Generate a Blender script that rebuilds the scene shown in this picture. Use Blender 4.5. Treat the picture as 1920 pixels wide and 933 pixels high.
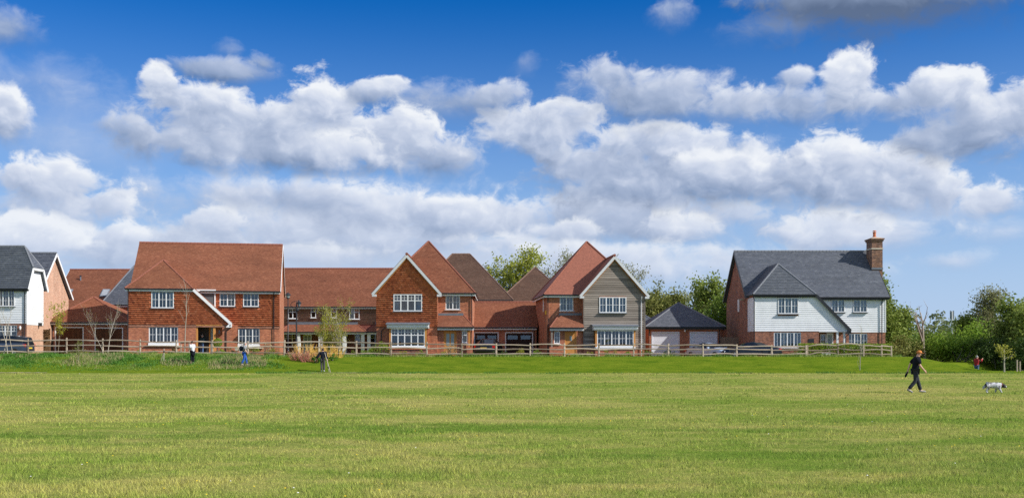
import bpy, math, random
import numpy as np
from mathutils import Vector, Matrix

for _o in list(bpy.data.objects):
    bpy.data.objects.remove(_o)
SC = bpy.context.scene
COL = SC.collection
R = math.radians

# ------------------------------------------------------------------ camera
F, CX, HY, EYE = 1920.0, 960.0, 652.0, 1.85     # focal length in photo pixels, optical axis, horizon row, eye height
cam_d = bpy.data.cameras.new("camera")
cam = bpy.data.objects.new("camera", cam_d)
COL.objects.link(cam)
cam_d.sensor_width = 36.0
cam_d.lens = 36.0
cam_d.shift_y = (HY - 466.5) / 1920.0
cam_d.clip_start = 0.1
cam_d.clip_end = 5000
cam.location = (0, 0, EYE)
cam.rotation_euler = (R(90), 0, 0)
SC.camera = cam
SC.view_settings.view_transform = 'Standard'
SC.view_settings.look = 'None'
EXPO = 0.15
SC.view_settings.exposure = EXPO
SC.view_settings.gamma = 1.0
SC.render.engine = 'CYCLES'
SC.cycles.max_bounces = 6
SC.cycles.transparent_max_bounces = 12
SC.cycles.use_denoising = False
SC.render.filter_size = 1.15

# ------------------------------------------------------------------ sun
SUN = Vector((1.31, -0.52, 1.0)).normalized()
sun_d = bpy.data.lights.new("sun", 'SUN')
sun_d.energy = 5.0
sun_d.angle = R(0.5)
sun_d.color = (1.0, 0.955, 0.88)
sun = bpy.data.objects.new("sun", sun_d)
COL.objects.link(sun)
sun.rotation_euler = SUN.to_track_quat('Z', 'Y').to_euler()
sun.location = (60, -20, 60)

# ------------------------------------------------------------------ sky
W = bpy.data.worlds.new("World")
SC.world = W
W.use_nodes = True
NT = W.node_tree
NT.nodes.clear()


class NB:
    """tiny node-graph writer"""
    def __init__(s, tree):
        s.t = tree

    def n(s, typ, **kw):
        nd = s.t.nodes.new(typ)
        for k, v in kw.items():
            setattr(nd, k, v)
        return nd

    def set(s, sock, v):
        if isinstance(v, bpy.types.NodeSocket):
            s.t.links.new(v, sock)
        elif v is not None:
            if sock.type in ('RGBA',) and len(v) == 3:
                v = (*v, 1)
            sock.default_value = v

    def m(s, op, a, b=None, c=None, clamp=False):
        nd = s.n('ShaderNodeMath', operation=op, use_clamp=clamp)
        for i, v in enumerate((a, b, c)):
            if v is not None:
                s.set(nd.inputs[i], v)
        return nd.outputs[0]

    def vm(s, op, a, b=None):
        nd = s.n('ShaderNodeVectorMath', operation=op)
        s.set(nd.inputs[0], a)
        if b is not None:
            s.set(nd.inputs[1], b)
        return nd.outputs[0]

    def mix(s, f, a, b, blend='MIX'):
        nd = s.n('ShaderNodeMix', data_type='RGBA', blend_type=blend)
        s.set(nd.inputs[0], f)
        s.set(nd.inputs[6], a)
        s.set(nd.inputs[7], b)
        return nd.outputs[2]

    def ss(s, x, lo, hi, a=0.0, b=1.0):
        nd = s.n('ShaderNodeMapRange', interpolation_type='SMOOTHSTEP')
        s.set(nd.inputs[0], x)
        for i, v in zip((1, 2, 3, 4), (lo, hi, a, b)):
            s.set(nd.inputs[i], v)
        return nd.outputs[0]

    def lin(s, x, lo, hi, a=0.0, b=1.0):
        nd = s.n('ShaderNodeMapRange')
        s.set(nd.inputs[0], x)
        for i, v in zip((1, 2, 3, 4), (lo, hi, a, b)):
            s.set(nd.inputs[i], v)
        return nd.outputs[0]

    def noise(s, vec, scale, detail=4, rough=.55, dist=0.0, out=0):
        nd = s.n('ShaderNodeTexNoise')
        if vec is not None:
            s.set(nd.inputs['Vector'], vec)
        nd.inputs['Scale'].default_value = scale
        nd.inputs['Detail'].default_value = detail
        nd.inputs['Roughness'].default_value = rough
        nd.inputs['Distortion'].default_value = dist
        return nd.outputs[out]

    def xyz(s, x, y, z=0.0):
        nd = s.n('ShaderNodeCombineXYZ')
        for i, v in enumerate((x, y, z)):
            s.set(nd.inputs[i], v)
        return nd.outputs[0]


def build_sky():
    b = NB(NT)
    sky = b.n('ShaderNodeTexSky', sky_type='NISHITA')
    sky.sun_disc = False
    sky.sun_elevation = math.asin(SUN.z)
    sky.sun_rotation = math.atan2(SUN.x, SUN.y)
    sky.air_density = 0.9
    sky.dust_density = 0.25
    sky.ozone_density = 2.2
    sat = b.n('ShaderNodeHueSaturation')
    sat.inputs['Saturation'].default_value = 1.5
    sat.inputs['Value'].default_value = 1.0
    b.set(sat.inputs['Color'], sky.outputs[0])
    blue = b.mix(1.0, sat.outputs[0], (0.30, 0.80, 1.12), 'MULTIPLY')
    # direction in degrees of azimuth (from +Y) and elevation
    d = b.n('ShaderNodeTexCoord').outputs['Generated']
    sp = b.n('ShaderNodeSeparateXYZ')
    b.set(sp.inputs[0], d)
    az = b.m('MULTIPLY', b.m('ARCTAN2', sp.outputs[0], sp.outputs[1]), 57.29578)
    el = b.m('MULTIPLY', b.m('ARCSINE', sp.outputs[2]), 57.29578)
    # shared turbulence, flattened towards the horizon as cloud decks are
    q = b.xyz(az, b.m('MULTIPLY', el, 1.25), 0.0)
    n_big = b.noise(q, 0.16, 3, .5)
    warp = b.noise(q, 0.35, 3, .55, out=1)
    wv = b.vm('MULTIPLY', b.vm('SUBTRACT', warp, (.5, .5, .5)), (2.2, 1.6, 0))
    qw = b.vm('ADD', q, wv)
    n1 = b.noise(qw, 0.42, 9, .62)                                     # cauliflower edge
    n1s = b.noise(b.vm('ADD', qw, (0.42, 0.40, 0)), 0.42, 5, .5)   # the same a little towards the sun
    relief = b.m('SUBTRACT', b.noise(qw, 0.42, 5, .5), n1s)                                  # > 0 where a billow faces the sun
    n2 = b.noise(b.vm('ADD', qw, (40, 7, 3)), 0.25, 5, .55)
    n2s = b.noise(b.vm('ADD', qw, (40.8, 7.8, 3)), 0.25, 5, .55)
    relief2 = b.m('SUBTRACT', n2, n2s)
    rel = b.m('ADD', b.m('ADD', b.m('MULTIPLY', b.m('MAXIMUM', relief, 0.0), .9), b.m('MULTIPLY', b.m('MINIMUM', relief, 0.0), .3)), b.m('MULTIPLY', relief2, .85))
    e1 = b.m('SUBTRACT', n1, .5)
    e2 = b.m('SUBTRACT', n2, .5)
    edge = b.m('ADD', b.m('MULTIPLY', e1, 1.9), b.m('MULTIPLY', e2, .7))
    azw = b.m('ADD', az, b.m('MULTIPLY', b.m('SUBTRACT', n_big, .5), 2.0))

    g = bpy.data.node_groups.new("cloud", 'ShaderNodeTree')
    it = g.interface
    for nm in ("Az", "El", "Edge", "Rel", "ca", "ce", "ia", "va", "vb", "soft", "amp", "opac", "lift", "con"):
        it.new_socket(nm, in_out='INPUT', socket_type='NodeSocketFloat')
    it.new_socket("Sky", in_out='INPUT', socket_type='NodeSocketColor')
    it.new_socket("Color", in_out='OUTPUT', socket_type='NodeSocketColor')
    gi = g.nodes.new('NodeGroupInput')
    go = g.nodes.new('NodeGroupOutput')
    c = NB(g)
    I = {s.name: s for s in gi.outputs}
    # a vanishing tie to the layer behind keeps the layers evaluated one after another (the shader stack is small)
    sx = g.nodes.new('ShaderNodeSeparateColor')
    c.set(sx.inputs[0], I['Sky'])
    tie = c.m('MULTIPLY', sx.outputs[0], 1e-7)
    for nm in ("Az", "El", "Edge", "Rel"):
        I[nm] = c.m('ADD', I[nm], tie)
    u = c.m('MULTIPLY', c.m('SUBTRACT', I['Az'], I['ca']), I['ia'])
    dv = c.m('SUBTRACT', I['El'], I['ce'])
    v = c.m('MULTIPLY_ADD', c.m('ABSOLUTE', dv), I['vb'], c.m('MULTIPLY', dv, I['va']))
    rr = c.m('SQRT', c.m('MULTIPLY_ADD', u, u, c.m('MULTIPLY', v, v)))
    dens = c.m('SUBTRACT', c.m('MULTIPLY_ADD', I['Edge'], I['amp'], 1.0), rr)
    a = c.m('MULTIPLY', c.ss(dens, 0.0, c.m('MULTIPLY', I['soft'], c.lin(v, -.7, .2, 2.0, .85))), I['opac'])
    # bright above and towards the sun, grey below; rims catch the light; billows add their own relief
    rim = c.m('MULTIPLY', c.ss(dens, .12, .6, .24, 0.0), c.ss(c.m('MULTIPLY_ADD', u, .25, v), -.1, .8))
    t = c.m('MULTIPLY_ADD', I['Rel'], I['con'], I['lift'])
    t = c.m('MULTIPLY_ADD', v, .40, t)
    t = c.m('MULTIPLY_ADD', u, .09, t)
    t = c.m('ADD', t, rim)
    ramp = g.nodes.new('ShaderNodeValToRGB')
    e = ramp.color_ramp.elements
    e[0].position, e[0].color = 0.0, (0.115, 0.165, 0.275, 1)
    e[1].position, e[1].color = 1.0, (0.89, 0.92, 0.965, 1)
    for p, col in ((.26, (0.285, 0.37, 0.545, 1)), (.5, (0.45, 0.53, 0.70, 1)), (.74, (0.66, 0.72, 0.85, 1))):
        x = e.new(p)
        x.color = col
    c.set(ramp.inputs[0], t)
    o = c.mix(a, I['Sky'], ramp.outputs[0])
    c.set(go.inputs[0], o)

    scale = b.n('ShaderNodeMix', data_type='RGBA', blend_type='MULTIPLY')   # sky radiance at the strength it is used
    scale.inputs[0].default_value = 1.0
    b.set(scale.inputs[6], blue)
    scale.inputs[7].default_value = (SKYK, SKYK, SKYK, 1)
    cur = scale.outputs[2]
    # pale moist air low over the horizon
    hz = b.m('MULTIPLY', b.ss(el, -3.0, 20.0, 1.0, 0.0), .97)
    cur = b.mix(hz, cur, (0.42, 0.565, 0.84))
    # clouds all round, outside the part of the sky described cloud by cloud below
    gen = b.noise(b.xyz(b.m('MULTIPLY', az, .55), b.m('MULTIPLY', el, 1.1), 5.0), 0.075, 8, .58)
    inview = b.m('MULTIPLY', b.ss(b.m('ABSOLUTE', az), 29.0, 36.0, 1.0, 0.0), b.ss(el, 20.0, 25.0, 1.0, 0.0))
    ga = b.m('MULTIPLY', b.m('MULTIPLY', b.ss(gen, .44, .55), b.m('SUBTRACT', 1.0, inview)), b.ss(el, 0.0, 3.0))
    gcol = b.mix(b.ss(b.m('ADD', gen, b.m('MULTIPLY', rel, .6)), .5, .75), (0.75, 0.79, 0.86), (0.42, 0.49, 0.6))
    cur = b.mix(ga, cur, gcol)

    def P2A(px, py):
        dx, dz = (px - CX) / F, (HY - py) / F
        return math.degrees(math.atan2(dx, 1)), math.degrees(math.asin(dz / math.sqrt(1 + dx * dx + dz * dz)))
    base = cur
    kk = 1 / SKYS / 2 ** EXPO

    def shade(col):
        bg = b.n('ShaderNodeBackground')
        b.set(bg.inputs[0], b.mix(1.0, col, (kk, kk, kk), 'MULTIPLY'))
        bg.inputs[1].default_value = SKYS
        return bg.outputs[0]

    def chain(a0, a1, e0, e1):
        cur = base
        for (px, py, rx, ru, rd, soft, amp, opac, lift, con) in CLOUDS:
            ca, ce = P2A(px, py)
            ra = (P2A(px + rx, py)[0] - P2A(px - rx, py)[0]) / 2
            gu = P2A(px, py - ru)[1] - ce
            gd = ce - P2A(px, py + rd)[1]
            k = 1 + .75 * amp                                          # the ragged edge reaches this far
            if ca + k * ra + 1.2 < a0 or ca - k * ra - 1.2 > a1 or ce + k * gu < e0 or ce - k * gd > e1:
                continue
            nd = b.n('ShaderNodeGroup')
            nd.node_tree = g
            for q_, val in (("Az", azw), ("El", el), ("Edge", edge), ("Rel", rel), ("ca", ca), ("ce", ce), ("ia", 1 / ra), ("va", (1 / gu + 1 / gd) / 2), ("vb", (1 / gu - 1 / gd) / 2),
                            ("soft", soft * 1.25), ("amp", amp), ("opac", opac), ("lift", lift - .01 + (.05 if py > 340 else 0)), ("con", con * (.8 if py > 340 else 1)), ("Sky", cur)):
                b.set(nd.inputs[q_], val)
            cur = nd.outputs[0]
        # distance pales the clouds near the horizon
        cur = b.mix(b.ss(el, -1.0, 10.0, .42, 0.0), cur, (0.56, 0.665, 0.84))
        return shade(cur)

    # rays that leave far from the clouds placed above need only the general cloud cover
    near = b.m('MULTIPLY', b.m('LESS_THAN', b.m('ABSOLUTE', az), 46.0), b.m('LESS_THAN', el, 32.0))
    mx = b.n('ShaderNodeMixShader')
    b.set(mx.inputs[0], near)
    b.set(mx.inputs[1], shade(base))
    b.set(mx.inputs[2], chain(-99, 99, -99, 99))
    res = mx.outputs[0]
    out = b.n('ShaderNodeOutputWorld')
    b.set(out.inputs[0], res)
    W.cycles.sampling_method = 'MANUAL'
    W.cycles.sample_map_resolution = 512


SKYS = 0.11      # world strength
SKYK = SKYS
# far to near: (px, py, half-width, reach up, reach down, softness, raggedness, opacity, brightness, relief)
CLOUDS = [
    (500, 500, 1100, 110, 90, .9, .6, .92, .56, .6),
    (1150, 510, 520, 70, 65, .7, .8, .88, .6, .9),
    (150, 290, 330, 150, 170, 1.5, .5, .8, .52, .35),
    (70, 170, 210, 90, 100, 1.3, .8, .62, .5, .5),
    (1500, 520, 260, 40, 40, 1.1, .9, .45, .6, .6),
    (620, 410, 620, 100, 90, .8, .8, .92, .46, .6),
    (1120, 430, 460, 100, 80, .8, .8, .92, .46, .6),
    (1640, 420, 360, 90, 90, 1.1, .7, .75, .54, .5),
    (110, 410, 220, 90, 60, .8, .8, .85, .46, .7),
    (250, 470, 330, 60, 60, .5, .9, .9, .52, 1.1),
    (620, 455, 420, 90, 60, .5, .9, .92, .46, 1.1),
    (50, 455, 170, 60, 50, .3, 1.0, .95, .68, 1.4),
    (240, 440, 60, 36, 30, .3, 1.1, .85, .7, 1.3),
    (400, 420, 80, 40, 36, .4, 1.1, .85, .62, 1.2),
    (180, 385, 90, 44, 44, .35, 1.1, .9, .60, 1.3),
    (1790, 492, 110, 34, 24, .8, .9, .65, .60, .8),
    (1880, 440, 120, 40, 30, 1.0, .9, .5, .6, .8),
    (1640, 450, 190, 50, 40, .7, .9, .8, .56, 1.0),
    (900, 410, 240, 60, 60, .4, .9, .95, .50, 1.3),
    (690, 395, 200, 60, 55, .45, .9, .9, .54, 1.3),
    (560, 375, 170, 46, 50, .6, .9, .85, .44, 1.1),
    (980, 460, 170, 30, 30, .5, .9, .85, .66, 1.0),
    (560, 480, 200, 32, 30, .6, .9, .8, .66, .9),
    (1180, 425, 230, 105, 45, .4, .9, .95, .38, 1.0),
    (1270, 432, 100, 50, 35, .35, 1.0, .92, .62, 1.2),
    (1060, 440, 110, 36, 30, .4, 1.0, .85, .58, 1.1),
    (1120, 478, 300, 36, 30, .6, .9, .85, .66, .8),
    (1560, 440, 120, 66, 38, .35, 1.0, .95, .60, 1.2),
    (1400, 405, 80, 40, 30, .5, .9, .8, .6, 1.1),
    (90, 352, 160, 66, 44, .35, .9, .97, .56, 1.3),
    (40, 330, 60, 36, 40, .35, 1.0, .9, .72, 1.2),
    (1850, 378, 80, 58, 40, .3, 1.0, .96, .62, 1.3),
    (1730, 352, 130, 54, 60, .35, 1.0, .95, .58, 1.3),
    (1420, 340, 470, 90, 95, .7, .85, .93, .38, .8),
    (1600, 340, 190, 84, 82, .35, .9, .97, .52, 1.4),
    (1545, 292, 110, 46, 50, .3, 1.0, .92, .68, 1.4),
    (1340, 335, 240, 66, 66, .4, .9, .97, .44, 1.2),
    (1160, 330, 210, 80, 80, .4, .9, .97, .42, 1.2),
    (1250, 275, 170, 60, 70, .35, .9, .95, .58, 1.4),
    (1340, 320, 110, 44, 50, .4, 1.0, .9, .66, 1.2),
    (1010, 250, 140, 66, 66, .35, 1.0, .96, .56, 1.4),
    (1060, 215, 90, 36, 50, .3, 1.1, .9, .68, 1.3),
    (850, 195, 180, 50, 60, .7, .9, .85, .36, .8),
    (930, 180, 80, 34, 40, .5, 1.0, .85, .46, 1.0),
    (1240, 195, 210, 70, 70, .55, .9, .94, .38, 1.0),
    (1130, 150, 100, 50, 60, .5, 1.0, .88, .50, 1.1),
    (1370, 200, 80, 50, 56, .5, 1.0, .85, .52, 1.1),
    (1470, 200, 100, 50, 50, .5, 1.0, .9, .48, 1.1),
    (1485, 150, 44, 30, 34, .45, 1.0, .85, .58, 1.1),
    (1810, 262, 180, 50, 56, .5, .9, .92, .36, 1.0),
    (1830, 240, 170, 90, 84, .6, .9, .93, .38, .8),
    (1900, 225, 110, 92, 75, .35, .95, .97, .54, 1.3),
    (1690, 195, 130, 46, 50, .4, 1.0, .95, .50, 1.3),
    (1740, 165, 60, 34, 44, .35, 1.1, .9, .62, 1.2),
    (1800, 172, 72, 62, 60, .3, .95, .97, .66, 1.4),
    (1592, 148, 62, 68, 66, .3, .9, .98, .64, 1.4),
    (20, 225, 58, 78, 62, .3, .6, .97, .60, 1.3),
    (810, 310, 110, 60, 50, .6, .9, .9, .44, 1.1),
    (560, 275, 390, 96, 66, .5, .85, .96, .36, .9),
    (500, 285, 330, 70, 52, .4, .8, .97, .40, 1.2),
    (740, 270, 130, 84, 62, .35, .95, .97, .58, 1.4),
    (640, 285, 120, 56, 46, .35, 1.0, .92, .60, 1.2),
    (230, 245, 75, 34, 40, .6, 1.1, .85, .34, .9),
    (420, 230, 170, 60, 66, .35, .95, .96, .56, 1.4),
    (520, 230, 110, 50, 50, .35, 1.0, .92, .62, 1.3),
    (610, 200, 95, 72, 60, .3, .95, .98, .66, 1.5),
    (690, 175, 60, 36, 40, .4, 1.0, .92, .52, 1.1),
    (735, 160, 40, 24, 30, .35, 1.0, .92, .70, 1.1),
    (360, 190, 90, 40, 44, .35, 1.0, .92, .66, 1.3),
    (298, 158, 48, 46, 56, .28, .85, .98, .74, 1.3),
    (420, 138, 125, 34, 28, .6, .9, .9, .28, .7),
    (490, 122, 46, 30, 28, .7, 1.0, .85, .36, .8),
    (425, 98, 30, 34, 24, 1.2, 1.5, .4, .34, .7),
    (20, 62, 90, 58, 50, .8, .9, .85, .28, .7),
    (985, 120, 44, 30, 44, 1.3, 1.5, .4, .44, .7),
    (1262, 26, 52, 60, 60, .9, 1.1, .8, .46, .8),
    (1440, 60, 130, 50, 50, 1.1, 1.0, .55, .36, .8),
    (1660, 8, 340, 80, 96, .5, .75, .98, .06, .5),
]
build_sky()

# ------------------------------------------------------------------ materials
MATS = {}


def new_mat(name):
    m = bpy.data.materials.new(name)
    m.use_nodes = True
    b = NB(m.node_tree)
    p = m.node_tree.nodes['Principled BSDF']
    MATS[name] = m
    return m, b, p


def plain(name, col, rough=.6, var=.12, scale=3.0, metal=0.0, spec=.4, bump=0.0):
    m, b, p = new_mat(name)
    tc = b.n('ShaderNodeTexCoord').outputs['Object']
    nz = b.noise(tc, scale, 5, .6)
    f = b.lin(nz, .3, .7, 1 - var, 1 + var)
    c = b.mix(1.0, (*col, 1), b.xyz(f, f, f), 'MULTIPLY')
    b.set(p.inputs['Base Color'], c)
    p.inputs['Roughness'].default_value = rough
    p.inputs['Metallic'].default_value = metal
    p.inputs['Specular IOR Level'].default_value = spec
    if bump:
        bp = b.n('ShaderNodeBump')
        bp.inputs['Strength'].default_value = bump
        bp.inputs['Distance'].default_value = .02
        b.set(bp.inputs['Height'], b.noise(tc, scale * 8, 4, .6))
        b.set(p.inputs['Normal'], bp.outputs[0])
    return m


def tiles_mat(name, cols, rough=.75, weather=.25):
    """each tile (mesh island) draws its own colour; broad weathering over the whole slope"""
    m, b, p = new_mat(name)
    rnd = b.n('ShaderNodeNewGeometry').outputs['Random Per Island']
    rp = b.n('ShaderNodeValToRGB')
    e = rp.color_ramp.elements
    e[0].position, e[0].color = 0, (*cols[0], 1)
    e[1].position, e[1].color = 1, (*cols[-1], 1)
    for i, c in enumerate(cols[1:-1]):
        x = e.new((i + 1) / (len(cols) - 1))
        x.color = (*c, 1)
    b.set(rp.inputs[0], rnd)
    tc = b.n('ShaderNodeTexCoord').outputs['Object']
    st = b.vm('MULTIPLY', tc, (.5, .5, 1.6))
    nz = b.noise(st, .7, 6, .6)
    f = b.lin(nz, .3, .7, 1 - weather, 1 + weather)
    c = b.mix(1.0, rp.outputs[0], b.xyz(f, f, f), 'MULTIPLY')
    b.set(p.inputs['Base Color'], c)
    p.inputs['Roughness'].default_value = rough
    p.inputs['Specular IOR Level'].default_value = .3
    return m


def brick_mat(name, c1, c2, mortar, var=.22):
    m, b, p = new_mat(name)
    uv = b.n('ShaderNodeTexCoord').outputs['UV']
    br = b.n('ShaderNodeTexBrick')
    b.set(br.inputs['Vector'], uv)
    b.set(br.inputs['Color1'], c1)
    b.set(br.inputs['Color2'], c2)
    b.set(br.inputs['Mortar'], mortar)
    br.inputs['Scale'].default_value = 1.0
    br.inputs['Mortar Size'].default_value = .006
    br.inputs['Brick Width'].default_value = .225
    br.inputs['Row Height'].default_value = .075
    br.inputs['Bias'].default_value = 0.0
    nz = b.noise(uv, .9, 5, .6)
    nz2 = b.noise(b.vm('MULTIPLY', uv, (4.4, 13.3, 1)), 1.0, 2, .5)
    streak = b.lin(b.noise(b.vm('MULTIPLY', uv, (2.6, .22, 1)), 1.0, 4, .6), .35, .7, 1.08, .84)
    f = b.m('MULTIPLY', b.m('MULTIPLY', b.lin(nz, .3, .7, 1 - var * .7, 1 + var * .7), streak), b.lin(nz2, .3, .7, 1 - var * 1.2, 1 + var * 1.2))
    c = b.mix(1.0, br.outputs[0], b.xyz(f, f, f), 'MULTIPLY')
    b.set(p.inputs['Base Color'], c)
    p.inputs['Roughness'].default_value = .85
    p.inputs['Specular IOR Level'].default_value = .2
    bp = b.n('ShaderNodeBump')
    bp.invert = True
    bp.inputs['Strength'].default_value = .5
    bp.inputs['Distance'].default_value = .008
    b.set(bp.inputs['Height'], br.outputs['Fac'])
    b.set(p.inputs['Normal'], bp.outputs[0])
    return m


def wood_mat(name, c1, c2, rough=.8, axis=0):
    m, b, p = new_mat(name)
    rnd = b.n('ShaderNodeNewGeometry').outputs['Random Per Island']
    oi_ = b.n('ShaderNodeObjectInfo').outputs['Random']
    tc = b.n('ShaderNodeTexCoord').outputs['Object']
    sc = [9.0, 9.0, 9.0]
    sc[axis] = .6
    nz = b.noise(b.vm('ADD', b.vm('MULTIPLY', tc, tuple(sc)), b.xyz(b.m('MULTIPLY', oi_, 30.0), rnd, 0.0)), 1.0, 6, .65)
    f = b.m('ADD', b.m('MULTIPLY', nz, .7), b.m('MULTIPLY', b.m('FRACT', b.m('ADD', rnd, oi_)), .4))
    c = b.mix(b.lin(f, .25, .85), (*c1, 1), (*c2, 1))
    b.set(p.inputs['Base Color'], c)
    p.inputs['Roughness'].default_value = rough
    p.inputs['Specular IOR Level'].default_value = .25
    return m


def glass_mat(name, tint=(.8, .86, .9), refl=.035):
    m, b, p = new_mat(name)
    m.node_tree.nodes.remove(p)
    tr = b.n('ShaderNodeBsdfTransparent')
    tr.inputs[0].default_value = (*tint, 1)
    gl = b.n('ShaderNodeBsdfGlossy')
    gl.inputs['Roughness'].default_value = .03
    tc = b.n('ShaderNodeTexCoord').outputs['Object']
    bp = b.n('ShaderNodeBump')
    bp.inputs['Strength'].default_value = .12
    bp.inputs['Distance'].default_value = .05
    b.set(bp.inputs['Height'], b.noise(tc, 1.3, 2, .5))
    b.set(gl.inputs['Normal'], bp.outputs[0])
    fr = b.n('ShaderNodeFresnel')
    fr.inputs[0].default_value = 1.52
    f = b.m('ADD', b.m('MULTIPLY', fr.outputs[0], 1.1), refl, clamp=True)
    mx = b.n('ShaderNodeMixShader')
    b.set(mx.inputs[0], f)
    b.set(mx.inputs[1], tr.outputs[0])
    b.set(mx.inputs[2], gl.outputs[0])
    b.set(m.node_tree.nodes['Material Output'].inputs[0], mx.outputs[0])
    return m


def leaf_mat(name, cols, trans=.35, rough=.6, pos=.35):
    m, b, p = new_mat(name)
    rnd = b.n('ShaderNodeNewGeometry').outputs['Random Per Island']
    tc = b.n('ShaderNodeTexCoord').outputs['Object']
    nz = b.noise(tc, .55, 4, .6)
    f = b.m('ADD', b.m('MULTIPLY', rnd, 1 - pos), b.m('MULTIPLY', b.lin(nz, .3, .7), pos))
    rp = b.n('ShaderNodeValToRGB')
    e = rp.color_ramp.elements
    e[0].position, e[0].color = 0, (*cols[0], 1)
    e[1].position, e[1].color = 1, (*cols[-1], 1)
    for i, c in enumerate(cols[1:-1]):
        x = e.new((i + 1) / (len(cols) - 1))
        x.color = (*c, 1)
    b.set(rp.inputs[0], f)
    b.set(p.inputs['Base Color'], rp.outputs[0])
    p.inputs['Roughness'].default_value = rough
    p.inputs['Specular IOR Level'].default_value = .2
    tl = b.n('ShaderNodeBsdfTranslucent')
    b.set(tl.inputs[0], rp.outputs[0])
    mx = b.n('ShaderNodeMixShader')
    mx.inputs[0].default_value = trans
    b.set(mx.inputs[1], p.outputs[0])
    b.set(mx.inputs[2], tl.outputs[0])
    b.set(m.node_tree.nodes['Material Output'].inputs[0], mx.outputs[0])
    return m


brick_mat("red_brick", (.50, .175, .085), (.34, .105, .055), (.42, .30, .22))
brick_mat("orange_brick", (.60, .21, .095), (.44, .13, .06), (.5, .36, .26))
brick_mat("pale_brick", (.62, .36, .24), (.52, .27, .17), (.55, .46, .38), .14)
brick_mat("dark_brick", (.28, .09, .06), (.19, .06, .045), (.28, .2, .16))
brick_mat("brown_brick", (.30, .15, .09), (.13, .07, .055), (.34, .28, .22), .35)
brick_mat("mixed_brick", (.40, .16, .09), (.20, .085, .06), (.36, .28, .22), .3)
tiles_mat("red_roof_tile", [(.215, .076, .042), (.285, .106, .056), (.25, .09, .048), (.325, .13, .072)], weather=.17)
tiles_mat("brown_roof_tile", [(.11, .062, .042), (.145, .08, .054), (.125, .07, .046), (.165, .098, .068)], weather=.15)
tiles_mat("hung_tile", [(.30, .075, .036), (.52, .14, .058), (.60, .17, .072), (.44, .11, .048), (.64, .21, .10)], weather=.07)
tiles_mat("brown_hung_tile", [(.18, .11, .085), (.25, .15, .11), (.21, .125, .095)], weather=.15)
tiles_mat("slate", [(.088, .098, .12), (.118, .13, .155), (.10, .11, .135), (.145, .156, .18)], rough=.55, weather=.12)
plain("white_paint", (.80, .80, .79), .45, .04)
plain("white_weatherboard", (.79, .80, .81), .55, .09, 1.2)
plain("grey_fascia", (.60, .61, .62), .5, .05)
plain("black_gutter", (.02, .022, .026), .35, .1)
plain("black_paint", (.025, .026, .03), .4, .1)
plain("lead", (.16, .18, .21), .5, .15, 4)
plain("dark_panel", (.11, .115, .12), .6, .1)
plain("mortar_cream", (.55, .45, .34), .8, .15, 5)
plain("stone_sill", (.66, .58, .45), .7, .1, 5)
plain("ridge_red", (.26, .09, .055), .75, .2, 6)
plain("ridge_slate", (.17, .18, .2), .7, .15, 6)
plain("ridge_brown", (.2, .12, .085), .75, .2, 6)
plain("terracotta", (.55, .17, .07), .7, .1, 6)
plain("curtain", (.62, .63, .64), .9, .1, 6)
plain("curtain_sky_tint", (.25, .31, .40), .9, .1, 6)  # bluish sky reflection put into the curtain colour
plain("unlit_room_shade", (.05, .045, .04), .9, .2, 1)  # near-black, paints the shade of the room behind the open door
plain("frosted_door_glass", (.28, .33, .33), .25, .1, 1)
plain("lilac_door", (.70, .71, .77), .5, .04, 2)
plain("paving", (.34, .32, .29), .85, .2, 6)
plain("yellow_box", (.85, .5, .03), .5, .05)
glass_mat("window_glass")
wood_mat("grey_board", (.125, .103, .086), (.35, .30, .255))
wood_mat("oak", (.46, .19, .05), (.66, .31, .09), axis=2)
wood_mat("brown_door", (.085, .032, .014), (.16, .065, .028), axis=2)
wood_mat("dark_door", (.035, .02, .016), (.06, .035, .026), axis=0)
wood_mat("gate_board", (.16, .085, .04), (.26, .15, .075), axis=2)
wood_mat("fence_board", (.22, .15, .10), (.34, .25, .17), axis=2)
wood_mat("cleft_chestnut", (.17, .125, .085), (.66, .54, .41), axis=0)
wood_mat("bark", (.10, .085, .065), (.20, .17, .13), axis=2)
wood_mat("pale_bark", (.30, .26, .20), (.50, .45, .37), axis=2)
wood_mat("dead_wood", (.22, .17, .13), (.50, .42, .35), axis=2)
M = MATS


# ------------------------------------------------------------------ object writing
def link(o, parent=None):
    COL.objects.link(o)
    if parent is not None:
        o.parent = parent
    return o


def tag(o, label=None, cat=None, group=None, kind=None):
    for k, v in (("label", label), ("category", cat), ("group", group), ("kind", kind)):
        if v:
            o[k] = v
    return o


def empty(name, loc, rot=0.0, label=None, cat=None, group=None):
    o = bpy.data.objects.new(name, None)
    o.empty_display_size = .3
    o.location = loc
    o.rotation_euler = (0, 0, rot)
    link(o)
    return tag(o, label, cat, group)


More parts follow.
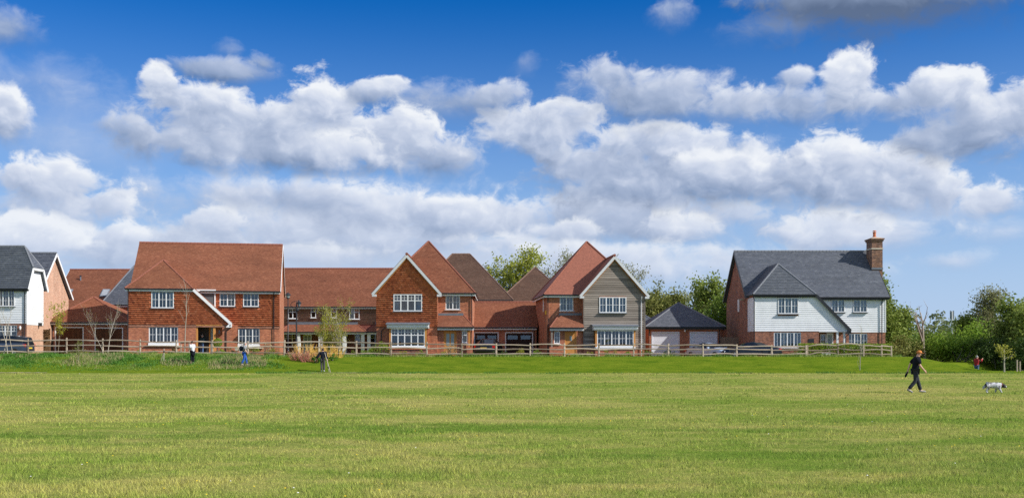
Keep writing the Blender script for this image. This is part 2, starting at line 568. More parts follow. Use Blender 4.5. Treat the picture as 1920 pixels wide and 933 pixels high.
class MB:
    def __init__(s):
        s.v, s.f, s.mi, s.cur = [], [], [], 0

    def poly(s, *pts):
        n = len(s.v)
        s.v += [tuple(p) for p in pts]
        s.f.append(tuple(range(n, n + len(pts))))
        s.mi.append(s.cur)
        return s

    def box(s, x0, x1, y0, y1, z0, z1):
        n = len(s.v)
        s.v += [(x0, y0, z0), (x1, y0, z0), (x1, y1, z0), (x0, y1, z0), (x0, y0, z1), (x1, y0, z1), (x1, y1, z1), (x0, y1, z1)]
        for q in ((0, 3, 2, 1), (4, 5, 6, 7), (0, 1, 5, 4), (1, 2, 6, 5), (2, 3, 7, 6), (3, 0, 4, 7)):
            s.f.append(tuple(n + i for i in q))
            s.mi.append(s.cur)
        return s

    def prism(s, pts, off):
        """closed polygon pts extruded by vector off"""
        n, k = len(s.v), len(pts)
        o = Vector(off)
        s.v += [tuple(p) for p in pts] + [tuple(Vector(p) + o) for p in pts]
        s.f.append(tuple(n + i for i in range(k)))
        s.f.append(tuple(n + k + i for i in reversed(range(k))))
        s.mi += [s.cur] * 2
        for i in range(k):
            j = (i + 1) % k
            s.f.append((n + j, n + i, n + k + i, n + k + j))
            s.mi.append(s.cur)
        return s

    def bar(s, p, q, w, h, up=(0, 0, 1), drop=0.0):
        """rectangular beam p->q, w across, h along 'up' made square to it"""
        p, q = Vector(p), Vector(q)
        d = (q - p).normalized()
        sd = d.cross(Vector(up)).normalized()
        u = sd.cross(d).normalized()
        a = [p + sd * (w / 2) * i + u * (h / 2 * j - drop) for i, j in ((-1, -1), (1, -1), (1, 1), (-1, 1))]
        return s.prism(a, q - p)

    def tube(s, pts, rad, n=6, cap=True):
        pts = [Vector(p) for p in pts]
        if not isinstance(rad, (list, tuple)):
            rad = [rad] * len(pts)
        base = len(s.v)
        prev = None
        for i, p in enumerate(pts):
            d = (pts[min(i + 1, len(pts) - 1)] - pts[max(i - 1, 0)])
            d = d.normalized() if d.length > 1e-9 else Vector((0, 0, 1))
            ref = prev if prev is not None else (Vector((1, 0, 0)) if abs(d.x) < .8 else Vector((0, 1, 0)))
            a = (ref - d * ref.dot(d))
            a = a.normalized() if a.length > 1e-6 else d.orthogonal().normalized()
            prev = a
            c = d.cross(a)
            for k in range(n):
                t = 2 * math.pi * k / n
                s.v.append(tuple(p + (a * math.cos(t) + c * math.sin(t)) * rad[i]))
        for i in range(len(pts) - 1):
            for k in range(n):
                k2 = (k + 1) % n
                s.f.append((base + i * n + k, base + i * n + k2, base + (i + 1) * n + k2, base + (i + 1) * n + k))
                s.mi.append(s.cur)
        if cap:
            s.f.append(tuple(base + k for k in reversed(range(n))))
            s.f.append(tuple(base + (len(pts) - 1) * n + k for k in range(n)))
            s.mi += [s.cur] * 2
        return s

    def lathe(s, prof, c=(0, 0, 0), n=12):
        """profile [(r,z)...] turned round the vertical through c"""
        b0 = len(s.v)
        for r, z in prof:
            for k in range(n):
                t = 2 * math.pi * k / n
                s.v.append((c[0] + r * math.cos(t), c[1] + r * math.sin(t), c[2] + z))
        for i in range(len(prof) - 1):
            for k in range(n):
                k2 = (k + 1) % n
                s.f.append((b0 + i * n + k, b0 + i * n + k2, b0 + (i + 1) * n + k2, b0 + (i + 1) * n + k))
                s.mi.append(s.cur)
        s.f.append(tuple(b0 + k for k in reversed(range(n))))
        s.f.append(tuple(b0 + (len(prof) - 1) * n + k for k in range(n)))
        s.mi += [s.cur] * 2
        return s

    def build(s, name, mat, parent=None, smooth=False, kind=None, label=None):
        me = bpy.data.meshes.new(name)
        me.from_pydata(s.v, [], s.f)
        mats = mat if isinstance(mat, (list, tuple)) else [mat]
        for m in mats:
            me.materials.append(M[m] if isinstance(m, str) else m)
        if len(mats) > 1:
            me.polygons.foreach_set('material_index', s.mi)
        uvs = np.empty((len(me.loops), 2), np.float32)
        k = 0
        for p in me.polygons:
            n = p.normal
            if abs(n.z) > .75:
                a, b = Vector((1, 0, 0)), Vector((0, 1, 0))
            else:
                a = Vector((-n.y, n.x, 0)).normalized()
                b = Vector((0, 0, 1))
            for vi in p.vertices:
                co = Vector(s.v[vi])
                uvs[k] = (a.dot(co), b.dot(co))
                k += 1
        uvl = me.uv_layers.new(name="uv")
        uvl.data.foreach_set('uv', uvs.ravel())
        if smooth:
            me.polygons.foreach_set('use_smooth', [True] * len(me.polygons))
        me.update()
        o = bpy.data.objects.new(name, me)
        link(o, parent)
        tag(o, label=label, kind=kind)
        return o


def npmesh(name, verts, faces, mat, parent=None, kind=None, mi=None, smooth=False):
    """fast mesh from numpy arrays: verts (n,3), faces (m,k)"""
    verts = np.ascontiguousarray(verts, np.float32)
    faces = np.ascontiguousarray(faces, np.int32)
    k = faces.shape[1]
    me = bpy.data.meshes.new(name)
    me.vertices.add(len(verts))
    me.vertices.foreach_set('co', verts.ravel())
    me.loops.add(faces.size)
    me.loops.foreach_set('vertex_index', faces.ravel())
    me.polygons.add(len(faces))
    me.polygons.foreach_set('loop_start', np.arange(0, faces.size, k, dtype=np.int32))
    me.polygons.foreach_set('loop_total', np.full(len(faces), k, np.int32))
    for m in (mat if isinstance(mat, (list, tuple)) else [mat]):
        me.materials.append(M[m] if isinstance(m, str) else m)
    if mi is not None:
        me.polygons.foreach_set('material_index', np.ascontiguousarray(mi, np.int32))
    if smooth:
        me.polygons.foreach_set('use_smooth', np.ones(len(faces), bool))
    me.update()
    me.validate()
    o = bpy.data.objects.new(name, me)
    link(o, parent)
    tag(o, kind=kind)
    return o


# ------------------------------------------------------------------ the lie of the land
def sst(a, b, x):
    t = np.clip((np.asarray(x, float) - a) / (b - a), 0, 1)
    return t * t * (3 - 2 * t)


G0 = 1.18      # level of the house plots


def gz(x, y):
    x = np.asarray(x, float)
    y = np.asarray(y, float)
    f = .15 * sst(45, 68, y)
    s = 10 * sst(78, 86, y)
    right = 1 - sst(29.8 + s, 35.6 + s, x)
    left = .14 * sst(-14, -30, x) * sst(70, 77, y) * (1 - sst(79, 83, y))
    bank = sst(69.2, 77.4, y)
    und = .03 * np.sin(x * .21 + 1) * np.sin(y * .17) * sst(20, 40, y) * (1 - sst(60, 70, y))
    dip = -.5 * sst(31.5, 33.5, x) * sst(76.8, 78.5, y) * (1 - sst(90, 100, y))
    return dip + f + (G0 - .15) * bank * right + left + und


def W2(px, y, py=None):
    """world x (and z) of a pixel on the plane at distance y"""
    x = (px - CX) * y / F
    return x if py is None else (x, EYE + (HY - py) * y / F)


class House:
    def __init__(s, name, px, y, rot_deg, label, cat="house", group=None, z0=G0):
        s.x0, s.y0, s.z0, s.r = (px - CX) * y / F, y, z0, R(rot_deg)
        s.o = empty(name, (s.x0, s.y0, z0), s.r, label, cat, group)
        s.c, s.s = math.cos(s.r), math.sin(s.r)
        s.tl = []          # tile batches by material

    def at(s, px, py, off=0.0):
        """local (u, z) where the ray of a photo pixel meets the local plane y=off"""
        ox, oy = -s.x0, -s.y0
        lx, ly = ox * s.c + oy * s.s, -ox * s.s + oy * s.c
        dx, dy = (px - CX) / F, 1.0
        ex, ey = dx * s.c + dy * s.s, -dx * s.s + dy * s.c
        t = (off - ly) / ey
        return lx + t * ex, EYE + t * (HY - py) / F - s.z0

    def u(s, px, off=0.0):
        return s.at(px, 600, off)[0]

    def z(s, py, px, off=0.0):
        return s.at(px, py, off)[1]


def wall(h, mat, x0, x1, z0, z1, y, holes=(), reveal=.12, name="wall"):
    """front wall facing -y with window and door openings and their reveals"""
    xs = sorted({x0, x1, *[v for q in holes for v in q[:2] if x0 < v < x1]})
    zs = sorted({z0, z1, *[v for q in holes for v in q[2:] if z0 < v < z1]})
    b = MB()
    for i in range(len(xs) - 1):
        for j in range(len(zs) - 1):
            cx, cz = (xs[i] + xs[i + 1]) / 2, (zs[j] + zs[j + 1]) / 2
            if any(a < cx < c and d < cz < e for a, c, d, e in holes):
                continue
            b.poly((xs[i], y, zs[j]), (xs[i + 1], y, zs[j]), (xs[i + 1], y, zs[j + 1]), (xs[i], y, zs[j + 1]))
    for a, c, d, e in holes:
        d2 = max(d, z0)
        y2 = y + reveal
        e2 = min(e, z1)
        b.poly((a, y, d2), (a, y, e2), (a, y2, e2), (a, y2, d2))
        b.poly((c, y, d2), (c, y2, d2), (c, y2, e2), (c, y, e2))
        if e <= z1:
            b.poly((a, y, e), (c, y, e), (c, y2, e), (a, y2, e))
        if d >= z0:
            b.poly((a, y, d), (a, y2, d), (c, y2, d), (c, y, d))
    return b.build(name, mat, h.o)


PR = random.Random(5)


def window(h, x0, x1, z0, z1, y, lights=2, style='grid', sill='lead', frame='white_paint', curtain=None, bars=2, parent=None, seed=0, cmat='curtain'):
    """casement window: frame > pane, glazing_grid, sill, curtain"""
    par = parent or h.o
    w, mu, d = .065, .085, .07
    yf = y
    b = MB()
    b.box(x0, x1, yf, yf + d, z0, z0 + w)
    b.box(x0, x1, yf, yf + d, z1 - w, z1)
    lw = (x1 - x0 - 2 * w - (lights - 1) * mu) / lights
    edges = []
    x = x0 + w
    for i in range(lights):
        edges.append((x, x + lw))
        x += lw + mu
    b.box(x0, x0 + w, yf, yf + d, z0 + w, z1 - w)
    b.box(x1 - w, x1, yf, yf + d, z0 + w, z1 - w)
    for i in range(lights - 1):
        b.box(edges[i][1], edges[i + 1][0], yf + .002, yf + d, z0 + w, z1 - w)
    zt = z1 - w - (z1 - z0 - 2 * w) * .36
    if style == 'top':
        for a, c in edges:
            b.box(a, c, yf + .004, yf + d - .004, zt - .03, zt + .03)
    f = b.build("window", frame, par)
    g = MB()
    gb = .024
    for a, c in edges:
        if style == 'grid':
            g.box((a + c) / 2 - gb / 2, (a + c) / 2 + gb / 2, yf + .025, yf + .05, z0 + w, z1 - w)
            for k in range(1, bars):
                zz = z0 + w + (z1 - z0 - 2 * w) * k / bars
                g.box(a, c, yf + .027, yf + .048, zz - gb / 2, zz + gb / 2)
        elif style == 'top':
            g.box((a + c) / 2 - gb / 2, (a + c) / 2 + gb / 2, yf + .025, yf + .05, zt + .03, z1 - w)
            zz = (zt + .03 + z1 - w) / 2
            g.box(a, c, yf + .027, yf + .048, zz - gb / 2, zz + gb / 2)
    sub = f if parent is None else par
    if g.v:
        g.build("glazing_grid", frame, sub)
    for a, c in edges:
        ta, tb = PR.uniform(-.012, .012), PR.uniform(-.012, .012)
        MB().prism([(a, yf + .036 - ta, z0 + w), (c, yf + .036 + ta, z0 + w), (c, yf + .036 + ta + tb, z1 - w), (a, yf + .036 - ta + tb, z1 - w)], (0, .006, 0)).build("pane", "window_glass", sub)
    if curtain:
        rng = random.Random(seed)
        for side in (0, 1) if curtain == 'sides' else range(lights):
            if curtain == 'sides':
                cw = (x1 - x0) * .16
                a, c = (x0 + .05, x0 + .05 + cw) if side == 0 else (x1 - .05 - cw, x1 - .05)
            else:
                a, c = edges[side]
                a, c = a + lw * rng.uniform(-.05, .12), c - lw * rng.uniform(-.02, .16)
            cb = MB()
            n = 10
            pts = [(a + (c - a) * i / n, yf + .2 + .035 * math.sin(i * 2.1 + side)) for i in range(n + 1)]
            for i in range(n):
                cb.poly((*pts[i], z0), (*pts[i + 1], z0), (*pts[i + 1], z1), (*pts[i], z1))
            cb.build("curtain", cmat, sub)
    if sill:
        MB().prism([(x0 - .08, yf - .14, z0 - .05), (x0 - .08, yf + .06, z0 - .05), (x0 - .08, yf + .06, z0 - .003), (x0 - .08, yf - .14, z0 - .022)],
                   (x1 - x0 + .16, 0, 0)).build("sill", sill, sub)
    return f


def tile_plane(h, pts, mat, gauge=.10, tw=.165, lift=.016, off=.035, holes=(), jit=.004, seed=1, thick=True):
    """lay plain tiles in courses on a polygon whose first edge is the eave; any polygon whose
    every course is one run.  Batches are joined per house into one covering."""
    P = [np.array(p, float) for p in pts]
    ud = P[1] - P[0]
    ud /= np.linalg.norm(ud)
    nrm = np.zeros(3)
    for i in range(len(P)):
        nrm += np.cross(P[i], P[(i + 1) % len(P)])
    nrm /= np.linalg.norm(nrm)
    if np.cross(nrm, ud)[2] < 0:
        nrm = -nrm
    vd = np.cross(nrm, ud)
    vd /= np.linalg.norm(vd)
    uv = np.array([[np.dot(p - P[0], ud), np.dot(p - P[0], vd)] for p in P])
    vmin, vmax = uv[:, 1].min(), uv[:, 1].max()

    def span(v):
        r = []
        for i in range(len(uv)):
            a, b = uv[i], uv[(i + 1) % len(uv)]
            if (a[1] - v) * (b[1] - v) <= 0 and a[1] != b[1]:
                r.append(a[0] + (b[0] - a[0]) * (v - a[1]) / (b[1] - a[1]))
        return (min(r), max(r)) if len(r) >= 2 else None
    rng = np.random.default_rng(seed)
    V = []
    n = max(1, int(math.ceil((vmax - vmin) / gauge - 1e-6)))
    for k in range(n):
        v0 = vmin + k * gauge
        v1 = min(v0 + gauge * 1.04, vmax)
        sa, sb = span(min(v0 + 1e-4, vmax - 1e-5)), span(min(v1 - 1e-4, vmax - 1e-5))
        if sa is None or sb is None:
            continue
        lo, hi = min(sa[0], sb[0]), max(sa[1], sb[1])
        o = (k % 2) * tw / 2
        e = np.arange(math.floor((lo - o) / tw), math.ceil((hi - o) / tw) + 1) * tw + o
        a, b = e[:-1], e[1:] - .004
        a0, b0 = np.clip(a, *sa), np.clip(b, *sa)
        a1, b1 = np.clip(a, *sb), np.clip(b, *sb)
        ok = (b0 - a0 + b1 - a1) > .012
        for (ha, hb, hc, hd) in holes:
            ok &= ~(((a0 + b0) / 2 > ha) & ((a0 + b0) / 2 < hb) & (v0 + gauge * .5 > hc) & (v0 + gauge * .5 < hd))
        a0, b0, a1, b1 = a0[ok], b0[ok], a1[ok], b1[ok]
        m = len(a0)
        if not m:
            continue
        l0 = off + lift + rng.uniform(-jit, jit, m)
        l1 = off + rng.uniform(-.001, .001, m)
        vj = rng.uniform(-.006, .006, m)

        def pt(u, v, l):
            return P[0] + u[:, None] * ud + (np.zeros(m) + v)[:, None] * vd + (np.zeros(m) + l)[:, None] * nrm
        V.append(np.stack([pt(a0, v0 + vj, l0), pt(b0, v0 + vj, l0), pt(b1, v1, l1), pt(a1, v1, l1),
                           pt(a0, v0 + vj + .001, l0 - .014), pt(b0, v0 + vj + .001, l0 - .014)], 1))
    if V:
        h.tl.append((mat, np.concatenate(V)))


def flush_tiles(h, name="tile_covering"):
    by = {}
    for m, a in h.tl:
        by.setdefault(m, []).append(a)
    for m, L in by.items():
        a = np.concatenate(L)
        nt = len(a)
        base = (np.arange(nt) * 6)[:, None]
        f = np.concatenate([base + [0, 1, 2, 3], base + [4, 5, 1, 0]])
        npmesh("slate_covering" if m == "slate" else ("hung_tile_cladding" if "hung" in m else name), a.reshape(-1, 3), f, m, h.o, kind="stuff")
    h.tl = []


def slab(b, pts, t=.09):
    """roof deck under a slope"""
    P = [Vector(p) for p in pts]
    n = Vector((0, 0, 0))
    for i in range(len(P)):
        n += P[i].cross(P[(i + 1) % len(P)])
    n.normalize()
    if n.z < 0:
        n = -n
    b.prism([p + n * .025 for p in P], -n * t)


def capping(h, p, q, mat, r=.11, name="ridge_capping", step=.3):
    """half-round ridge or hip tiles, one after another"""
    p, q = Vector(p), Vector(q)
    L = (q - p).length
    n = max(2, int(L / step))
    b = MB()
    pts, rad = [], []
    for i in range(n):
        a, c = p.lerp(q, i / n), p.lerp(q, (i + .97) / n)
        pts += [a, c]
        rad += [r * 1.06, r * .94]
    b.tube(pts, rad, 7)
    return b.build(name, mat, h.o)


def weatherboards(h, mat, zrows, span, y, holes=(), pitch=.165, t=.028, name="weatherboard", mid=None, axis='x', xplane=0.0):
    """lapped boards one by one; span(z) gives the run of the board at that height"""
    z0, z1 = zrows
    n = int(math.ceil((z1 - z0) / pitch))
    cache = {}
    for k in range(n):
        a, c = z0 + k * pitch, min(z0 + (k + 1) * pitch + .02, z1)
        s0, s1 = span(a + .002), span(min(c, z1) - .002)
        lo, hi = s0[0], s0[1]
        cuts = [(lo, hi, s1[0], s1[1])]
        for (ha, hb, hc, hd) in holes:
            nc = []
            for (l, r_, l1, r1) in cuts:
                if c - .03 > hc and a + .03 < hd and ha < r_ and hb > l:
                    if ha - l > .03:
                        nc.append((l, ha, l1, ha))
                    if r_ - hb > .03:
                        nc.append((hb, r_, hb, r1))
                else:
                    nc.append((l, r_, l1, r1))
            cuts = nc
        for (l, r_, l1, r1) in cuts:
            b = MB()
            if axis == 'x':
                q = [(l, y - t, a), (r_, y - t, a), (r1, y - .006, c), (l1, y - .006, c), (l, y, a), (r_, y, a), (r1, y, c), (l1, y, c)]
            else:
                sg = 1 if axis == '+' else -1
                q = [(xplane + sg * o_, yy, zz) for (yy, o_, zz) in ((l, t, a), (r_, t, a), (r1, .006, c), (l1, .006, c), (l, 0, a), (r_, 0, a), (r1, 0, c), (l1, 0, c))]
            b.v = q
            b.f = [(0, 1, 2, 3), (4, 5, 1, 0), (3, 2, 6, 7), (1, 5, 6, 2), (0, 3, 7, 4)]
            b.mi = [0] * 5
            b.build(name, mat, h.o)


def downpipe(h, pts, r=.038, mat="black_gutter"):
    return MB().tube(pts, r, 6).build("downpipe", mat, h.o)


def gutter(h, p, q, mat="black_gutter", r=.06):
    return MB().tube([p, q], r, 8).build("gutter", mat, h.o)


def fascia(h, p, q, ht=.2, t=.03, mat="white_paint", name="fascia"):
    return MB().bar(p, q, t, ht).build(name, mat, h.o)


# ------------------------------------------------------------------ houses
def rect(h, pl, pr, pt, pb, off):
    a, zt = h.at(pl, pt, off)
    c, _ = h.at(pr, pt, off)
    m = (pl + pr) / 2
    return (a, c, h.z(pb, m, off), h.z(pt, m, off))


def door(h, x0, x1, z0, z1, y, mat, glass=(), frame="oak", glass_mat_="frosted_door_glass", fw=.07):
    b = MB()
    b.box(x0, x0 + fw, y - .05, y + .04, z0, z1)
    b.box(x1 - fw, x1, y - .05, y + .04, z0, z1)
    b.box(x0 + fw, x1 - fw, y - .05, y + .04, z1 - fw, z1)
    fr = b.build("door_frame", frame, h.o)
    d = MB().box(x0 + fw, x1 - fw, y - .01, y + .03, z0, z1 - fw).build("door", mat, h.o)
    for (a, c, e, f) in glass:
        w, hh = x1 - x0, z1 - z0
        MB().box(x0 + a * w, x0 + c * w, y - .022, y - .012, z0 + e * hh, z0 + f * hh).build("door_glass", glass_mat_, d)
    MB().tube([(x1 - fw - .1, y - .012, z0 + 1.0), (x1 - fw - .1, y - .07, z0 + 1.0), (x1 - fw - .2, y - .07, z0 + 1.0)], .012, 6).build("handle", "black_paint", d)
    return d


def garage_door(h, x0, x1, z0, z1, y, mat, frame, ribs, windows=0):
    fw = .09
    b = MB()
    b.box(x0, x0 + fw, y - .03, y + .08, z0, z1)
    b.box(x1 - fw, x1, y - .03, y + .08, z0, z1)
    b.box(x0 + fw, x1 - fw, y - .03, y + .08, z1 - fw, z1)
    b.build("door_frame", frame, h.o)
    d = MB().box(x0 + fw, x1 - fw, y + .06, y + .075, z0, z1 - fw).build("garage_door", mat, h.o)
    n = ribs
    if n > 0:        # vertical boards
        bw = (x1 - x0 - 2 * fw) / n
        for i in range(n):
            MB().box(x0 + fw + i * bw + .004, x0 + fw + (i + 1) * bw - .004, y + .036, y + .059, z0, z1 - fw).build("board", mat, d)
    else:            # horizontal sections
        n = -n
        bh = (z1 - fw - z0) / n
        for i in range(n):
            MB().box(x0 + fw, x1 - fw, y + .036, y + .059, z0 + i * bh + .005, z0 + (i + 1) * bh - .005).build("section", mat, d)
    for i in range(windows):
        w = (x1 - x0 - 2 * fw)
        a = x0 + fw + w * (i + .12) / windows
        MB().box(a, a + w * .76 / windows, y + .02, y + .034, z1 - fw - .55, z1 - fw - .2).build("pane", "window_glass", d)
    return d


def gable_wall(h, mat, u, y0, y1, ze, zr, z0=-.3, yr=None):
    yr = (y0 + y1) / 2 if yr is None else yr
    return MB().poly((u, y0, z0), (u, y1, z0), (u, y1, ze), (u, yr, zr), (u, y0, ze)).build("wall", mat, h.o)


def catslide_house(h, S):
    """two-storey house with a hipped front wing whose right slope sweeps down over the porch"""
    ym, half, oh = S['ym'], S['half'], .2
    yr, yb = ym + half, ym + 2 * half
    tp = S['tp']
    U = h.u(S['px_right'], ym)
    zf = h.z(S['py_floor'], S['px_mid'], 0)                  # where cladding meets brick
    ze = h.z(S['py_weave'], S['px_mid'], -oh)
    zme = h.z(S['py_meave'], S['px_right'] - 20, ym - .35)
    zr = h.z(S['py_ridge'], S['px_ridge'], yr)
    ub = h.u(S['px_hip'], -oh)
    ur = (ub - oh) / 2
    za = ze + (ur + oh) * tp
    zc = h.z(S['py_cat'], S['px_cat'], -oh)
    uc = ur + (za - zc) / tp
    ya = S['ya']
    mp = (zr - zme) / (half + .35)
    tm, rc = S['tile'], S['cap']
    ov = S.get('ov', .25)
    # --- roof
    main = [(-.25, ym - .35, zme), (U + ov, ym - .35, zme), (U + ov, yr, zr), (-.25, yr, zr)]
    backp = [(U + ov, yb + .35, zme), (-.25, yb + .35, zme), (-.25, yr, zr), (U + ov, yr, zr)]
    y2 = ym + (za - zme) / mp + .3
    hip = [(-oh, -oh, ze), (ub, -oh, ze), (ur, ya, za)]
    left = [(-oh, ym + .6, ze), (-oh, -oh, ze), (ur, ya, za), (ur, y2, za)]
    yk = ym + max(0.0, (ze - zme) / mp)
    right = [(uc, -oh, zc), (uc, ym - .02, zc), (ub + .02, ym - .02, ze - .02 * tp), (ub, yk + .3, ze), (ur, y2, za), (ur, ya, za), (ub, -oh, ze)]
    b = MB()
    for p in (main, backp, hip, left, right):
        slab(b, p)
    b.build("roof", S['deck'], h.o)
    g, w = S['gauge'], S['tw']
    for i, p in enumerate((main, hip, left, right)):
        tile_plane(h, p, tm, g, w, seed=i + 5)
    capping(h, (-.25, yr, zr + .03), (U + ov, yr, zr + .03), rc, .12)
    capping(h, (ur, ya, za + .02), (ur, y2 - .2, za + .02), rc, .11)
    capping(h, (-oh, -oh, ze + .03), (ur, ya, za + .03), rc, .085, "hip_capping", .2)
    capping(h, (ub, -oh, ze + .03), (ur, ya, za + .03), rc, .085, "hip_capping", .2)
    # --- boards under the eaves
    bm = S['barge']
    MB().bar((ub + .02, -oh - .02, ze - .06), (uc + .02, -oh - .02, zc - .06), .035, .22, (0, 0, 1)).build("barge_board", bm, h.o)
    MB().prism([(uc - .42, -oh - .03, zc - .32), (uc + .06, -oh - .03, zc - .32), (uc + .06, -oh - .03, zc - .02), (uc - .06, -oh - .03, zc + .08)], (0, oh + .02, 0)).build("barge_foot", bm, h.o)
    fascia(h, (-oh + .02, -oh + .03, ze - .12), (ub, -oh + .03, ze - .12), .18, mat=S['fascia'])
    gutter(h, (-oh, -oh - .05, ze - .03), (ub, -oh - .05, ze - .03))
    fascia(h, (ub + .3, ym - .32, zme - .12), (U + ov - .05, ym - .32, zme - .12), .18, mat=S['fascia'])
    gutter(h, (ub + .3, ym - .41, zme - .03), (U + ov, ym - .41, zme - .03))
    MB().bar((U + ov + .02, ym - .38, zme - .08), (U + ov + .02, yr, zr - .08), .035, .2).build("barge_board", bm, h.o)
    MB().bar((U + ov + .02, yb + .38, zme - .08), (U + ov + .02, yr, zr - .08), .035, .2).build("barge_board", bm, h.o)
    if S['pier'] is False:
        MB().bar((-.27, ym - .38, zme - .08), (-.27, yr, zr - .08), .035, .2).build("barge_board", bm, h.o)
    MB().bar((-.27, yb + .38, zme - .08), (-.27, yr, zr - .08), .035, .2).build("barge_board", bm, h.o)
    # --- walls
    bk = S['brick']
    sl = lambda z: ur + (za - z) / tp - .12                  # wall edge under the catslide
    win_u, win_l = rect(h, *S['w_up'], 0), rect(h, *S['w_low'], 0)
    wall(h, bk, 0, sl(ze), zf, ze - .1, 0, [win_u], name="wall")
    MB().poly((sl(ze), 0, zf), (sl(zf), 0, zf), (sl(ze), 0, ze - .1)).build("wall", bk, h.o)
    p0, p1 = h.u(S['porch'][0], 0), h.u(S['porch'][1], 0)
    zp = zf - .06
    pier = S['pier']
    wall(h, bk, 0, (sl(zf) if pier else p0), -.3, zf, 0, [win_l, (p0, p1, -.35, zp)] if pier else [win_l], name="wall")
    MB().poly((p0, 0, zp), (p0, 1.35, zp), (sl(zf), 1.35, zp), (sl(zf), 0, zp)).build("porch_ceiling", "white_paint", h.o)
    MB().poly((p0, 0, -.3), (p0, 1.35, -.3), (p0, 1.35, zp), (p0, 0, zp)).build("wall", bk, h.o)
    MB().box(p0, sl(zf) + .2, .02, 1.35, -.3, .06).build("porch_step", "paving", h.o)
    wall(h, bk, p0, sl(zf) + .4, -.3, zf, 1.35, [], name="wall")
    MB().poly((0, 0, -.3), (0, ym, -.3), (0, ym, ze), (0, 0, ze)).build("wall", bk, h.o)
    MB().poly((sl(zf), 0, zf - .1), (sl(zf), ym, zf - .1), (sl(zf), ym, zc), (sl(zf), 0, zc)).build("wall", bk, h.o)
    holes_m = [rect(h, *q, ym) for q in S['m_up']] + [rect(h, *q, ym) for q in S['m_low']]
    wall(h, bk, 0, U, -.3, zme, ym, holes_m, name="wall")
    gable_wall(h, bk, U, ym, yb, zme, zr - .1)
    gable_wall(h, bk, 0, ym, yb, zme, zr - .1)
    MB().poly((0, yb, -.3), (U, yb, -.3), (U, yb, zme), (0, yb, zme)).build("wall", bk, h.o)
    return dict(U=U, zf=zf, ze=ze, zme=zme, zr=zr, ub=ub, ur=ur, za=za, zc=zc, uc=uc, sl=sl, ym=ym, yr=yr, yb=yb, win_u=win_u, win_l=win_l, mw=holes_m, p0=p0, p1=p1, zp=zp)


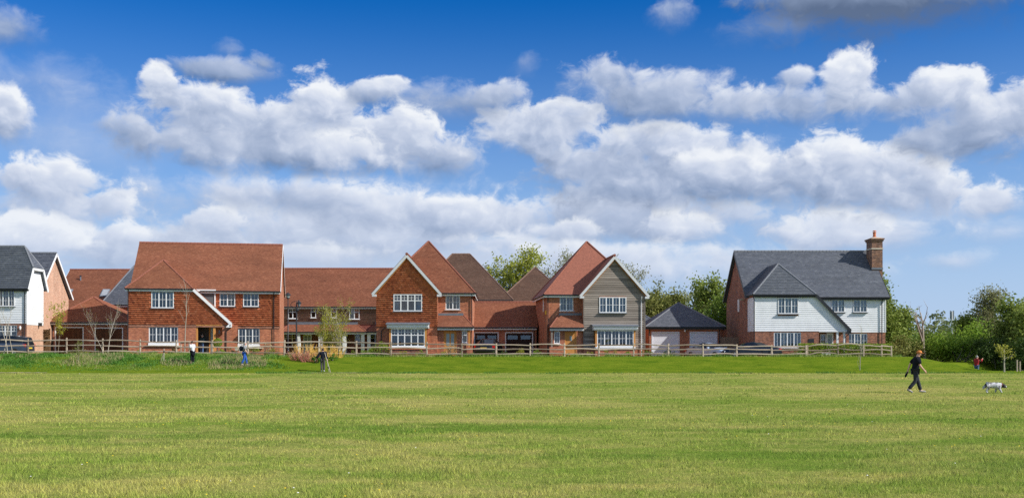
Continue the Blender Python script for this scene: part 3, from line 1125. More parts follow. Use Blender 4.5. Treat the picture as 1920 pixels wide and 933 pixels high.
def brick_house():
    h = House("brick_house", 240, 83.0, 10.0, "large red brick house with tile-hung upper floor and roof sweeping low over its oak porch")
    D = catslide_house(h, dict(ym=2.3, half=4.15, tp=.93, ov=.1, px_right=524, py_floor=608, px_mid=300, py_weave=541, py_meave=546, py_ridge=458, px_ridge=400,
                               px_hip=362, py_cat=606, px_cat=432, ya=1.85, tile="red_roof_tile", cap="ridge_red", deck="ridge_red", gauge=.115, tw=.17, barge="white_paint", fascia="white_paint",
                               brick="red_brick", w_up=(284, 326, 545.5, 577), w_low=(279, 334, 611.5, 642), porch=(367.5, 417), pier=True,
                               m_up=[(412, 441, 549.5, 574), (456, 485, 549.5, 574.5)], m_low=[(434, 487, 613.5, 646)]))
    ym, zf, ze, sl, U = D['ym'], D['zf'], D['ze'], D['sl'], D['U']
    window(h, *D['win_u'], -.05, 3, 'grid', curtain='sides')
    window(h, *D['win_l'], .03, 4, 'grid', None)
    for i, q in enumerate(D['mw']):
        up = i < 2
        window(h, *q, ym - .05 if up else ym + .03, 2 if up else 4, 'grid', "lead" if up else None)
    for q, y in ((D['win_l'], 0), (D['mw'][2], ym)):
        MB().box(q[0] - .03, q[1] + .03, y - .1, y + .04, q[2] - .22, q[2] - .004).build("sill", "white_paint", h.o)
        MB().box(q[0] - .28, q[1] + .3, y - .16, y + .02, q[2] - .3, q[2] - .223).build("stone_sill", "stone_sill", h.o)
    # tile hanging on both upper walls
    e = .06
    tile_plane(h, [(-.02, -.01, zf), (sl(zf) + .05, -.01, zf), (sl(ze), -.01, ze - .12), (-.02, -.01, ze - .12)], "hung_tile", .165, .18, .042, .02, jit=.008,
               holes=[(D['win_u'][0] + .02 - .06, D['win_u'][1] + .06, D['win_u'][2] - zf - .06, D['win_u'][3] - zf + .08)], seed=3)
    hl = [(q[0] - .06 - 3.0, q[1] + .06 - 3.0, q[2] - zf - .06, q[3] - zf + .1) for q in D['mw'][:2]]
    tile_plane(h, [(3.0, ym - .01, zf - .05), (U + .02, ym - .01, zf - .05), (U + .02, ym - .01, D['zme'] - .12), (3.0, ym - .01, D['zme'] - .12)], "hung_tile", .165, .18, .042, .02, jit=.008, holes=hl, seed=4)
    b = MB()
    b.box(-.03, sl(zf) + .02, -.04, .0, zf - .2, zf - .02)
    b.box(sl(zf) + .3, U + .02, ym - .04, ym, zf - .26, zf - .07)
    b.build("brick_band", "mixed_brick", h.o)
    # recess beside the sweeping roof
    x0, x1 = h.u(366, ym - .1), h.u(402, ym - .1)
    zb, zt = h.z(578, 385, ym - .1), D['zme'] - .05
    MB().box(x0, x1, ym - .14, ym - .03, zb, zt).build("lead_panel", "dark_panel", h.o)
    MB().box(x1, x1 + .1, ym - .2, ym - .03, zb + .02, zt).build("corner_post", "white_paint", h.o)
    MB().box(x0, x1 + .14, ym - .45, ym - .1, zt + .002, zt + .17).build("fascia", "white_paint", h.o)
    # porch: oak posts, door standing open, side light
    z0 = .06
    zp = D['zp']
    xp = h.u(402, .1)
    MB().box(xp - .09, xp + .09, .03, .21, z0, zp).build("porch_post", "oak", h.o)
    MB().box(D['p0'] + .01, D['p0'] + .13, .03, .2, z0, zp).build("porch_post", "oak", h.o)
    MB().box(D['p0'], D['p1'], -.05, .06, zp - .02, zp + .1).build("porch_beam", "oak", h.o)
    yb_ = 1.33
    a, c = h.u(371, yb_), h.u(392, yb_)
    MB().box(a, c, yb_ - .02, yb_ + .01, z0, zp - .1).build("dark_opening_panel", "unlit_room_shade", h.o)  # solid dark panel, painted shade in place of an open room
    b = MB()
    b.box(a - .08, a, yb_ - .06, yb_, z0, zp)
    b.box(c, c + .12, yb_ - .06, yb_, z0, zp)
    b.box(a - .08, c + .12, yb_ - .062, yb_, zp - .1, zp - .002)
    b.build("door_frame", "oak", h.o)
    a2, c2 = c + .14, h.u(402, yb_)
    MB().box(a2, c2, yb_ - .05, yb_, z0, zp - .1).build("door", "frosted_door_glass", h.o)
    # lantern on the pier, pipes
    lx, lz = h.u(411, -.1), h.z(622, 411, -.1)
    MB().lathe([(.03, -.16), (.075, -.14), (.09, .06), (.02, .16)], (lx, -.13, lz), 6).build("wall_lantern", "black_paint", h.o)
    gx = D['uc'] - .05
    downpipe(h, [(gx, -.25, D['zc'] - .12), (gx - .1, -.12, D['zc'] - .45), (gx - .35, -.06, D['zc'] - .6), (gx - .36, -.06, 0)])
    px = h.u(513.5, ym - .1)
    downpipe(h, [(px, ym - .42, D['zme'] - .05), (px, ym - .12, D['zme'] - .45), (px, ym - .1, 0)])
    downpipe(h, [(.05, -.25, ze - .05), (.02, -.1, ze - .4), (.02, -.1, 0)])
    flush_tiles(h)


def white_house():
    h = House("weatherboarded_house", 1415.5, 83.8, 0.0, "detached white weatherboarded house with slate roof and tall brick chimney")
    D = catslide_house(h, dict(ym=2.5, half=4.3, tp=1.02, px_right=1660, py_floor=620.5, px_mid=1470, py_weave=552, py_meave=557, py_ridge=472, px_ridge=1500,
                               px_hip=1530, py_cat=618, px_cat=1598, ya=1.8, tile="slate", cap="ridge_slate", deck="slate", gauge=.17, tw=.25, barge="black_paint", fascia="black_paint",
                               brick="mixed_brick", w_up=(1458.5, 1496.6, 558, 588), w_low=(1451, 1502, 622.5, 651), porch=(1535.5, 1590), pier=False,
                               m_up=[(1558.5, 1583.6, 561, 585), (1599.5, 1625.6, 561, 585)], m_low=[(1590.5, 1626.5, 624.6, 652)]))
    ym, zf, ze, sl, U, zme = D['ym'], D['zf'], D['ze'], D['sl'], D['U'], D['zme']
    window(h, *D['win_u'], -.07, 3, 'grid', "lead", curtain='all', seed=1)
    window(h, *D['win_l'], .03, 4, 'grid', "white_paint", curtain='all', bars=1, seed=2)
    for i, q in enumerate(D['mw']):
        window(h, *q, ym - .07 if i < 2 else ym + .03, 2 if i < 2 else 3, 'grid', "lead" if i < 2 else "white_paint", curtain='all', seed=3 + i)
    pad = lambda q: (q[0] - .02, q[1] + .02, q[2] - .06, q[3] + .02)
    weatherboards(h, "white_weatherboard", (zf, ze - .2), lambda z: (-.03, sl(z) + .05), -.001, [pad(D['win_u'])], .175, .032)
    weatherboards(h, "white_weatherboard", (zf - .05, zme - .2), lambda z: (sl(max(z, zf)) - .6, U + .03), ym - .001, [pad(q) for q in D['mw'][:2]], .175, .032)
    weatherboards(h, "white_weatherboard", (zf, ze - .2), lambda z: (0, ym), 0, [], .175, axis='-', xplane=0.0)
    weatherboards(h, "white_weatherboard", (zf - .05, zme - .2), lambda z: (ym, ym + 1.0), 0, [], .175, axis='+', xplane=U)
    MB().box(-.035, .03, -.048, .0, zf, ze - .2).build("corner_bead", "white_paint", h.o)
    MB().box(U - .03, U + .04, ym - .048, ym, zf - .05, zme - .2).build("corner_bead", "white_paint", h.o)
    # porch
    zp, z0 = D['zp'], .06
    for px in (1570, 1583):
        xp = h.u(px, .1)
        MB().box(xp - .08, xp + .08, .03, .19, z0, zp).build("porch_post", "white_paint", h.o)
    MB().box(D['p0'], sl(zf), -.03, .1, zp, zp + .1).build("porch_beam", "white_paint", h.o)
    a, c = h.u(1538, 1.3), h.u(1549, 1.3)
    window(h, a, c, h.z(650, 1545, 1.3), h.z(626, 1545, 1.3), 1.28, 1, 'grid', None)
    a, c = h.u(1549.5, 1.3), h.u(1562, 1.3)
    door(h, a, c, z0, h.z(624, 1555, 1.3), 1.3, "white_paint", [(.2, .8, .45, .92)], "white_paint")
    # plaque with the house name, too small to read
    a, c = h.u(1516, -.03), h.u(1526.5, -.03)
    MB().box(a, c, -.035, -.003, h.z(641.5, 1521, 0), h.z(634.5, 1521, 0)).build("name_plaque", "black_paint", h.o)
    # chimney stack on the gable, standing free above the roof
    cy0, cy1 = 88.55 - h.y0, 89.95 - h.y0
    cx0, cx1 = h.u(1635, cy0), h.u(1655, cy0)
    Z = lambda py: h.z(py, 1645, cy0)
    MB().box(cx0, cx1, cy0, cy1, -.3, Z(452)).build("chimney", "brown_brick", h.o)
    ch = bpy.data.objects["chimney"]
    for za_, zb_, e in ((452, 449, .07), (449, 446.5, .13)):
        MB().box(cx0 - e, cx1 + e, cy0 - e, cy1 + e, Z(za_) + .001, Z(zb_)).build("corbel", "brown_brick", ch)
    MB().box(cx0 - .05, cx1 + .05, cy0 - .05, cy1 + .05, Z(467), Z(465)).build("corbel", "stone_sill", ch)
    b = MB()
    t, q = Z(446.5), Z(443.2)
    mx, my = (cx0 + cx1) / 2, (cy0 + cy1) / 2
    A = [(cx0 - .1, cy0 - .1, t), (cx1 + .1, cy0 - .1, t), (cx1 + .1, cy1 + .1, t), (cx0 - .1, cy1 + .1, t)]
    T = [(mx - .2, my - .25, q), (mx + .2, my - .25, q), (mx + .2, my + .25, q), (mx - .2, my + .25, q)]
    b.poly(*T)
    for i in range(4):
        b.poly(A[i], A[(i + 1) % 4], T[(i + 1) % 4], T[i])
    b.build("chimney_cap", "mortar_cream", ch)
    zt = Z(430)
    MB().lathe([(.16, q - .03), (.17, q + .05), (.13, q + .08), (.125, zt - .22), (.16, zt - .2), (.16, zt - .15), (.12, zt - .14)], (mx, my, 0), 12).build("chimney_pot", "terracotta", ch)
    MB().lathe([(.02, zt - .14), (.02, zt - .08), (.17, zt - .08), (.12, zt - .02), (.02, zt)], (mx, my, 0), 10).build("pot_cowl", "terracotta", ch)
    MB().box(cx0 - .04, cx1 + .02, cy0 - .05, cy0 - .004, Z(505), Z(501.5)).build("lead_flashing", "lead", ch)
    # gable side: overflow pipe window, dish, pipes
    gy = 89.5 - h.y0
    gz_ = h.z(584, 1385, gy), h.z(561, 1385, gy)
    MB().box(-.05, -.002, gy, gy + .55, gz_[0], gz_[1]).build("window", "white_paint", h.o)
    dz = h.z(563, 1393, 4.0)
    MB().lathe([(.02, 0), (.2, .03), (.27, .1)], (-.3, 3.6, dz), 10).build("satellite_dish", "grey_fascia", h.o)
    MB().tube([(-.3, 3.6, dz), (0, 3.6, dz - .05)], .02, 5).build("dish_bracket", "black_paint", h.o)
    downpipe(h, [(-.12, .1, ze - .1), (-.07, -.06, ze - .45), (-.07, -.06, 0)])
    px = h.u(1653.5, ym - .1)
    downpipe(h, [(px, ym - .42, zme - .05), (px, ym - .12, zme - .4), (px, ym - .1, 0)])
    gx = D['uc'] - .05
    downpipe(h, [(gx, -.25, D['zc'] - .12), (gx - .1, -.12, D['zc'] - .4), (gx - .3, -.06, D['zc'] - .55), (gx - .31, -.06, 0)])
    flush_tiles(h)


def pyramid_house(h, S):
    """steep pyramid roof with a gabled front wing flush with one side (mir=+1 wing at left, -1 at right)"""
    ym, dep, oh = S['ym'], S['dep'], .28
    yb = ym + dep
    mir = S['mir']
    U = h.u(S['px_r'], ym)
    a, c = (h.u(S['wing'][0], 0), h.u(S['wing'][1], 0))
    if mir > 0:
        a = 0.0
    else:
        c = U
    zme = h.z(S['py_eave'], S['px_eave'], ym - oh)
    um = U / 2
    ypk = ym + dep / 2
    zpk = zme + (um + oh) * S['tp']
    tp = S['tp']
    uw = (a + c) / 2
    wh = (c - a) / 2
    zw = zme + (wh + oh) * tp
    tf = (zpk - zme) / (dep / 2 + oh)
    tm, rc = "red_roof_tile", "ridge_red"
    yw = -oh
    yv = ym - oh + (zw - zme) / tf
    # outer slope shared by wing and pyramid
    if mir > 0:
        X = lambda u: u
    else:
        X = lambda u: U - u
    P = lambda u, y, z: (X(u), y, z)
    uwl = wh
    outer = [P(-oh, yb + oh, zme), P(-oh, yw, zme), P(uwl, yw, zw), P(uwl, yv, zw), P(um, ypk, zpk)]
    inner_ = [P(2 * wh + oh, yw, zme), P(2 * wh + oh, ym + .5, zme), P(uwl, yv + .3, zw), P(uwl, yw, zw)]
    front = [P(2 * wh - .8, ym - oh, zme), P(U + oh, ym - oh, zme), P(um, ypk, zpk), P(uwl + .1, yv, zw)]
    other = [P(U + oh, ym - oh, zme), P(U + oh, yb + oh, zme), P(um, ypk, zpk)]
    backp = [P(U + oh, yb + oh, zme), P(-oh, yb + oh, zme), P(um, ypk, zpk)]
    b = MB()
    for p in (inner_, front, other, backp):
        slab(b, p)
    # the shared slope is not convex: deck it in two pieces
    slab(b, [P(-oh, yb + oh, zme), P(-oh, yw, zme), P(uwl, yw, zw), P(uwl, yv, zw)])
    slab(b, [P(-oh, yb + oh, zme), P(uwl, yv, zw), P(um, ypk, zpk)])
    b.build("roof", rc, h.o)
    for i, p in enumerate((outer, inner_, front, other)):
        tile_plane(h, p, tm, .115, .17, seed=i + 11)
    capping(h, P(uwl, yw, zw + .03), P(uwl, yv, zw + .03), rc, .11)
    capping(h, P(U + oh, ym - oh, zme + .03), P(um, ypk, zpk + .03), rc, .085, "hip_capping", .2)
    capping(h, P(uwl, yv, zw + .03), P(um, ypk, zpk + .03), rc, .085, "hip_capping", .2)
    capping(h, P(U + oh, yb + oh, zme + .03), P(um, ypk, zpk + .03), rc, .085, "hip_capping", .2)
    # bargeboards
    for sgn in (-1, 1):
        p, q = P(uwl + sgn * (wh + oh + .03), yw - .025, zme - .16), P(uwl, yw - .025 - .002 * sgn, zw - .13)
        MB().bar(p, q, .04, .2).build("barge_board", "grey_fascia", h.o)
        e = P(uwl + sgn * (wh + oh - .12), yw, zme - .2)
        MB().box(e[0] - .17, e[0] + .17, yw - .04, .0, e[2] - .12, e[2] + .06).build("barge_foot", "grey_fascia", h.o)
        p, q = P(uwl + sgn * (wh + oh - .06), yw + .12, zme - .3), P(uwl, yw + .12, zw - .33)
        MB().bar(p, q, .2, .03).build("soffit", "oak", h.o)
    f0, f1 = P(2 * wh + .05, ym - oh + .03, zme - .12), P(U + oh, ym - oh + .03, zme - .12)
    fascia(h, f0, f1, .18)
    g0, g1 = P(2 * wh + .35, ym - oh - .05, zme - .02), P(U + oh, ym - oh - .05, zme - .02)
    gutter(h, g0, g1)
    f0, f1 = P(U + oh - .03, ym - oh, zme - .12), P(U + oh - .03, yb + oh, zme - .12)
    fascia(h, f0, f1, .18)
    gutter(h, P(U + oh + .05, ym - oh, zme - .02), P(U + oh + .05, yb + oh, zme - .02))
    gutter(h, P(-oh - .05, yw, zme - .02), P(-oh - .05, yb + oh, zme - .02))
    # walls
    bk = S['brick']
    zt = h.z(S['py_floor'], S['wing'][0] + 20, 0)
    wu = rect(h, *S['w_up'], 0)
    bay = S['bay']
    b0, b1 = h.u(bay[0], 0), h.u(bay[1], 0)
    zb0, zb1 = h.z(bay[3], bay[0], 0), h.z(bay[2], bay[0], 0)
    wall(h, bk, a, c, -.3, zme, 0, [wu, (b0, b1, zb0, zb1)], .05)
    MB().poly((a, 0, zme), (c, 0, zme), (uw, 0, zme + wh * tp)).build("wall", bk, h.o)
    mw = [rect(h, *q, ym) for q in S['mw']]
    m0, m1 = (c, U) if mir > 0 else (0.0, a)
    wall(h, bk, m0, m1, -.3, zme, ym, mw)
    side = X(2 * wh)
    MB().poly((side, 0, -.3), (side, ym, -.3), (side, ym, zme), (side, 0, zme)).build("wall", bk, h.o)
    o_ = X(0)
    MB().poly((o_, 0, -.3), (o_, yb, -.3), (o_, yb, zme), (o_, 0, zme)).build("wall", bk, h.o)
    o_ = X(U)
    MB().poly((o_, ym, -.3), (o_, yb, -.3), (o_, yb, zme), (o_, ym, zme)).build("wall", bk, h.o)
    MB().poly((0, yb, -.3), (U, yb, -.3), (U, yb, zme), (0, yb, zme)).build("wall", bk, h.o)
    window(h, *wu, S['wy'], 4, S['wstyle'], "lead", curtain='sides' if mir > 0 else 'all', seed=7, cmat='curtain_sky_tint')  # added blue curtains stand in for sky reflected in the panes
    for q in mw:
        window(h, *q, ym + .03, 2, 'grid', "white_paint", curtain='sides')
    # bay window: projecting, five lights, flat lead canopy
    pr = .55
    MB().box(b0, b1, -pr, -.002, zb0 - 1.3, zb0 - .24).build("bay_plinth", bay[4], h.o)
    MB().box(b0 - .06, b1 + .06, -pr - .07, -.002, zb0 - .236, zb0 - .12).build("stone_sill", "terracotta" if mir > 0 else "stone_sill", h.o)
    MB().box(b0 + .02, b1 - .02, -pr - .1, -.002, zb0 - .118, zb0 - .004).build("sill", "white_paint", h.o)
    for x in (b0 + .01, b1 - .15):
        MB().box(x, x + .14, -pr + .01, -pr + .15, zb0, zb1).build("bay_post", "oak", h.o)
    for x in (b0 + .03, b1 - .1):
        MB().box(x, x + .05, -pr + .155, -.004, zb0, zb1).build("bay_cheek", "oak", h.o)
    window(h, b0 + .155, b1 - .155, zb0, zb1, -pr + .02, 5, S['bstyle'], None)
    MB().prism([(b0 - .16, -pr - .16, zb1 + .002), (b0 - .16, 0, zb1 + .002), (b0 - .16, 0, zb1 + .42), (b0 - .16, -pr - .24, zb1 + .3), (b0 - .16, -pr - .24, zb1 + .12)], (b1 - b0 + .32, 0, 0)).build("bay_fascia", "white_paint", h.o)
    MB().prism([(b0 - .24, -pr - .34, zb1 + .303), (b0 - .24, -.003, zb1 + .425), (b0 - .24, -.003, zb1 + .5), (b0 - .24, -pr - .34, zb1 + .37)], (b1 - b0 + .48, 0, 0)).build("bay_roof", "lead", h.o)
    # lean-to porch roof
    q0, q1 = h.u(S['porch'][0], ym), h.u(S['porch'][1], ym)
    zt2, zl2 = h.z(S['porch'][2], S['porch'][0], ym), h.z(S['porch'][3], S['porch'][0], ym - 1.3)
    py_ = ym - 1.25
    if mir > 0:
        lo = [(c + .02, py_, zl2), (q1 + .15, py_, zl2), (q1 - .75, ym - .01, zt2), (c + .02, ym - .01, zt2)]
        en = [(q1 + .15, py_, zl2), (q1 + .15, ym, zl2), (q1 - .75, ym - .01, zt2)]
        cap_ = ((q1 + .15, py_, zl2 + .02), (q1 - .75, ym, zt2 + .02))
    else:
        lo = [(q0 - .15, py_, zl2), (a - .02, py_, zl2), (a - .02, ym - .01, zt2), (q0 + .75, ym - .01, zt2)]
        en = [(q0 - .15, ym, zl2), (q0 - .15, py_, zl2), (q0 + .75, ym - .01, zt2)]
        cap_ = ((q0 - .15, py_, zl2 + .02), (q0 + .75, ym, zt2 + .02))
    b = MB()
    slab(b, lo, .06)
    slab(b, en, .06)
    b.build("porch_roof", rc, h.o)
    tile_plane(h, lo, tm, .115, .17, seed=31)
    tile_plane(h, en, tm, .115, .17, seed=32)
    capping(h, *cap_, rc, .07, "hip_capping", .2)
    MB().box(min(lo[2][0], lo[3][0]), max(lo[2][0], lo[3][0]), ym - .06, ym - .004, zt2 + .02, zt2 + .2).build("lead_flashing", "lead", h.o)
    fascia(h, (lo[0][0], py_ + .04, zl2 - .13), (lo[1][0], py_ + .04, zl2 - .13), .2, mat="grey_fascia")
    gutter(h, (lo[0][0], py_ - .04, zl2 - .02), (lo[1][0], py_ - .04, zl2 - .02))
    # porch front: door and little side window set in a front wall under the lean-to
    fy = ym - .75
    dd = rect(h, *S['door'], fy)
    sw = rect(h, *S['sidewin'], fy)
    p_lo, p_hi = (c, q1) if mir > 0 else (q0, a)
    wall(h, bk, p_lo, p_hi, -.3, zl2 - .1, fy, [(dd[0], dd[1], -.35, dd[3]), sw], .08, name="porch_wall")
    for o_ in ((p_hi,) if mir > 0 else (p_lo,)):
        MB().poly((o_, fy, -.3), (o_, ym, -.3), (o_, ym, zl2), (o_, fy, zl2)).build("porch_wall", bk, h.o)
    door(h, dd[0], dd[1], .02, dd[3], fy + .06, "oak", S['dglass'])
    window(h, *sw, fy + .02, 1, 'top' if mir > 0 else 'grid', "white_paint")
    xp = h.u(S['post'], py_ + .2)
    MB().box(xp - .07, xp + .07, py_ + .12, py_ + .26, .75, zl2 - .24).build("porch_post", "oak" if mir > 0 else "grey_board", h.o)
    MB().box(xp - .2, xp + .2, py_ - .02, py_ + .4, -.3, .75).build("porch_pier", bk, h.o)
    return dict(a=a, c=c, U=U, zme=zme, zw=zw, uw=uw, wh=wh, tp=tp, zt=zt, wu=wu, mw=mw, ym=ym, yb=yb, b0=b0, b1=b1, zb0=zb0, zb1=zb1, py_=py_, zl2=zl2)


def gabled_brick_house():
    h = House("brick_house", 706, 82.6, 0.6, "red brick house with a tile-hung gable and pyramid roof, middle of the row")
    D = pyramid_house(h, dict(mir=1, ym=1.0, dep=8.2, px_r=885, wing=(706, 820), py_eave=549.5, px_eave=860, tp=1.13, brick="red_brick", py_floor=612,
                              w_up=(738, 791.5, 551.5, 583), wy=-.06, wstyle='top', bay=(731, 801, 615.5, 649, "mixed_brick"), bstyle='top', mw=[(835.5, 862.5, 553, 580)],
                              porch=(822, 886, 591.5, 613), door=(832, 856, 620, 662), sidewin=(866, 876.5, 619, 642), post=880,
                              dglass=[(.2, .44, .42, .9), (.56, .8, .42, .9)]))
    zt, wu, uw, wh, zme, tp = D['zt'], D['wu'], D['uw'], D['wh'], D['zme'], D['tp']
    a, c = D['a'], D['c']
    oz = .02
    tile_plane(h, [(a - oz, -.01, zt), (c + oz, -.01, zt), (c + oz, -.01, zme - .05), (uw, -.01, zme + wh * tp - .1), (a - oz, -.01, zme - .05)], "hung_tile", .165, .18, .042, .02, jit=.008, seed=8,
               holes=[(wu[0] - .05, wu[1] + .05, wu[2] - zt - .06, wu[3] - zt + .09), (D['b0'] - .2, D['b1'] + .2, -1, D['zb1'] - zt + .42)])
    x = h.u(715, -.1)
    downpipe(h, [(h.u(722, -.1), -.1, zt - .1), (x, -.1, zt - .35), (x, -.08, 0)])
    x = h.u(884.5, D['ym'] - .1)
    downpipe(h, [(x, D['ym'] - .3, zme - .05), (x, D['ym'] - .08, zme - .4), (x, D['ym'] - .08, D['zl2'] + .3)])
    x = h.u(885, D['py_'])
    downpipe(h, [(x, D['py_'] - .02, D['zl2'] - .05), (x - .1, D['py_'] + .3, D['zl2'] - .5), (x - .1, D['py_'] + .3, 0)])
    flush_tiles(h)


def timber_gabled_house():
    h = House("timber_clad_house", 1028, 82.9, 5.0, "red brick house with pyramid roof and a grey timber-boarded gable on its right")
    D = pyramid_house(h, dict(mir=-1, ym=.9, dep=8.2, px_r=1204, wing=(1094, 1204), py_eave=552.5, px_eave=1055, tp=1.13, brick="red_brick", py_floor=614,
                              w_up=(1123.5, 1174, 556.5, 586), wy=-.08, wstyle='grid', bay=(1114, 1189, 619, 649.5, "red_brick"), bstyle='grid', mw=[(1049.5, 1075, 556, 582.5)],
                              porch=(1031, 1093, 591, 614), door=(1059, 1081, 621, 663), sidewin=(1039, 1050, 620.5, 644), post=1034.5,
                              dglass=[(.42, .62, .62, .82)]))
    a, c, uw, wh, zme, tp, wu = D['a'], D['c'], D['uw'], D['wh'], D['zme'], D['tp'], D['wu']
    top = zme + wh * tp - .06

    def span(z):
        if z <= zme:
            return (a, c + .02)
        k = wh - (z - zme) / tp
        return (uw - k, uw + k)
    zl = h.z(654, 1100, 0)
    bb = (D['b0'] - .02, D['b1'] + .02, zl - 1, D['zb1'] + .3)
    weatherboards(h, "grey_board", (zl, top), span, -.001, [(wu[0] - .01, wu[1] + .01, wu[2] - .05, wu[3] + .01), bb], .18, .038)
    MB().box(a - .03, a + .05, -.06, .0, zl, zme - .1).build("corner_post", "grey_board", h.o)
    MB().box(c - .03, c + .06, -.06, .0, zl, zme - .1).build("corner_post", "grey_board", h.o)
    x, y = h.u(1027, D['ym'] - .1), D['ym']
    downpipe(h, [(x, y - .3, zme - .05), (x + .02, y - .08, zme - .4), (x + .02, y - .08, 0)])
    x = h.u(1202.5, -.12)
    downpipe(h, [(x, -.25, zme - .15), (x, -.1, zme - .5), (x, -.1, 0)], mat="grey_fascia")
    # side wall: narrow window, yellow alarm box
    gy = 3.0
    MB().box(-.03, -.002, gy, gy + .5, h.z(584, 1012, gy), h.z(558, 1012, gy)).build("window", "white_paint", h.o)
    z = h.z(589, 1022, 1.3)
    MB().box(-.08, -.002, 1.2, 1.55, z, z + .32).build("alarm_box", "yellow_box", h.o)
    flush_tiles(h)


def hip_garage(h, W_, dep, ze, zr, tile, cap, brick, doors, rise_x=None, deck=None, gauge=.115, tw=.17, fas="white_paint"):
    """garage block under a pyramid or hipped roof"""
    o = .3
    ux = W_ / 2 if rise_x is None else rise_x
    A, B, C, E = (-o, -o, ze), (W_ + o, -o, ze), (W_ + o, dep + o, ze), (-o, dep + o, ze)
    rl = 0.0
    T = (ux, dep / 2, zr)
    b = MB()
    for p in ((A, B, T), (B, C, T), (C, E, T), (E, A, T)):
        slab(b, p)
    b.build("roof", deck or cap, h.o)
    for i, p in enumerate(([A, B, T], [B, C, T], [E, A, T])):
        tile_plane(h, p, tile, gauge, tw, seed=i + 41)
    for p in (A, B, C, E):
        capping(h, (p[0], p[1], p[2] + .03), (T[0], T[1], T[2] + .03), cap, .075, "hip_capping", .22)
    fascia(h, (-o, -o + .03, ze - .12), (W_ + o, -o + .03, ze - .12), .16, mat=fas)
    gutter(h, (-o, -o - .05, ze - .02), (W_ + o, -o - .05, ze - .02))
    wall(h, brick, 0, W_, -.3, ze, 0, [(d[0], d[1], -.35, d[3]) for d in doors], .12)
    for x in (0, W_):
        MB().poly((x, 0, -.3), (x, dep, -.3), (x, dep, ze), (x, 0, ze)).build("wall", brick, h.o)
    MB().poly((0, dep, -.3), (W_, dep, -.3), (W_, dep, ze), (0, dep, ze)).build("wall", brick, h.o)


def garages():
    h = House("brick_garage", 93, 91.0, 2.0, "red-tiled brick double garage with two brown timber doors", "garage")
    Wd = h.u(240, 0)
    ze = h.z(604, 160, -.3)
    zr = h.z(557, 176, 3.0)
    ds = [rect(h, 103, 157, 612.5, 662, 0), rect(h, 177.5, 231, 613.5, 662, 0)]
    hip_garage(h, Wd, 6.2, ze, zr, "red_roof_tile", "ridge_red", "red_brick", ds, h.u(175.5, 3.1))
    for d in ds:
        garage_door(h, d[0], d[1], 0, d[3], 0, "brown_door", "white_paint", 9)
    x = h.u(97.5, -.1)
    downpipe(h, [(x, -.3, ze - .05), (x, -.08, ze - .35), (x, -.08, 0)])
    flush_tiles(h)

    h = House("slate_garage", 1216, 89.6, 1.5, "slate-roofed brick double garage with pale lilac doors", "garage")
    Wd = h.u(1353, 0)
    ze = h.z(612.5, 1280, -.3)
    zr = h.z(568, 1272, 3.0)
    ds = [rect(h, 1221.5, 1274, 621.5, 668, 0), rect(h, 1293, 1345, 621.5, 668, 0)]
    hip_garage(h, Wd, 6.2, ze, zr, "slate", "ridge_slate", "red_brick", ds, h.u(1272, 3.1), gauge=.17, tw=.25, fas="black_paint")
    for d in ds:
        garage_door(h, d[0], d[1], 0, d[3], 0, "lilac_door", "lilac_door", -5)
    x, z = h.u(1284, -.1), h.z(619, 1284, -.1)
    MB().lathe([(.03, -.14), (.07, -.1), (.09, .02), (.03, .1)], (x, -.12, z), 8).build("wall_lantern", "white_paint", h.o)
    x = h.u(1220, -.1) - .14
    downpipe(h, [(x, -.3, ze - .05), (x, -.08, ze - .35), (x, -.08, 0)])
    x = h.u(1349, -.1)
    downpipe(h, [(x, -.3, ze - .05), (x, -.08, ze - .35), (x, -.08, 0)])
    flush_tiles(h)

    # garages linking the two pyramid-roofed houses
    h = House("linked_garage", 888, 89.6, 0.5, "low red-tiled double garage joining the two pyramid-roofed houses", "garage")
    Wd = h.u(1006, 0)
    ze, zr = h.z(613.5, 940, -.3), h.z(567, 940, 3.4)
    dep = 6.8
    main = [(-.1, -.3, ze), (Wd + .1, -.3, ze), (Wd + .1, 3.4, zr), (-.1, 3.4, zr)]
    back = [(Wd + .1, dep + .3, ze), (-.1, dep + .3, ze), (-.1, 3.4, zr), (Wd + .1, 3.4, zr)]
    b = MB()
    slab(b, main)
    slab(b, back)
    b.build("roof", "ridge_red", h.o)
    tile_plane(h, main, "red_roof_tile", .115, .17, seed=51)
    capping(h, (-.1, 3.4, zr + .03), (Wd + .1, 3.4, zr + .03), "ridge_red", .11)
    ds = [rect(h, 889.5, 935, 622, 664, 0), rect(h, 947, 999.5, 622, 664, 0)]
    ds[0] = (.03, *ds[0][1:])
    wall(h, "red_brick", 0, Wd, -.3, ze, 0, [(d[0], d[1], -.35, d[3]) for d in ds], .12)
    for d in ds:
        garage_door(h, d[0], d[1], 0, d[3], 0, "dark_door", "white_paint", -4, 2)
    for x in (0, Wd):
        MB().poly((x, 0, -.3), (x, dep, -.3), (x, dep, ze), (x, 3.4, zr), (x, 0, ze)).build("wall", "red_brick", h.o)
    fascia(h, (0, -.27, ze - .12), (Wd, -.27, ze - .12), .16)
    gutter(h, (0, -.35, ze - .02), (Wd, -.35, ze - .02))
    x = h.u(1001.5, -.1)
    downpipe(h, [(x, -.3, ze - .05), (x, -.08, ze - .35), (x, -.08, 0)])
    flush_tiles(h)


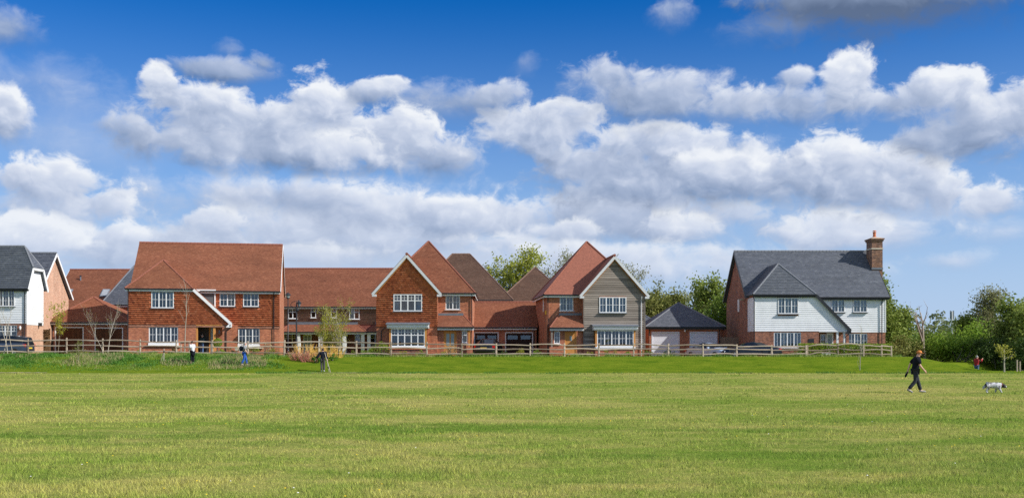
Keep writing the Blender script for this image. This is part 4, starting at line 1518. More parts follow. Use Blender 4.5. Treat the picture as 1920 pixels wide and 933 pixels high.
def simple_gable(h, W_, dep, ze, zr, tile, cap, wallm, gauge=.13, tw=.2, hip_l=0.0, hip_r=0.0, oh=.3, fas="white_paint", barge="white_paint"):
    """plain block: ridge along x, optional hips (hip_l/hip_r metres the ridge stops short)"""
    A, B, C, E = (-oh, -oh, ze), (W_ + oh, -oh, ze), (W_ + oh, dep + oh, ze), (-oh, dep + oh, ze)
    L, Rr = (-oh + hip_l, dep / 2, zr), (W_ + oh - hip_r, dep / 2, zr)
    planes = [[A, B, Rr, L], [C, E, L, Rr]]
    if hip_l:
        planes.append([E, A, L])
    if hip_r:
        planes.append([B, C, Rr])
    b = MB()
    for p in planes:
        slab(b, p)
    b.build("roof", cap, h.o)
    for i, p in enumerate(planes):
        if i != 1:
            tile_plane(h, p, tile, gauge, tw, seed=i + 61)
    if (Vector(L) - Vector(Rr)).length > .2:
        capping(h, (L[0], L[1], zr + .03), (Rr[0], Rr[1], zr + .03), cap, .11)
    if hip_l:
        for p in (A, E):
            capping(h, (p[0], p[1], p[2] + .03), (L[0], L[1], L[2] + .03), cap, .08, "hip_capping", .22)
    if hip_r:
        for p in (B, C):
            capping(h, (p[0], p[1], p[2] + .03), (Rr[0], Rr[1], Rr[2] + .03), cap, .08, "hip_capping", .22)
    for x, hp in ((0, hip_l), (W_, hip_r)):
        pts = [(x, 0, -.5), (x, dep, -.5), (x, dep, ze)] + ([] if hp else [(x, dep / 2, zr - .1)]) + [(x, 0, ze)]
        MB().poly(*pts).build("wall", wallm, h.o)
        if not hp and barge:
            xx = x + (oh + .02) * (1 if x else -1)
            for yy in (-oh, dep + oh):
                MB().bar((xx, yy, ze - .08), (xx, dep / 2, zr - .08), .035, .19).build("barge_board", barge, h.o)
    MB().poly((0, dep, -.5), (W_, dep, -.5), (W_, dep, ze), (0, dep, ze)).build("wall", wallm, h.o)
    fascia(h, (-oh, -oh + .03, ze - .12), (W_ + oh, -oh + .03, ze - .12), .16, mat=fas)
    gutter(h, (-oh, -oh - .05, ze - .02), (W_ + oh, -oh - .05, ze - .02))


def terrace():
    h = House("terraced_house", 520, 108.0, 0.0, "long red-roofed terrace set back between the two big brick houses", "house")
    Wd = h.u(745, 0)
    ze, zr, dep = h.z(575, 620, -.3), h.z(504, 620, 4.6), 9.2
    wins = [rect(h, *q, 0) for q in ((540.5, 557.5, 577.5, 597), (583, 592.5, 577.5, 595.5), (621, 631, 577.5, 595.5), (655, 674, 577.5, 598))]
    low = [rect(h, *q, 0) for q in ((532, 556, 625, 649), (613, 622, 625, 645), (665, 676, 625, 645), (694, 705, 625, 648))]
    simple_gable(h, Wd, dep, ze, zr, "red_roof_tile", "ridge_red", "brown_hung_tile")
    wall(h, "dark_brick", 0, Wd, -.5, ze, 0, wins + low, .1)
    for i, q in enumerate(wins):
        window(h, *q, -.05, 2 if i in (0, 3) else 1, 'top', "white_paint")
    for i, q in enumerate(low):
        window(h, *q, .02, 3 if i == 0 else 1, 'top', "white_paint")
    zf = h.z(608, 620, 0)
    hl = [(q[0] - .05, q[1] + .05, q[2] - zf - .05, q[3] - zf + .05) for q in wins]
    tile_plane(h, [(0, -.01, zf), (Wd, -.01, zf), (Wd, -.01, ze), (0, -.01, ze)], "brown_hung_tile", .14, .2, .022, .015, holes=hl, seed=71)
    # lean-to roofs over the porches
    yo = -1.7
    zt, zl = h.z(608.5, 600, -.1), h.z(622, 600, yo)
    for (pl, pr, tl, tr) in ((524.5, 687, 542, 671), (688, 735, 704, 735)):
        lo = [(h.u(pl, yo), yo, zl), (h.u(pr, yo), yo, zl), (h.u(tr, 0), -.02, zt), (h.u(tl, 0), -.02, zt)]
        b = MB()
        slab(b, lo, .06)
        slab(b, [(lo[1][0], yo, zl), (lo[1][0], 0, zl), lo[2]], .06)
        slab(b, [(lo[0][0], 0, zl), (lo[0][0], yo, zl), lo[3]], .06)
        b.build("porch_roof", "ridge_red", h.o)
        tile_plane(h, lo, "red_roof_tile", .13, .2, seed=72)
        capping(h, (lo[1][0], yo, zl + .02), (lo[2][0], 0, zt + .02), "ridge_red", .08, "hip_capping", .22)
        capping(h, (lo[0][0], yo, zl + .02), (lo[3][0], 0, zt + .02), "ridge_red", .08, "hip_capping", .22)
        MB().box(lo[3][0], lo[2][0], -.05, -.003, zt + .02, zt + .3).build("lead_flashing", "lead", h.o)
        fascia(h, (lo[0][0], yo + .04, zl - .13), (lo[1][0], yo + .04, zl - .13), .2)
        gutter(h, (lo[0][0], yo - .04, zl - .02), (lo[1][0], yo - .04, zl - .02))
    for px in (560, 601, 646, 680.5, 692):
        x = h.u(px, yo + .3)
        MB().box(x - .17, x + .17, yo + .12, yo + .5, -.3, zl - .24).build("porch_post", "white_paint", h.o)
    for (pl, pr) in ((569, 585), (637, 651)):
        q = rect(h, pl, pr, 626, 664, 0)
        door(h, q[0], q[1], 0, q[3], -.1, "white_paint", [(.16, .45, .12, .92), (.55, .84, .12, .92)], "white_paint")
    x = h.u(605.5, -.1)
    downpipe(h, [(x, -.3, ze - .05), (x, -.1, ze - .4), (x, -.1, zt + .3)])
    flush_tiles(h)


def back_houses():
    # brown pyramid and hipped roofs behind the middle houses
    h = House("brown_roofed_house", 770, 104.0, 0.0, "house with a broad brown hipped roof rising behind the middle gabled house")
    Wd = h.u(957, 0)
    ze, zr = h.z(562.5, 900, -.3), h.z(477, 850, 5.0)
    simple_gable(h, Wd, 10, ze, zr, "brown_roof_tile", "ridge_brown", "red_brick", hip_l=4.2, hip_r=4.6)
    wall(h, "red_brick", 0, Wd, -.5, ze, 0)
    flush_tiles(h)
    h = House("brown_roofed_house", 935, 110.0, 0.0, "house with a pointed brown pyramid roof in front of the tall sparse tree")
    Wd = h.u(1075, 0)
    ze, zr = h.z(568, 1000, -.3), h.z(501, 1006, 4.6)
    simple_gable(h, Wd, 9.2, ze, zr, "brown_roof_tile", "ridge_brown", "red_brick", hip_l=Wd / 2 + .29, hip_r=Wd / 2 + .29)
    wall(h, "red_brick", 0, Wd, -.5, ze, 0)
    flush_tiles(h)
    # behind the left-hand garage
    h = House("red_roofed_house", 100, 103.0, 0.0, "house behind the brown-doored garage with red roof, skylights and a roof vent")
    Wd = h.u(262, 0)
    ze, zr = h.z(578, 170, -.3), h.z(506, 170, 4.6)
    simple_gable(h, Wd, 9.2, ze, zr, "red_roof_tile", "ridge_red", "red_brick")
    wall(h, "red_brick", 0, Wd, -.5, ze, 0)
    k = (zr - ze) / 4.9
    for pl, pr in ((120, 134), (190, 204)):
        yy = -.3 + (h.z(550, 127, 1.0) - ze) / k
        y0, y1 = yy - .45, yy + .45
        u0, u1 = h.u(pl, yy), h.u(pr, yy)
        zz = lambda y: ze + (y + .3) * k
        f = MB().prism([(u0, y0, zz(y0) + .05), (u1, y0, zz(y0) + .05), (u1, y1, zz(y1) + .05), (u0, y1, zz(y1) + .05)], (0, -.06, .08)).build("skylight", "lead", h.o)
        e = .09
        MB().prism([(u0 + e, y0 + e, zz(y0 + e) + .14), (u1 - e, y0 + e, zz(y0 + e) + .14), (u1 - e, y1 - e, zz(y1 - e) + .14), (u0 + e, y1 - e, zz(y1 - e) + .14)], (0, -.02, .025)).build("pane", "window_glass", f)
    yy = 3.2
    vx, vz = h.u(151, yy), ze + (yy + .3) * k
    MB().tube([(vx, yy, vz), (vx, yy, vz + .45)], .07, 8).build("roof_vent", "lead", h.o)
    MB().lathe([(.02, .42), (.13, .44), (.13, .5), (.02, .56)], (vx, yy, vz), 8).build("vent_cowl", "black_paint", h.o)
    flush_tiles(h)
    h = House("slate_roofed_house", 196, 98.0, 0.0, "house with a dark slate slope just left of the large brick house")
    Wd = h.u(330, 0)
    ze, zr = h.z(571, 230, -.3), h.z(499, 230, 4.4)
    simple_gable(h, Wd, 8.8, ze, zr, "slate", "ridge_slate", "red_brick", gauge=.18, tw=.26, hip_l=1.5, barge="black_paint")
    wall(h, "red_brick", 0, Wd, -.5, ze, 0)
    flush_tiles(h)
    h = House("slate_outbuilding", 1150, 97.0, 0.0, "small slate roof peeping out behind the timber-gabled house", "outbuilding")
    Wd = h.u(1236, 0)
    ze, zr = h.z(612, 1200, -.3), h.z(579, 1200, 2.6)
    simple_gable(h, Wd, 5.2, ze, zr, "slate", "ridge_slate", "red_brick", gauge=.18, tw=.26, hip_r=2.4, fas="black_paint")
    wall(h, "red_brick", 0, Wd, -.5, ze, 0)
    flush_tiles(h)


def left_houses():
    # pale brick gable seen from its side, behind the white house
    y0 = 88.2
    X = (70 - CX) * y0 / F
    h = House("pale_brick_house", 70, y0, 0.0, "pale brick gabled house with slate roof and white bargeboards at the left edge")
    Wd, dep = 9.0, 6.2
    h.o.location.x -= Wd
    h.x0 -= Wd
    ze = EYE + (HY - 560) * (y0 + dep) / F - G0
    zr = EYE + (HY - 475) * (y0 + dep / 2) / F - G0
    simple_gable(h, Wd, dep, ze, zr, "slate", "ridge_slate", "pale_brick", gauge=.18, tw=.26)
    wall(h, "pale_brick", 0, Wd, -.5, ze, 0)
    flush_tiles(h)
    # white boarded house, cut by the frame
    y0 = 84.5
    h = House("weatherboarded_house", 50, y0, 0.0, "white weatherboarded house with half-hipped slate roof cut off by the frame edge")
    Wd, dep = 9.0, 3.0
    h.o.location.x -= Wd
    h.x0 -= Wd
    ze, zf = h.z(541, 30, -.3), h.z(606, 30, 0)
    zr = EYE + (HY - 462.5) * (y0 + dep / 2) / F - G0
    zh = EYE + (HY - 503) * (y0 + dep * .4) / F - G0          # foot of the half hip
    o = .28
    k = (zr - ze) / (dep / 2 + o)
    yh = -o + (zh - ze) / k
    ymid = dep / 2
    Rx = Wd + o - 1.15
    A = [(-2, -o, ze), (Wd + o, -o, ze), (Wd + o, yh, zh), (Rx, ymid, zr), (-2, ymid, zr)]
    Bk = [(Wd + o, dep + o, ze), (-2, dep + o, ze), (-2, ymid, zr), (Rx, ymid, zr), (Wd + o, dep - yh, zh)]
    Hp = [(Wd + o, yh, zh), (Wd + o, dep - yh, zh), (Rx, ymid, zr)]
    b = MB()
    for p in (A, Bk, Hp):
        slab(b, p)
    b.build("roof", "slate", h.o)
    for i, p in enumerate((A, Hp)):
        tile_plane(h, p, "slate", .18, .26, seed=81 + i)
    capping(h, (-2, ymid, zr + .03), (Rx, ymid, zr + .03), "ridge_slate", .11)
    capping(h, (Wd + o, yh, zh + .03), (Rx, ymid, zr + .03), "ridge_slate", .08, "hip_capping", .22)
    capping(h, (Wd + o, dep - yh, zh + .03), (Rx, ymid, zr + .03), "ridge_slate", .08, "hip_capping", .22)
    for ya_, yb_ in ((-o, yh), (dep + o, dep - yh)):
        MB().bar((Wd + o + .02, ya_, ze - .08), (Wd + o + .02, yb_, zh - .08), .04, .26).build("barge_board", "white_paint", h.o)
    MB().bar((Wd + o + .02, yh, zh - .1), (Wd + o + .02, dep - yh, zh - .1), .04, .2).build("fascia", "white_paint", h.o)
    fascia(h, (-2, -o + .03, ze - .12), (Wd + o, -o + .03, ze - .12), .16, mat="black_paint")
    gutter(h, (-2, -o - .05, ze - .02), (Wd + o, -o - .05, ze - .02))
    wu, wl = rect(h, -16, 28, 543, 574, 0), rect(h, -14, 32, 609, 640, 0)
    wall(h, "white_weatherboard", -2, Wd, zf, ze, 0, [wu])
    wall(h, "mixed_brick", -2, Wd, -.5, zf, 0, [wl])
    window(h, *wu, -.06, 4, 'grid', "lead", bars=3)
    window(h, *wl, .03, 4, 'top', "white_paint")
    weatherboards(h, "white_weatherboard", (zf, ze - .2), lambda z: (-2, Wd + .03), -.001, [(wu[0] - .02, wu[1] + .02, wu[2] - .06, wu[3] + .02)], .19)

    def sp(z):
        if z < ze:
            return (0, dep)
        e = -o + (z - ze) / k + .18
        return (e, dep - e)
    weatherboards(h, "white_weatherboard", (zf - .1, zh - .05), sp, 0, [], .19, axis='+', xplane=Wd)
    MB().poly((Wd, 0, -.5), (Wd, dep, -.5), (Wd, dep, zf), (Wd, 0, zf)).build("wall", "pale_brick", h.o)
    MB().poly((Wd - .002, 0, zf), (Wd - .002, dep, zf), (Wd - .002, dep, ze), (Wd - .002, dep - yh, zh), (Wd - .002, yh, zh), (Wd - .002, 0, ze)).build("wall", "white_weatherboard", h.o)
    MB().poly((-2, dep, -.5), (Wd, dep, -.5), (Wd, dep, ze), (-2, dep, ze)).build("wall", "pale_brick", h.o)
    MB().box(Wd - .04, Wd + .035, -.035, 0.0, zf, ze - .2).build("corner_bead", "white_paint", h.o)
    x = h.u(46, -.1)
    downpipe(h, [(x, -.3, ze - .05), (x, -.08, ze - .4), (x, -.08, 0)])
    x, z = h.u(38, -.1), h.z(614, 38, -.1)
    MB().lathe([(.03, -.18), (.07, -.12), (.09, .06), (.03, .14)], (x, -.12, z), 8).build("wall_lantern", "white_paint", h.o)
    y_ = 2.0
    z = h.z(609, 76, 2.0)
    MB().box(Wd + .03, Wd + .3, y_, y_ + .12, z - .1, z + .2).build("wall_lantern", "black_paint", h.o)
    flush_tiles(h)


brick_house()
white_house()
gabled_brick_house()
timber_gabled_house()
garages()
terrace()
back_houses()
left_houses()


# ------------------------------------------------------------------ ground, road, path
def grass_colour(b, pos):
    """albedo of the turf by place: straw-tinged mown field, lusher patches, bright bank lawn"""
    sp = b.n('ShaderNodeSeparateXYZ')
    b.set(sp.inputs[0], pos)
    x, y = sp.outputs[0], sp.outputs[1]
    st = b.vm('MULTIPLY', pos, (.6, 1.0, 0.0))
    big = b.noise(st, .16, 4, .6)
    mid = b.noise(b.vm('MULTIPLY', pos, (.6, 1.0, 0.0)), .9, 5, .65)
    fine = b.noise(pos, 7.0, 4, .65)
    straw, green, lush = (.52, .485, .15), (.255, .36, .056), (.135, .26, .032)
    f = b.m('ADD', b.m('MULTIPLY', b.lin(big, .35, .65), .55), b.m('MULTIPLY', b.lin(mid, .3, .7), .45))
    f = b.m('ADD', f, b.m('MULTIPLY', b.m('SUBTRACT', fine, .5), .9))
    f = b.m('ADD', f, b.m('MULTIPLY', b.ss(x, -2.0, 9.0, 0.0, .11), b.ss(y, 24.0, 36.0, 1.0, 0.0)))
    c = b.mix(b.ss(f, .10, .84), (*straw, 1), (*green, 1))
    # lusher patches where the ground lies wet
    lp = None
    for (cx, cy, rx, ry, k) in ((-2.6, 23.6, 5.0, 1.5, 1.0), (-9.5, 21.5, 5.5, 1.3, .95), (-6.0, 19.9, 3.4, .9, .6), (4.6, 23.2, 4.2, .8, .75), (11, 26, 6, 1.2, .5),
                                (4.0, 17.6, 4.0, .7, .75), (8.2, 15.9, 3.8, 1.0, .85), (7.5, 19.6, 4.5, 1.2, .6), (-5.8, 14.6, 1.5, .35, .5), (13, 33, 9, 1.5, .3), (-14, 37, 6, 1.2, .5), (2.0, 14.2, 1.2, .3, .5),
                                (9.0, 13.4, 3.2, .6, .75), (14, 21, 3.4, 1.6, .6)):
        dx = b.m('DIVIDE', b.m('SUBTRACT', x, cx), rx)
        dy = b.m('DIVIDE', b.m('SUBTRACT', y, cy), ry)
        d = b.m('ADD', b.m('MULTIPLY', dx, dx), b.m('MULTIPLY', dy, dy))
        d = b.m('SUBTRACT', d, b.m('MULTIPLY', b.m('SUBTRACT', mid, .5), 4.5))
        q = b.ss(d, -.3, 1.6, k * .68, 0.0)
        lp = q if lp is None else b.m('MAXIMUM', lp, q)
    lp = b.m('MULTIPLY', lp, b.lin(fine, .25, .6, .55, 1.0))
    c = b.mix(lp, c, (*lush, 1))
    # bare and dead specks
    sp_ = b.noise(b.vm('MULTIPLY', pos, (.7, 1.0, 0.0)), 1.7, 3, .5)
    c = b.mix(b.ss(sp_, .69, .78, 0.0, .6), c, (.44, .31, .15, 1))
    # lawn on the bank
    n4 = b.noise(b.vm('MULTIPLY', pos, (.6, 1.2, 0.0)), .8, 4, .6)
    lawn = b.mix(b.ss(b.m('ADD', b.m('MULTIPLY', n4, .6), b.m('MULTIPLY', fine, .4)), .36, .64), (.14, .24, .016, 1), (.25, .325, .028, 1))
    lawn = b.mix(b.ss(b.noise(b.vm('MULTIPLY', pos, (.5, 1.0, 0.0)), 1.1, 3, .6), .56, .72, 0, .75), lawn, (.085, .18, .014, 1))
    edge = b.m('ADD', y, b.m('MULTIPLY', b.m('SUBTRACT', mid, .5), 1.6))
    c = b.mix(b.m('MULTIPLY', b.ss(edge, 68.9, 70.0), 1.0), c, lawn)
    return c


def turf_mats():
    m, b, p = new_mat("turf")
    pos = b.n('ShaderNodeNewGeometry').outputs['Position']
    c = grass_colour(b, pos)
    c = b.mix(1.0, c, (.6, .6, .6, 1), 'MULTIPLY')      # thatch, darkened to paint shaded gaps between the blades
    b.set(p.inputs['Base Color'], c)
    p.inputs['Roughness'].default_value = 1.0
    p.inputs['Specular IOR Level'].default_value = 0.0
    bp = b.n('ShaderNodeBump')
    bp.inputs['Strength'].default_value = .7
    bp.inputs['Distance'].default_value = .06
    b.set(bp.inputs['Height'], b.noise(pos, 9, 5, .7))
    b.set(p.inputs['Normal'], bp.outputs[0])
    m, b, p = new_mat("grass_blade")
    g = b.n('ShaderNodeNewGeometry')
    pos = g.outputs['Position']
    c = grass_colour(b, pos)
    f = b.lin(g.outputs['Random Per Island'], 0, 1, .45, 1.6)
    c = b.mix(1.0, c, b.xyz(f, f, b.m('POWER', f, .6)), 'MULTIPLY')
    b.set(p.inputs['Base Color'], c)
    p.inputs['Roughness'].default_value = .6
    p.inputs['Specular IOR Level'].default_value = .15
    tl = b.n('ShaderNodeBsdfTranslucent')
    b.set(tl.inputs[0], c)
    mx = b.n('ShaderNodeMixShader')
    mx.inputs[0].default_value = .35
    b.set(mx.inputs[1], p.outputs[0])
    b.set(mx.inputs[2], tl.outputs[0])
    b.set(m.node_tree.nodes['Material Output'].inputs[0], mx.outputs[0])


turf_mats()
plain("asphalt", (.055, .055, .058), .9, .2, 4)
plain("sandy_gravel", (.46, .38, .26), .95, .2, 3, spec=.1)


def ground():
    xs = np.concatenate([np.linspace(-1500, -80, 24), np.linspace(-75, 75, 151), np.linspace(80, 1500, 24)])
    ys = np.concatenate([np.linspace(-60, 60, 61), np.linspace(61, 92, 63), np.linspace(96, 300, 30), np.linspace(340, 2600, 20)])
    X, Y = np.meshgrid(xs, ys)
    v = np.stack([X, Y, gz(X, Y)], -1).reshape(-1, 3)
    nx = len(xs)
    i = np.arange(len(ys) - 1)[:, None] * nx + np.arange(nx - 1)[None]
    f = np.stack([i, i + 1, i + nx + 1, i + nx], -1).reshape(-1, 4)
    npmesh("ground", v, f, "turf", kind="structure", smooth=True)


def strip(name, mat, pts, wfun, dz):
    """ribbon following the ground"""
    V, Fc = [], []
    for i, (x, y) in enumerate(pts):
        w = wfun(i / (len(pts) - 1))
        for s in (-.5, .5):
            V.append((x, y + s * w, float(gz(x, y + s * w)) + dz))
    for i in range(len(pts) - 1):
        Fc.append((2 * i, 2 * i + 2, 2 * i + 3, 2 * i + 1))
    return npmesh(name, V, Fc, mat, kind="structure")


ground()
rng0 = random.Random(4)
xs_ = np.linspace(-44, 33, 90)
strip("road", "asphalt", [(x, 81.6) for x in xs_], lambda t: 2.6, .012)
xs_ = np.linspace(-44, 33, 90)
PATHS = []
for (pa, pb, yy, wd) in ((530, 735, 69.3, .5), (-60, 88, 69.6, .55), (1230, 1420, 68.9, .16)):
    n = 46
    pts = [((pa + (pb - pa) * i / n - CX) * yy / F, yy + .05 * math.sin(i * 1.3)) for i in range(n + 1)]
    PATHS.append((pts[0][0], pts[-1][0], yy, wd * .5))
    strip("path", "sandy_gravel", pts, lambda t, wd=wd: wd * (.25 + .75 * math.sin(math.pi * min(1, max(0, t))) ** .5) * (.75 + .35 * math.sin(t * 37) * math.sin(t * 17)), .035)


# ------------------------------------------------------------------ turf blades
def vnoise(x, y, seed=0):
    """smooth value noise"""
    r = np.random.default_rng(seed).random((256, 256))
    xi, yi = np.floor(x).astype(int), np.floor(y).astype(int)
    fx, fy = x - xi, y - yi
    fx, fy = fx * fx * (3 - 2 * fx), fy * fy * (3 - 2 * fy)
    g = lambda a, c: r[a % 256, c % 256]
    return (g(xi, yi) * (1 - fx) + g(xi + 1, yi) * fx) * (1 - fy) + (g(xi, yi + 1) * (1 - fx) + g(xi + 1, yi + 1) * fx) * fy


def blades(name, x, y, h, w, mat, seed, lean=.5, kind="stuff"):
    rng = np.random.default_rng(seed)
    n = len(x)
    z = gz(x, y) - .01
    a = rng.uniform(0, 2 * np.pi, n)
    dx, dy = np.cos(a) * w / 2, np.sin(a) * w / 2
    la = rng.uniform(0, 2 * np.pi, n)
    ll = h * rng.uniform(.1, 1.0, n) * lean
    V = np.empty((n, 3, 3), np.float32)
    V[:, 0] = np.stack([x - dx, y - dy, z], 1)
    V[:, 1] = np.stack([x + dx, y + dy, z], 1)
    V[:, 2] = np.stack([x + np.cos(la) * ll, y + np.sin(la) * ll, z + h], 1)
    return npmesh(name, V.reshape(-1, 3), np.arange(n * 3).reshape(-1, 3), mat, kind=kind)


def turf():
    rng = np.random.default_rng(11)
    X, Y, H, Wd = [], [], [], []
    edges = np.concatenate([np.arange(11.2, 30, 1.0), np.arange(30, 80.1, 2.0)])
    for a, c in zip(edges[:-1], edges[1:]):
        m = (a + c) / 2
        ppm = 1024 / m
        dens = min(ppm * ppm * 1.85 / m * (2.0 if m < 69 else 3.6), 1600)
        half = .5 * c * 1.12 + 1.5
        n = int(dens * (c - a) * 2 * half)
        x = rng.uniform(-half, half, n)
        y = rng.uniform(a, c, n)
        cl = vnoise(x * .9 + 40, y * .9 + 40, 3)
        cl2 = vnoise(x * 3.1, y * 3.1, 5)
        h = (.026 + .085 * cl2 * cl) * rng.uniform(.6, 1.35, n)
        if m > 69:
            h *= .8
        X.append(x), Y.append(y), H.append(h)
        Wd.append(np.maximum(.008, .5 / ppm) * rng.uniform(.8, 1.6, n))
    x, y, h, w = map(np.concatenate, (X, Y, H, Wd))
    on = np.zeros(len(x), bool)
    for xa, xb, ya, wd in PATHS:
        on |= (x > xa + .6) & (x < xb - .6) & (np.abs(y - ya) < wd)
    k = ~on | (rng.random(len(x)) < .25)
    x, y, h, w = x[k], y[k], h[k], w[k]
    blades("turf_grass", x, y, h, w, "grass_blade", 12, .95)
    # longer tufts the mower left
    cx = rng.uniform(-1, 1, 5200)
    cy = 11.5 + 58 * rng.random(5200) ** 2.0
    cx = cx * (cy * .56 + 1)
    keep = vnoise(cx * .35 + 9, cy * .35 + 3, 8) + rng.random(5200) * .4 > .70
    cx, cy = cx[keep], cy[keep]
    k = 26
    sz = rng.uniform(.04, .15, len(cx))
    x = (cx[:, None] + rng.normal(0, 1, (len(cx), k)) * sz[:, None]).ravel()
    y = (cy[:, None] + rng.normal(0, 1, (len(cx), k)) * sz[:, None]).ravel()
    h = (rng.uniform(.05, .12, len(cx))[:, None] * rng.uniform(.5, 1.1, (len(cx), k))).ravel()
    blades("tufted_grass", x, y, h, np.maximum(.007, .6 * y / 1024), "grass_blade", 13, .8)


turf()
leaf_mat("rough_leaf", [(0.056, 0.136, 0.019), (0.12, 0.24, 0.032), (0.208, 0.32, 0.056), (0.336, 0.368, 0.112), (0.48, 0.352, 0.192)], .3, pos=.5)
leaf_mat("weed_leaf", [(0.048, 0.136, 0.019), (0.096, 0.232, 0.032), (0.16, 0.304, 0.048)], .3)
leaf_mat("straw_blade", [(0.345, 0.276, 0.138), (0.483, 0.402, 0.218), (0.253, 0.23, 0.092)], .3)


def rough():
    """unmown growth on the left of the bank and along the fence foot"""
    rng = np.random.default_rng(21)
    n = 60000
    y = rng.uniform(70.8, 78.8, n)
    px = rng.uniform(-120, 575, n)
    x = (px - CX) * y / F
    edge = 1 - sst(430, 560, px + 60 * (vnoise(x * .4, y * .4, 2) - .5))
    low = sst(70.8, 73.5, y)
    cl = vnoise(x * .8 + 3, y * .8, 7)
    keep = rng.random(n) < edge * (.35 + .65 * low) * (.25 + .9 * cl)
    x, y, cl, low, px = x[keep], y[keep], cl[keep], low[keep], px[keep]
    h = (.06 + .23 * cl * low) * rng.uniform(.5, 1.3, len(x))
    dark = vnoise(x * .5 + 90, y * .9 + 20, 9)
    d = dark > .5
    blades("rough_grass", x[~d], y[~d], h[~d], np.full((~d).sum(), .04), "rough_leaf", 22, .9)
    blades("undergrowth", x[d], y[d], h[d] * .8, np.full(d.sum(), .09), "weed_leaf", 23, 1.2)
    n = 7000
    y = rng.uniform(71.5, 77, n)
    px = rng.uniform(-60, 500, n)
    x = (px - CX) * y / F
    k = vnoise(x * .45 + 5, y * .45, 17) > .64
    blades("dry_grass", x[k], y[k], rng.uniform(.12, .42, k.sum()), np.full(k.sum(), .035), "straw_blade", 25, .8)
    # tufts along the foot of the fence and along the bottom of the bank
    n = 26000
    px = rng.uniform(-60, 1690, n)
    y = 78.9 + rng.normal(0, .35, n)
    x = (px - CX) * y / F
    cl = vnoise(x * 1.2, y * 1.2, 31)
    k = rng.random(n) < cl
    blades("fence_foot_grass", x[k], y[k], (.08 + .22 * cl[k]) * rng.uniform(.5, 1.2, k.sum()), np.full(k.sum(), .04), "rough_leaf", 32, .7)
    n = 16000
    px = rng.uniform(480, 1900, n)
    y = 69.2 + rng.normal(0, .5, n)
    x = (px - CX) * y / F
    cl = vnoise(x * .7 + 7, y * 1.4, 41)
    k = (rng.random(n) < .8) & (cl > .6)
    blades("bank_foot_grass", x[k], y[k], rng.uniform(.05, .18, k.sum()), np.full(k.sum(), .035), "weed_leaf", 42, .9)


rough()


def flowers():
    plain("dandelion", (.85, .62, .02), .7, .1)
    plain("daisy", (.85, .85, .80), .7, .05)
    rng = np.random.default_rng(51)
    for nm, mat, n, r in (("dandelions", "dandelion", 420, .014), ("daisies", "daisy", 60, .012)):
        y = 12 + 55 * rng.random(n) ** 1.5
        x = rng.uniform(-1, 1, n) * (y * .54)
        k = vnoise(x * .3 + n, y * .3, 52) + rng.random(n) * .3 > .62
        x, y = x[k], y[k]
        z = gz(x, y) + .05
        rr = np.maximum(r, .36 * y / 1024) * rng.uniform(.8, 1.3, len(x))
        V, Fc = [], []
        for i in range(len(x)):
            b = len(V)
            V.append((x[i], y[i], z[i] + rr[i] * .5))
            for t in range(6):
                V.append((x[i] + rr[i] * math.cos(t * 1.047), y[i] + rr[i] * math.sin(t * 1.047), z[i] - rr[i] * .2))
            for t in range(6):
                Fc.append((b, b + 1 + t, b + 1 + (t + 1) % 6))
        npmesh(nm, V, Fc, mat, kind="stuff")


flowers()


# ------------------------------------------------------------------ trees
def leaf_quads(C, size, rng, up=.3, asp=.7):
    n = len(C)
    d = rng.normal(0, 1, (n, 3))
    d[:, 2] += up
    d /= np.linalg.norm(d, axis=1)[:, None]
    t = rng.normal(0, 1, (n, 3))
    a = np.cross(d, t)
    a /= np.linalg.norm(a, axis=1)[:, None]
    c = np.cross(d, a)
    s = (size * rng.uniform(.6, 1.3, n))[:, None]
    a, c = a * s * .5, c * s * .5 * asp
    V = np.stack([C - a, C - c * .9, C + a, C + c * .9], 1).reshape(-1, 3)
    return V, np.arange(n * 4).reshape(-1, 4)


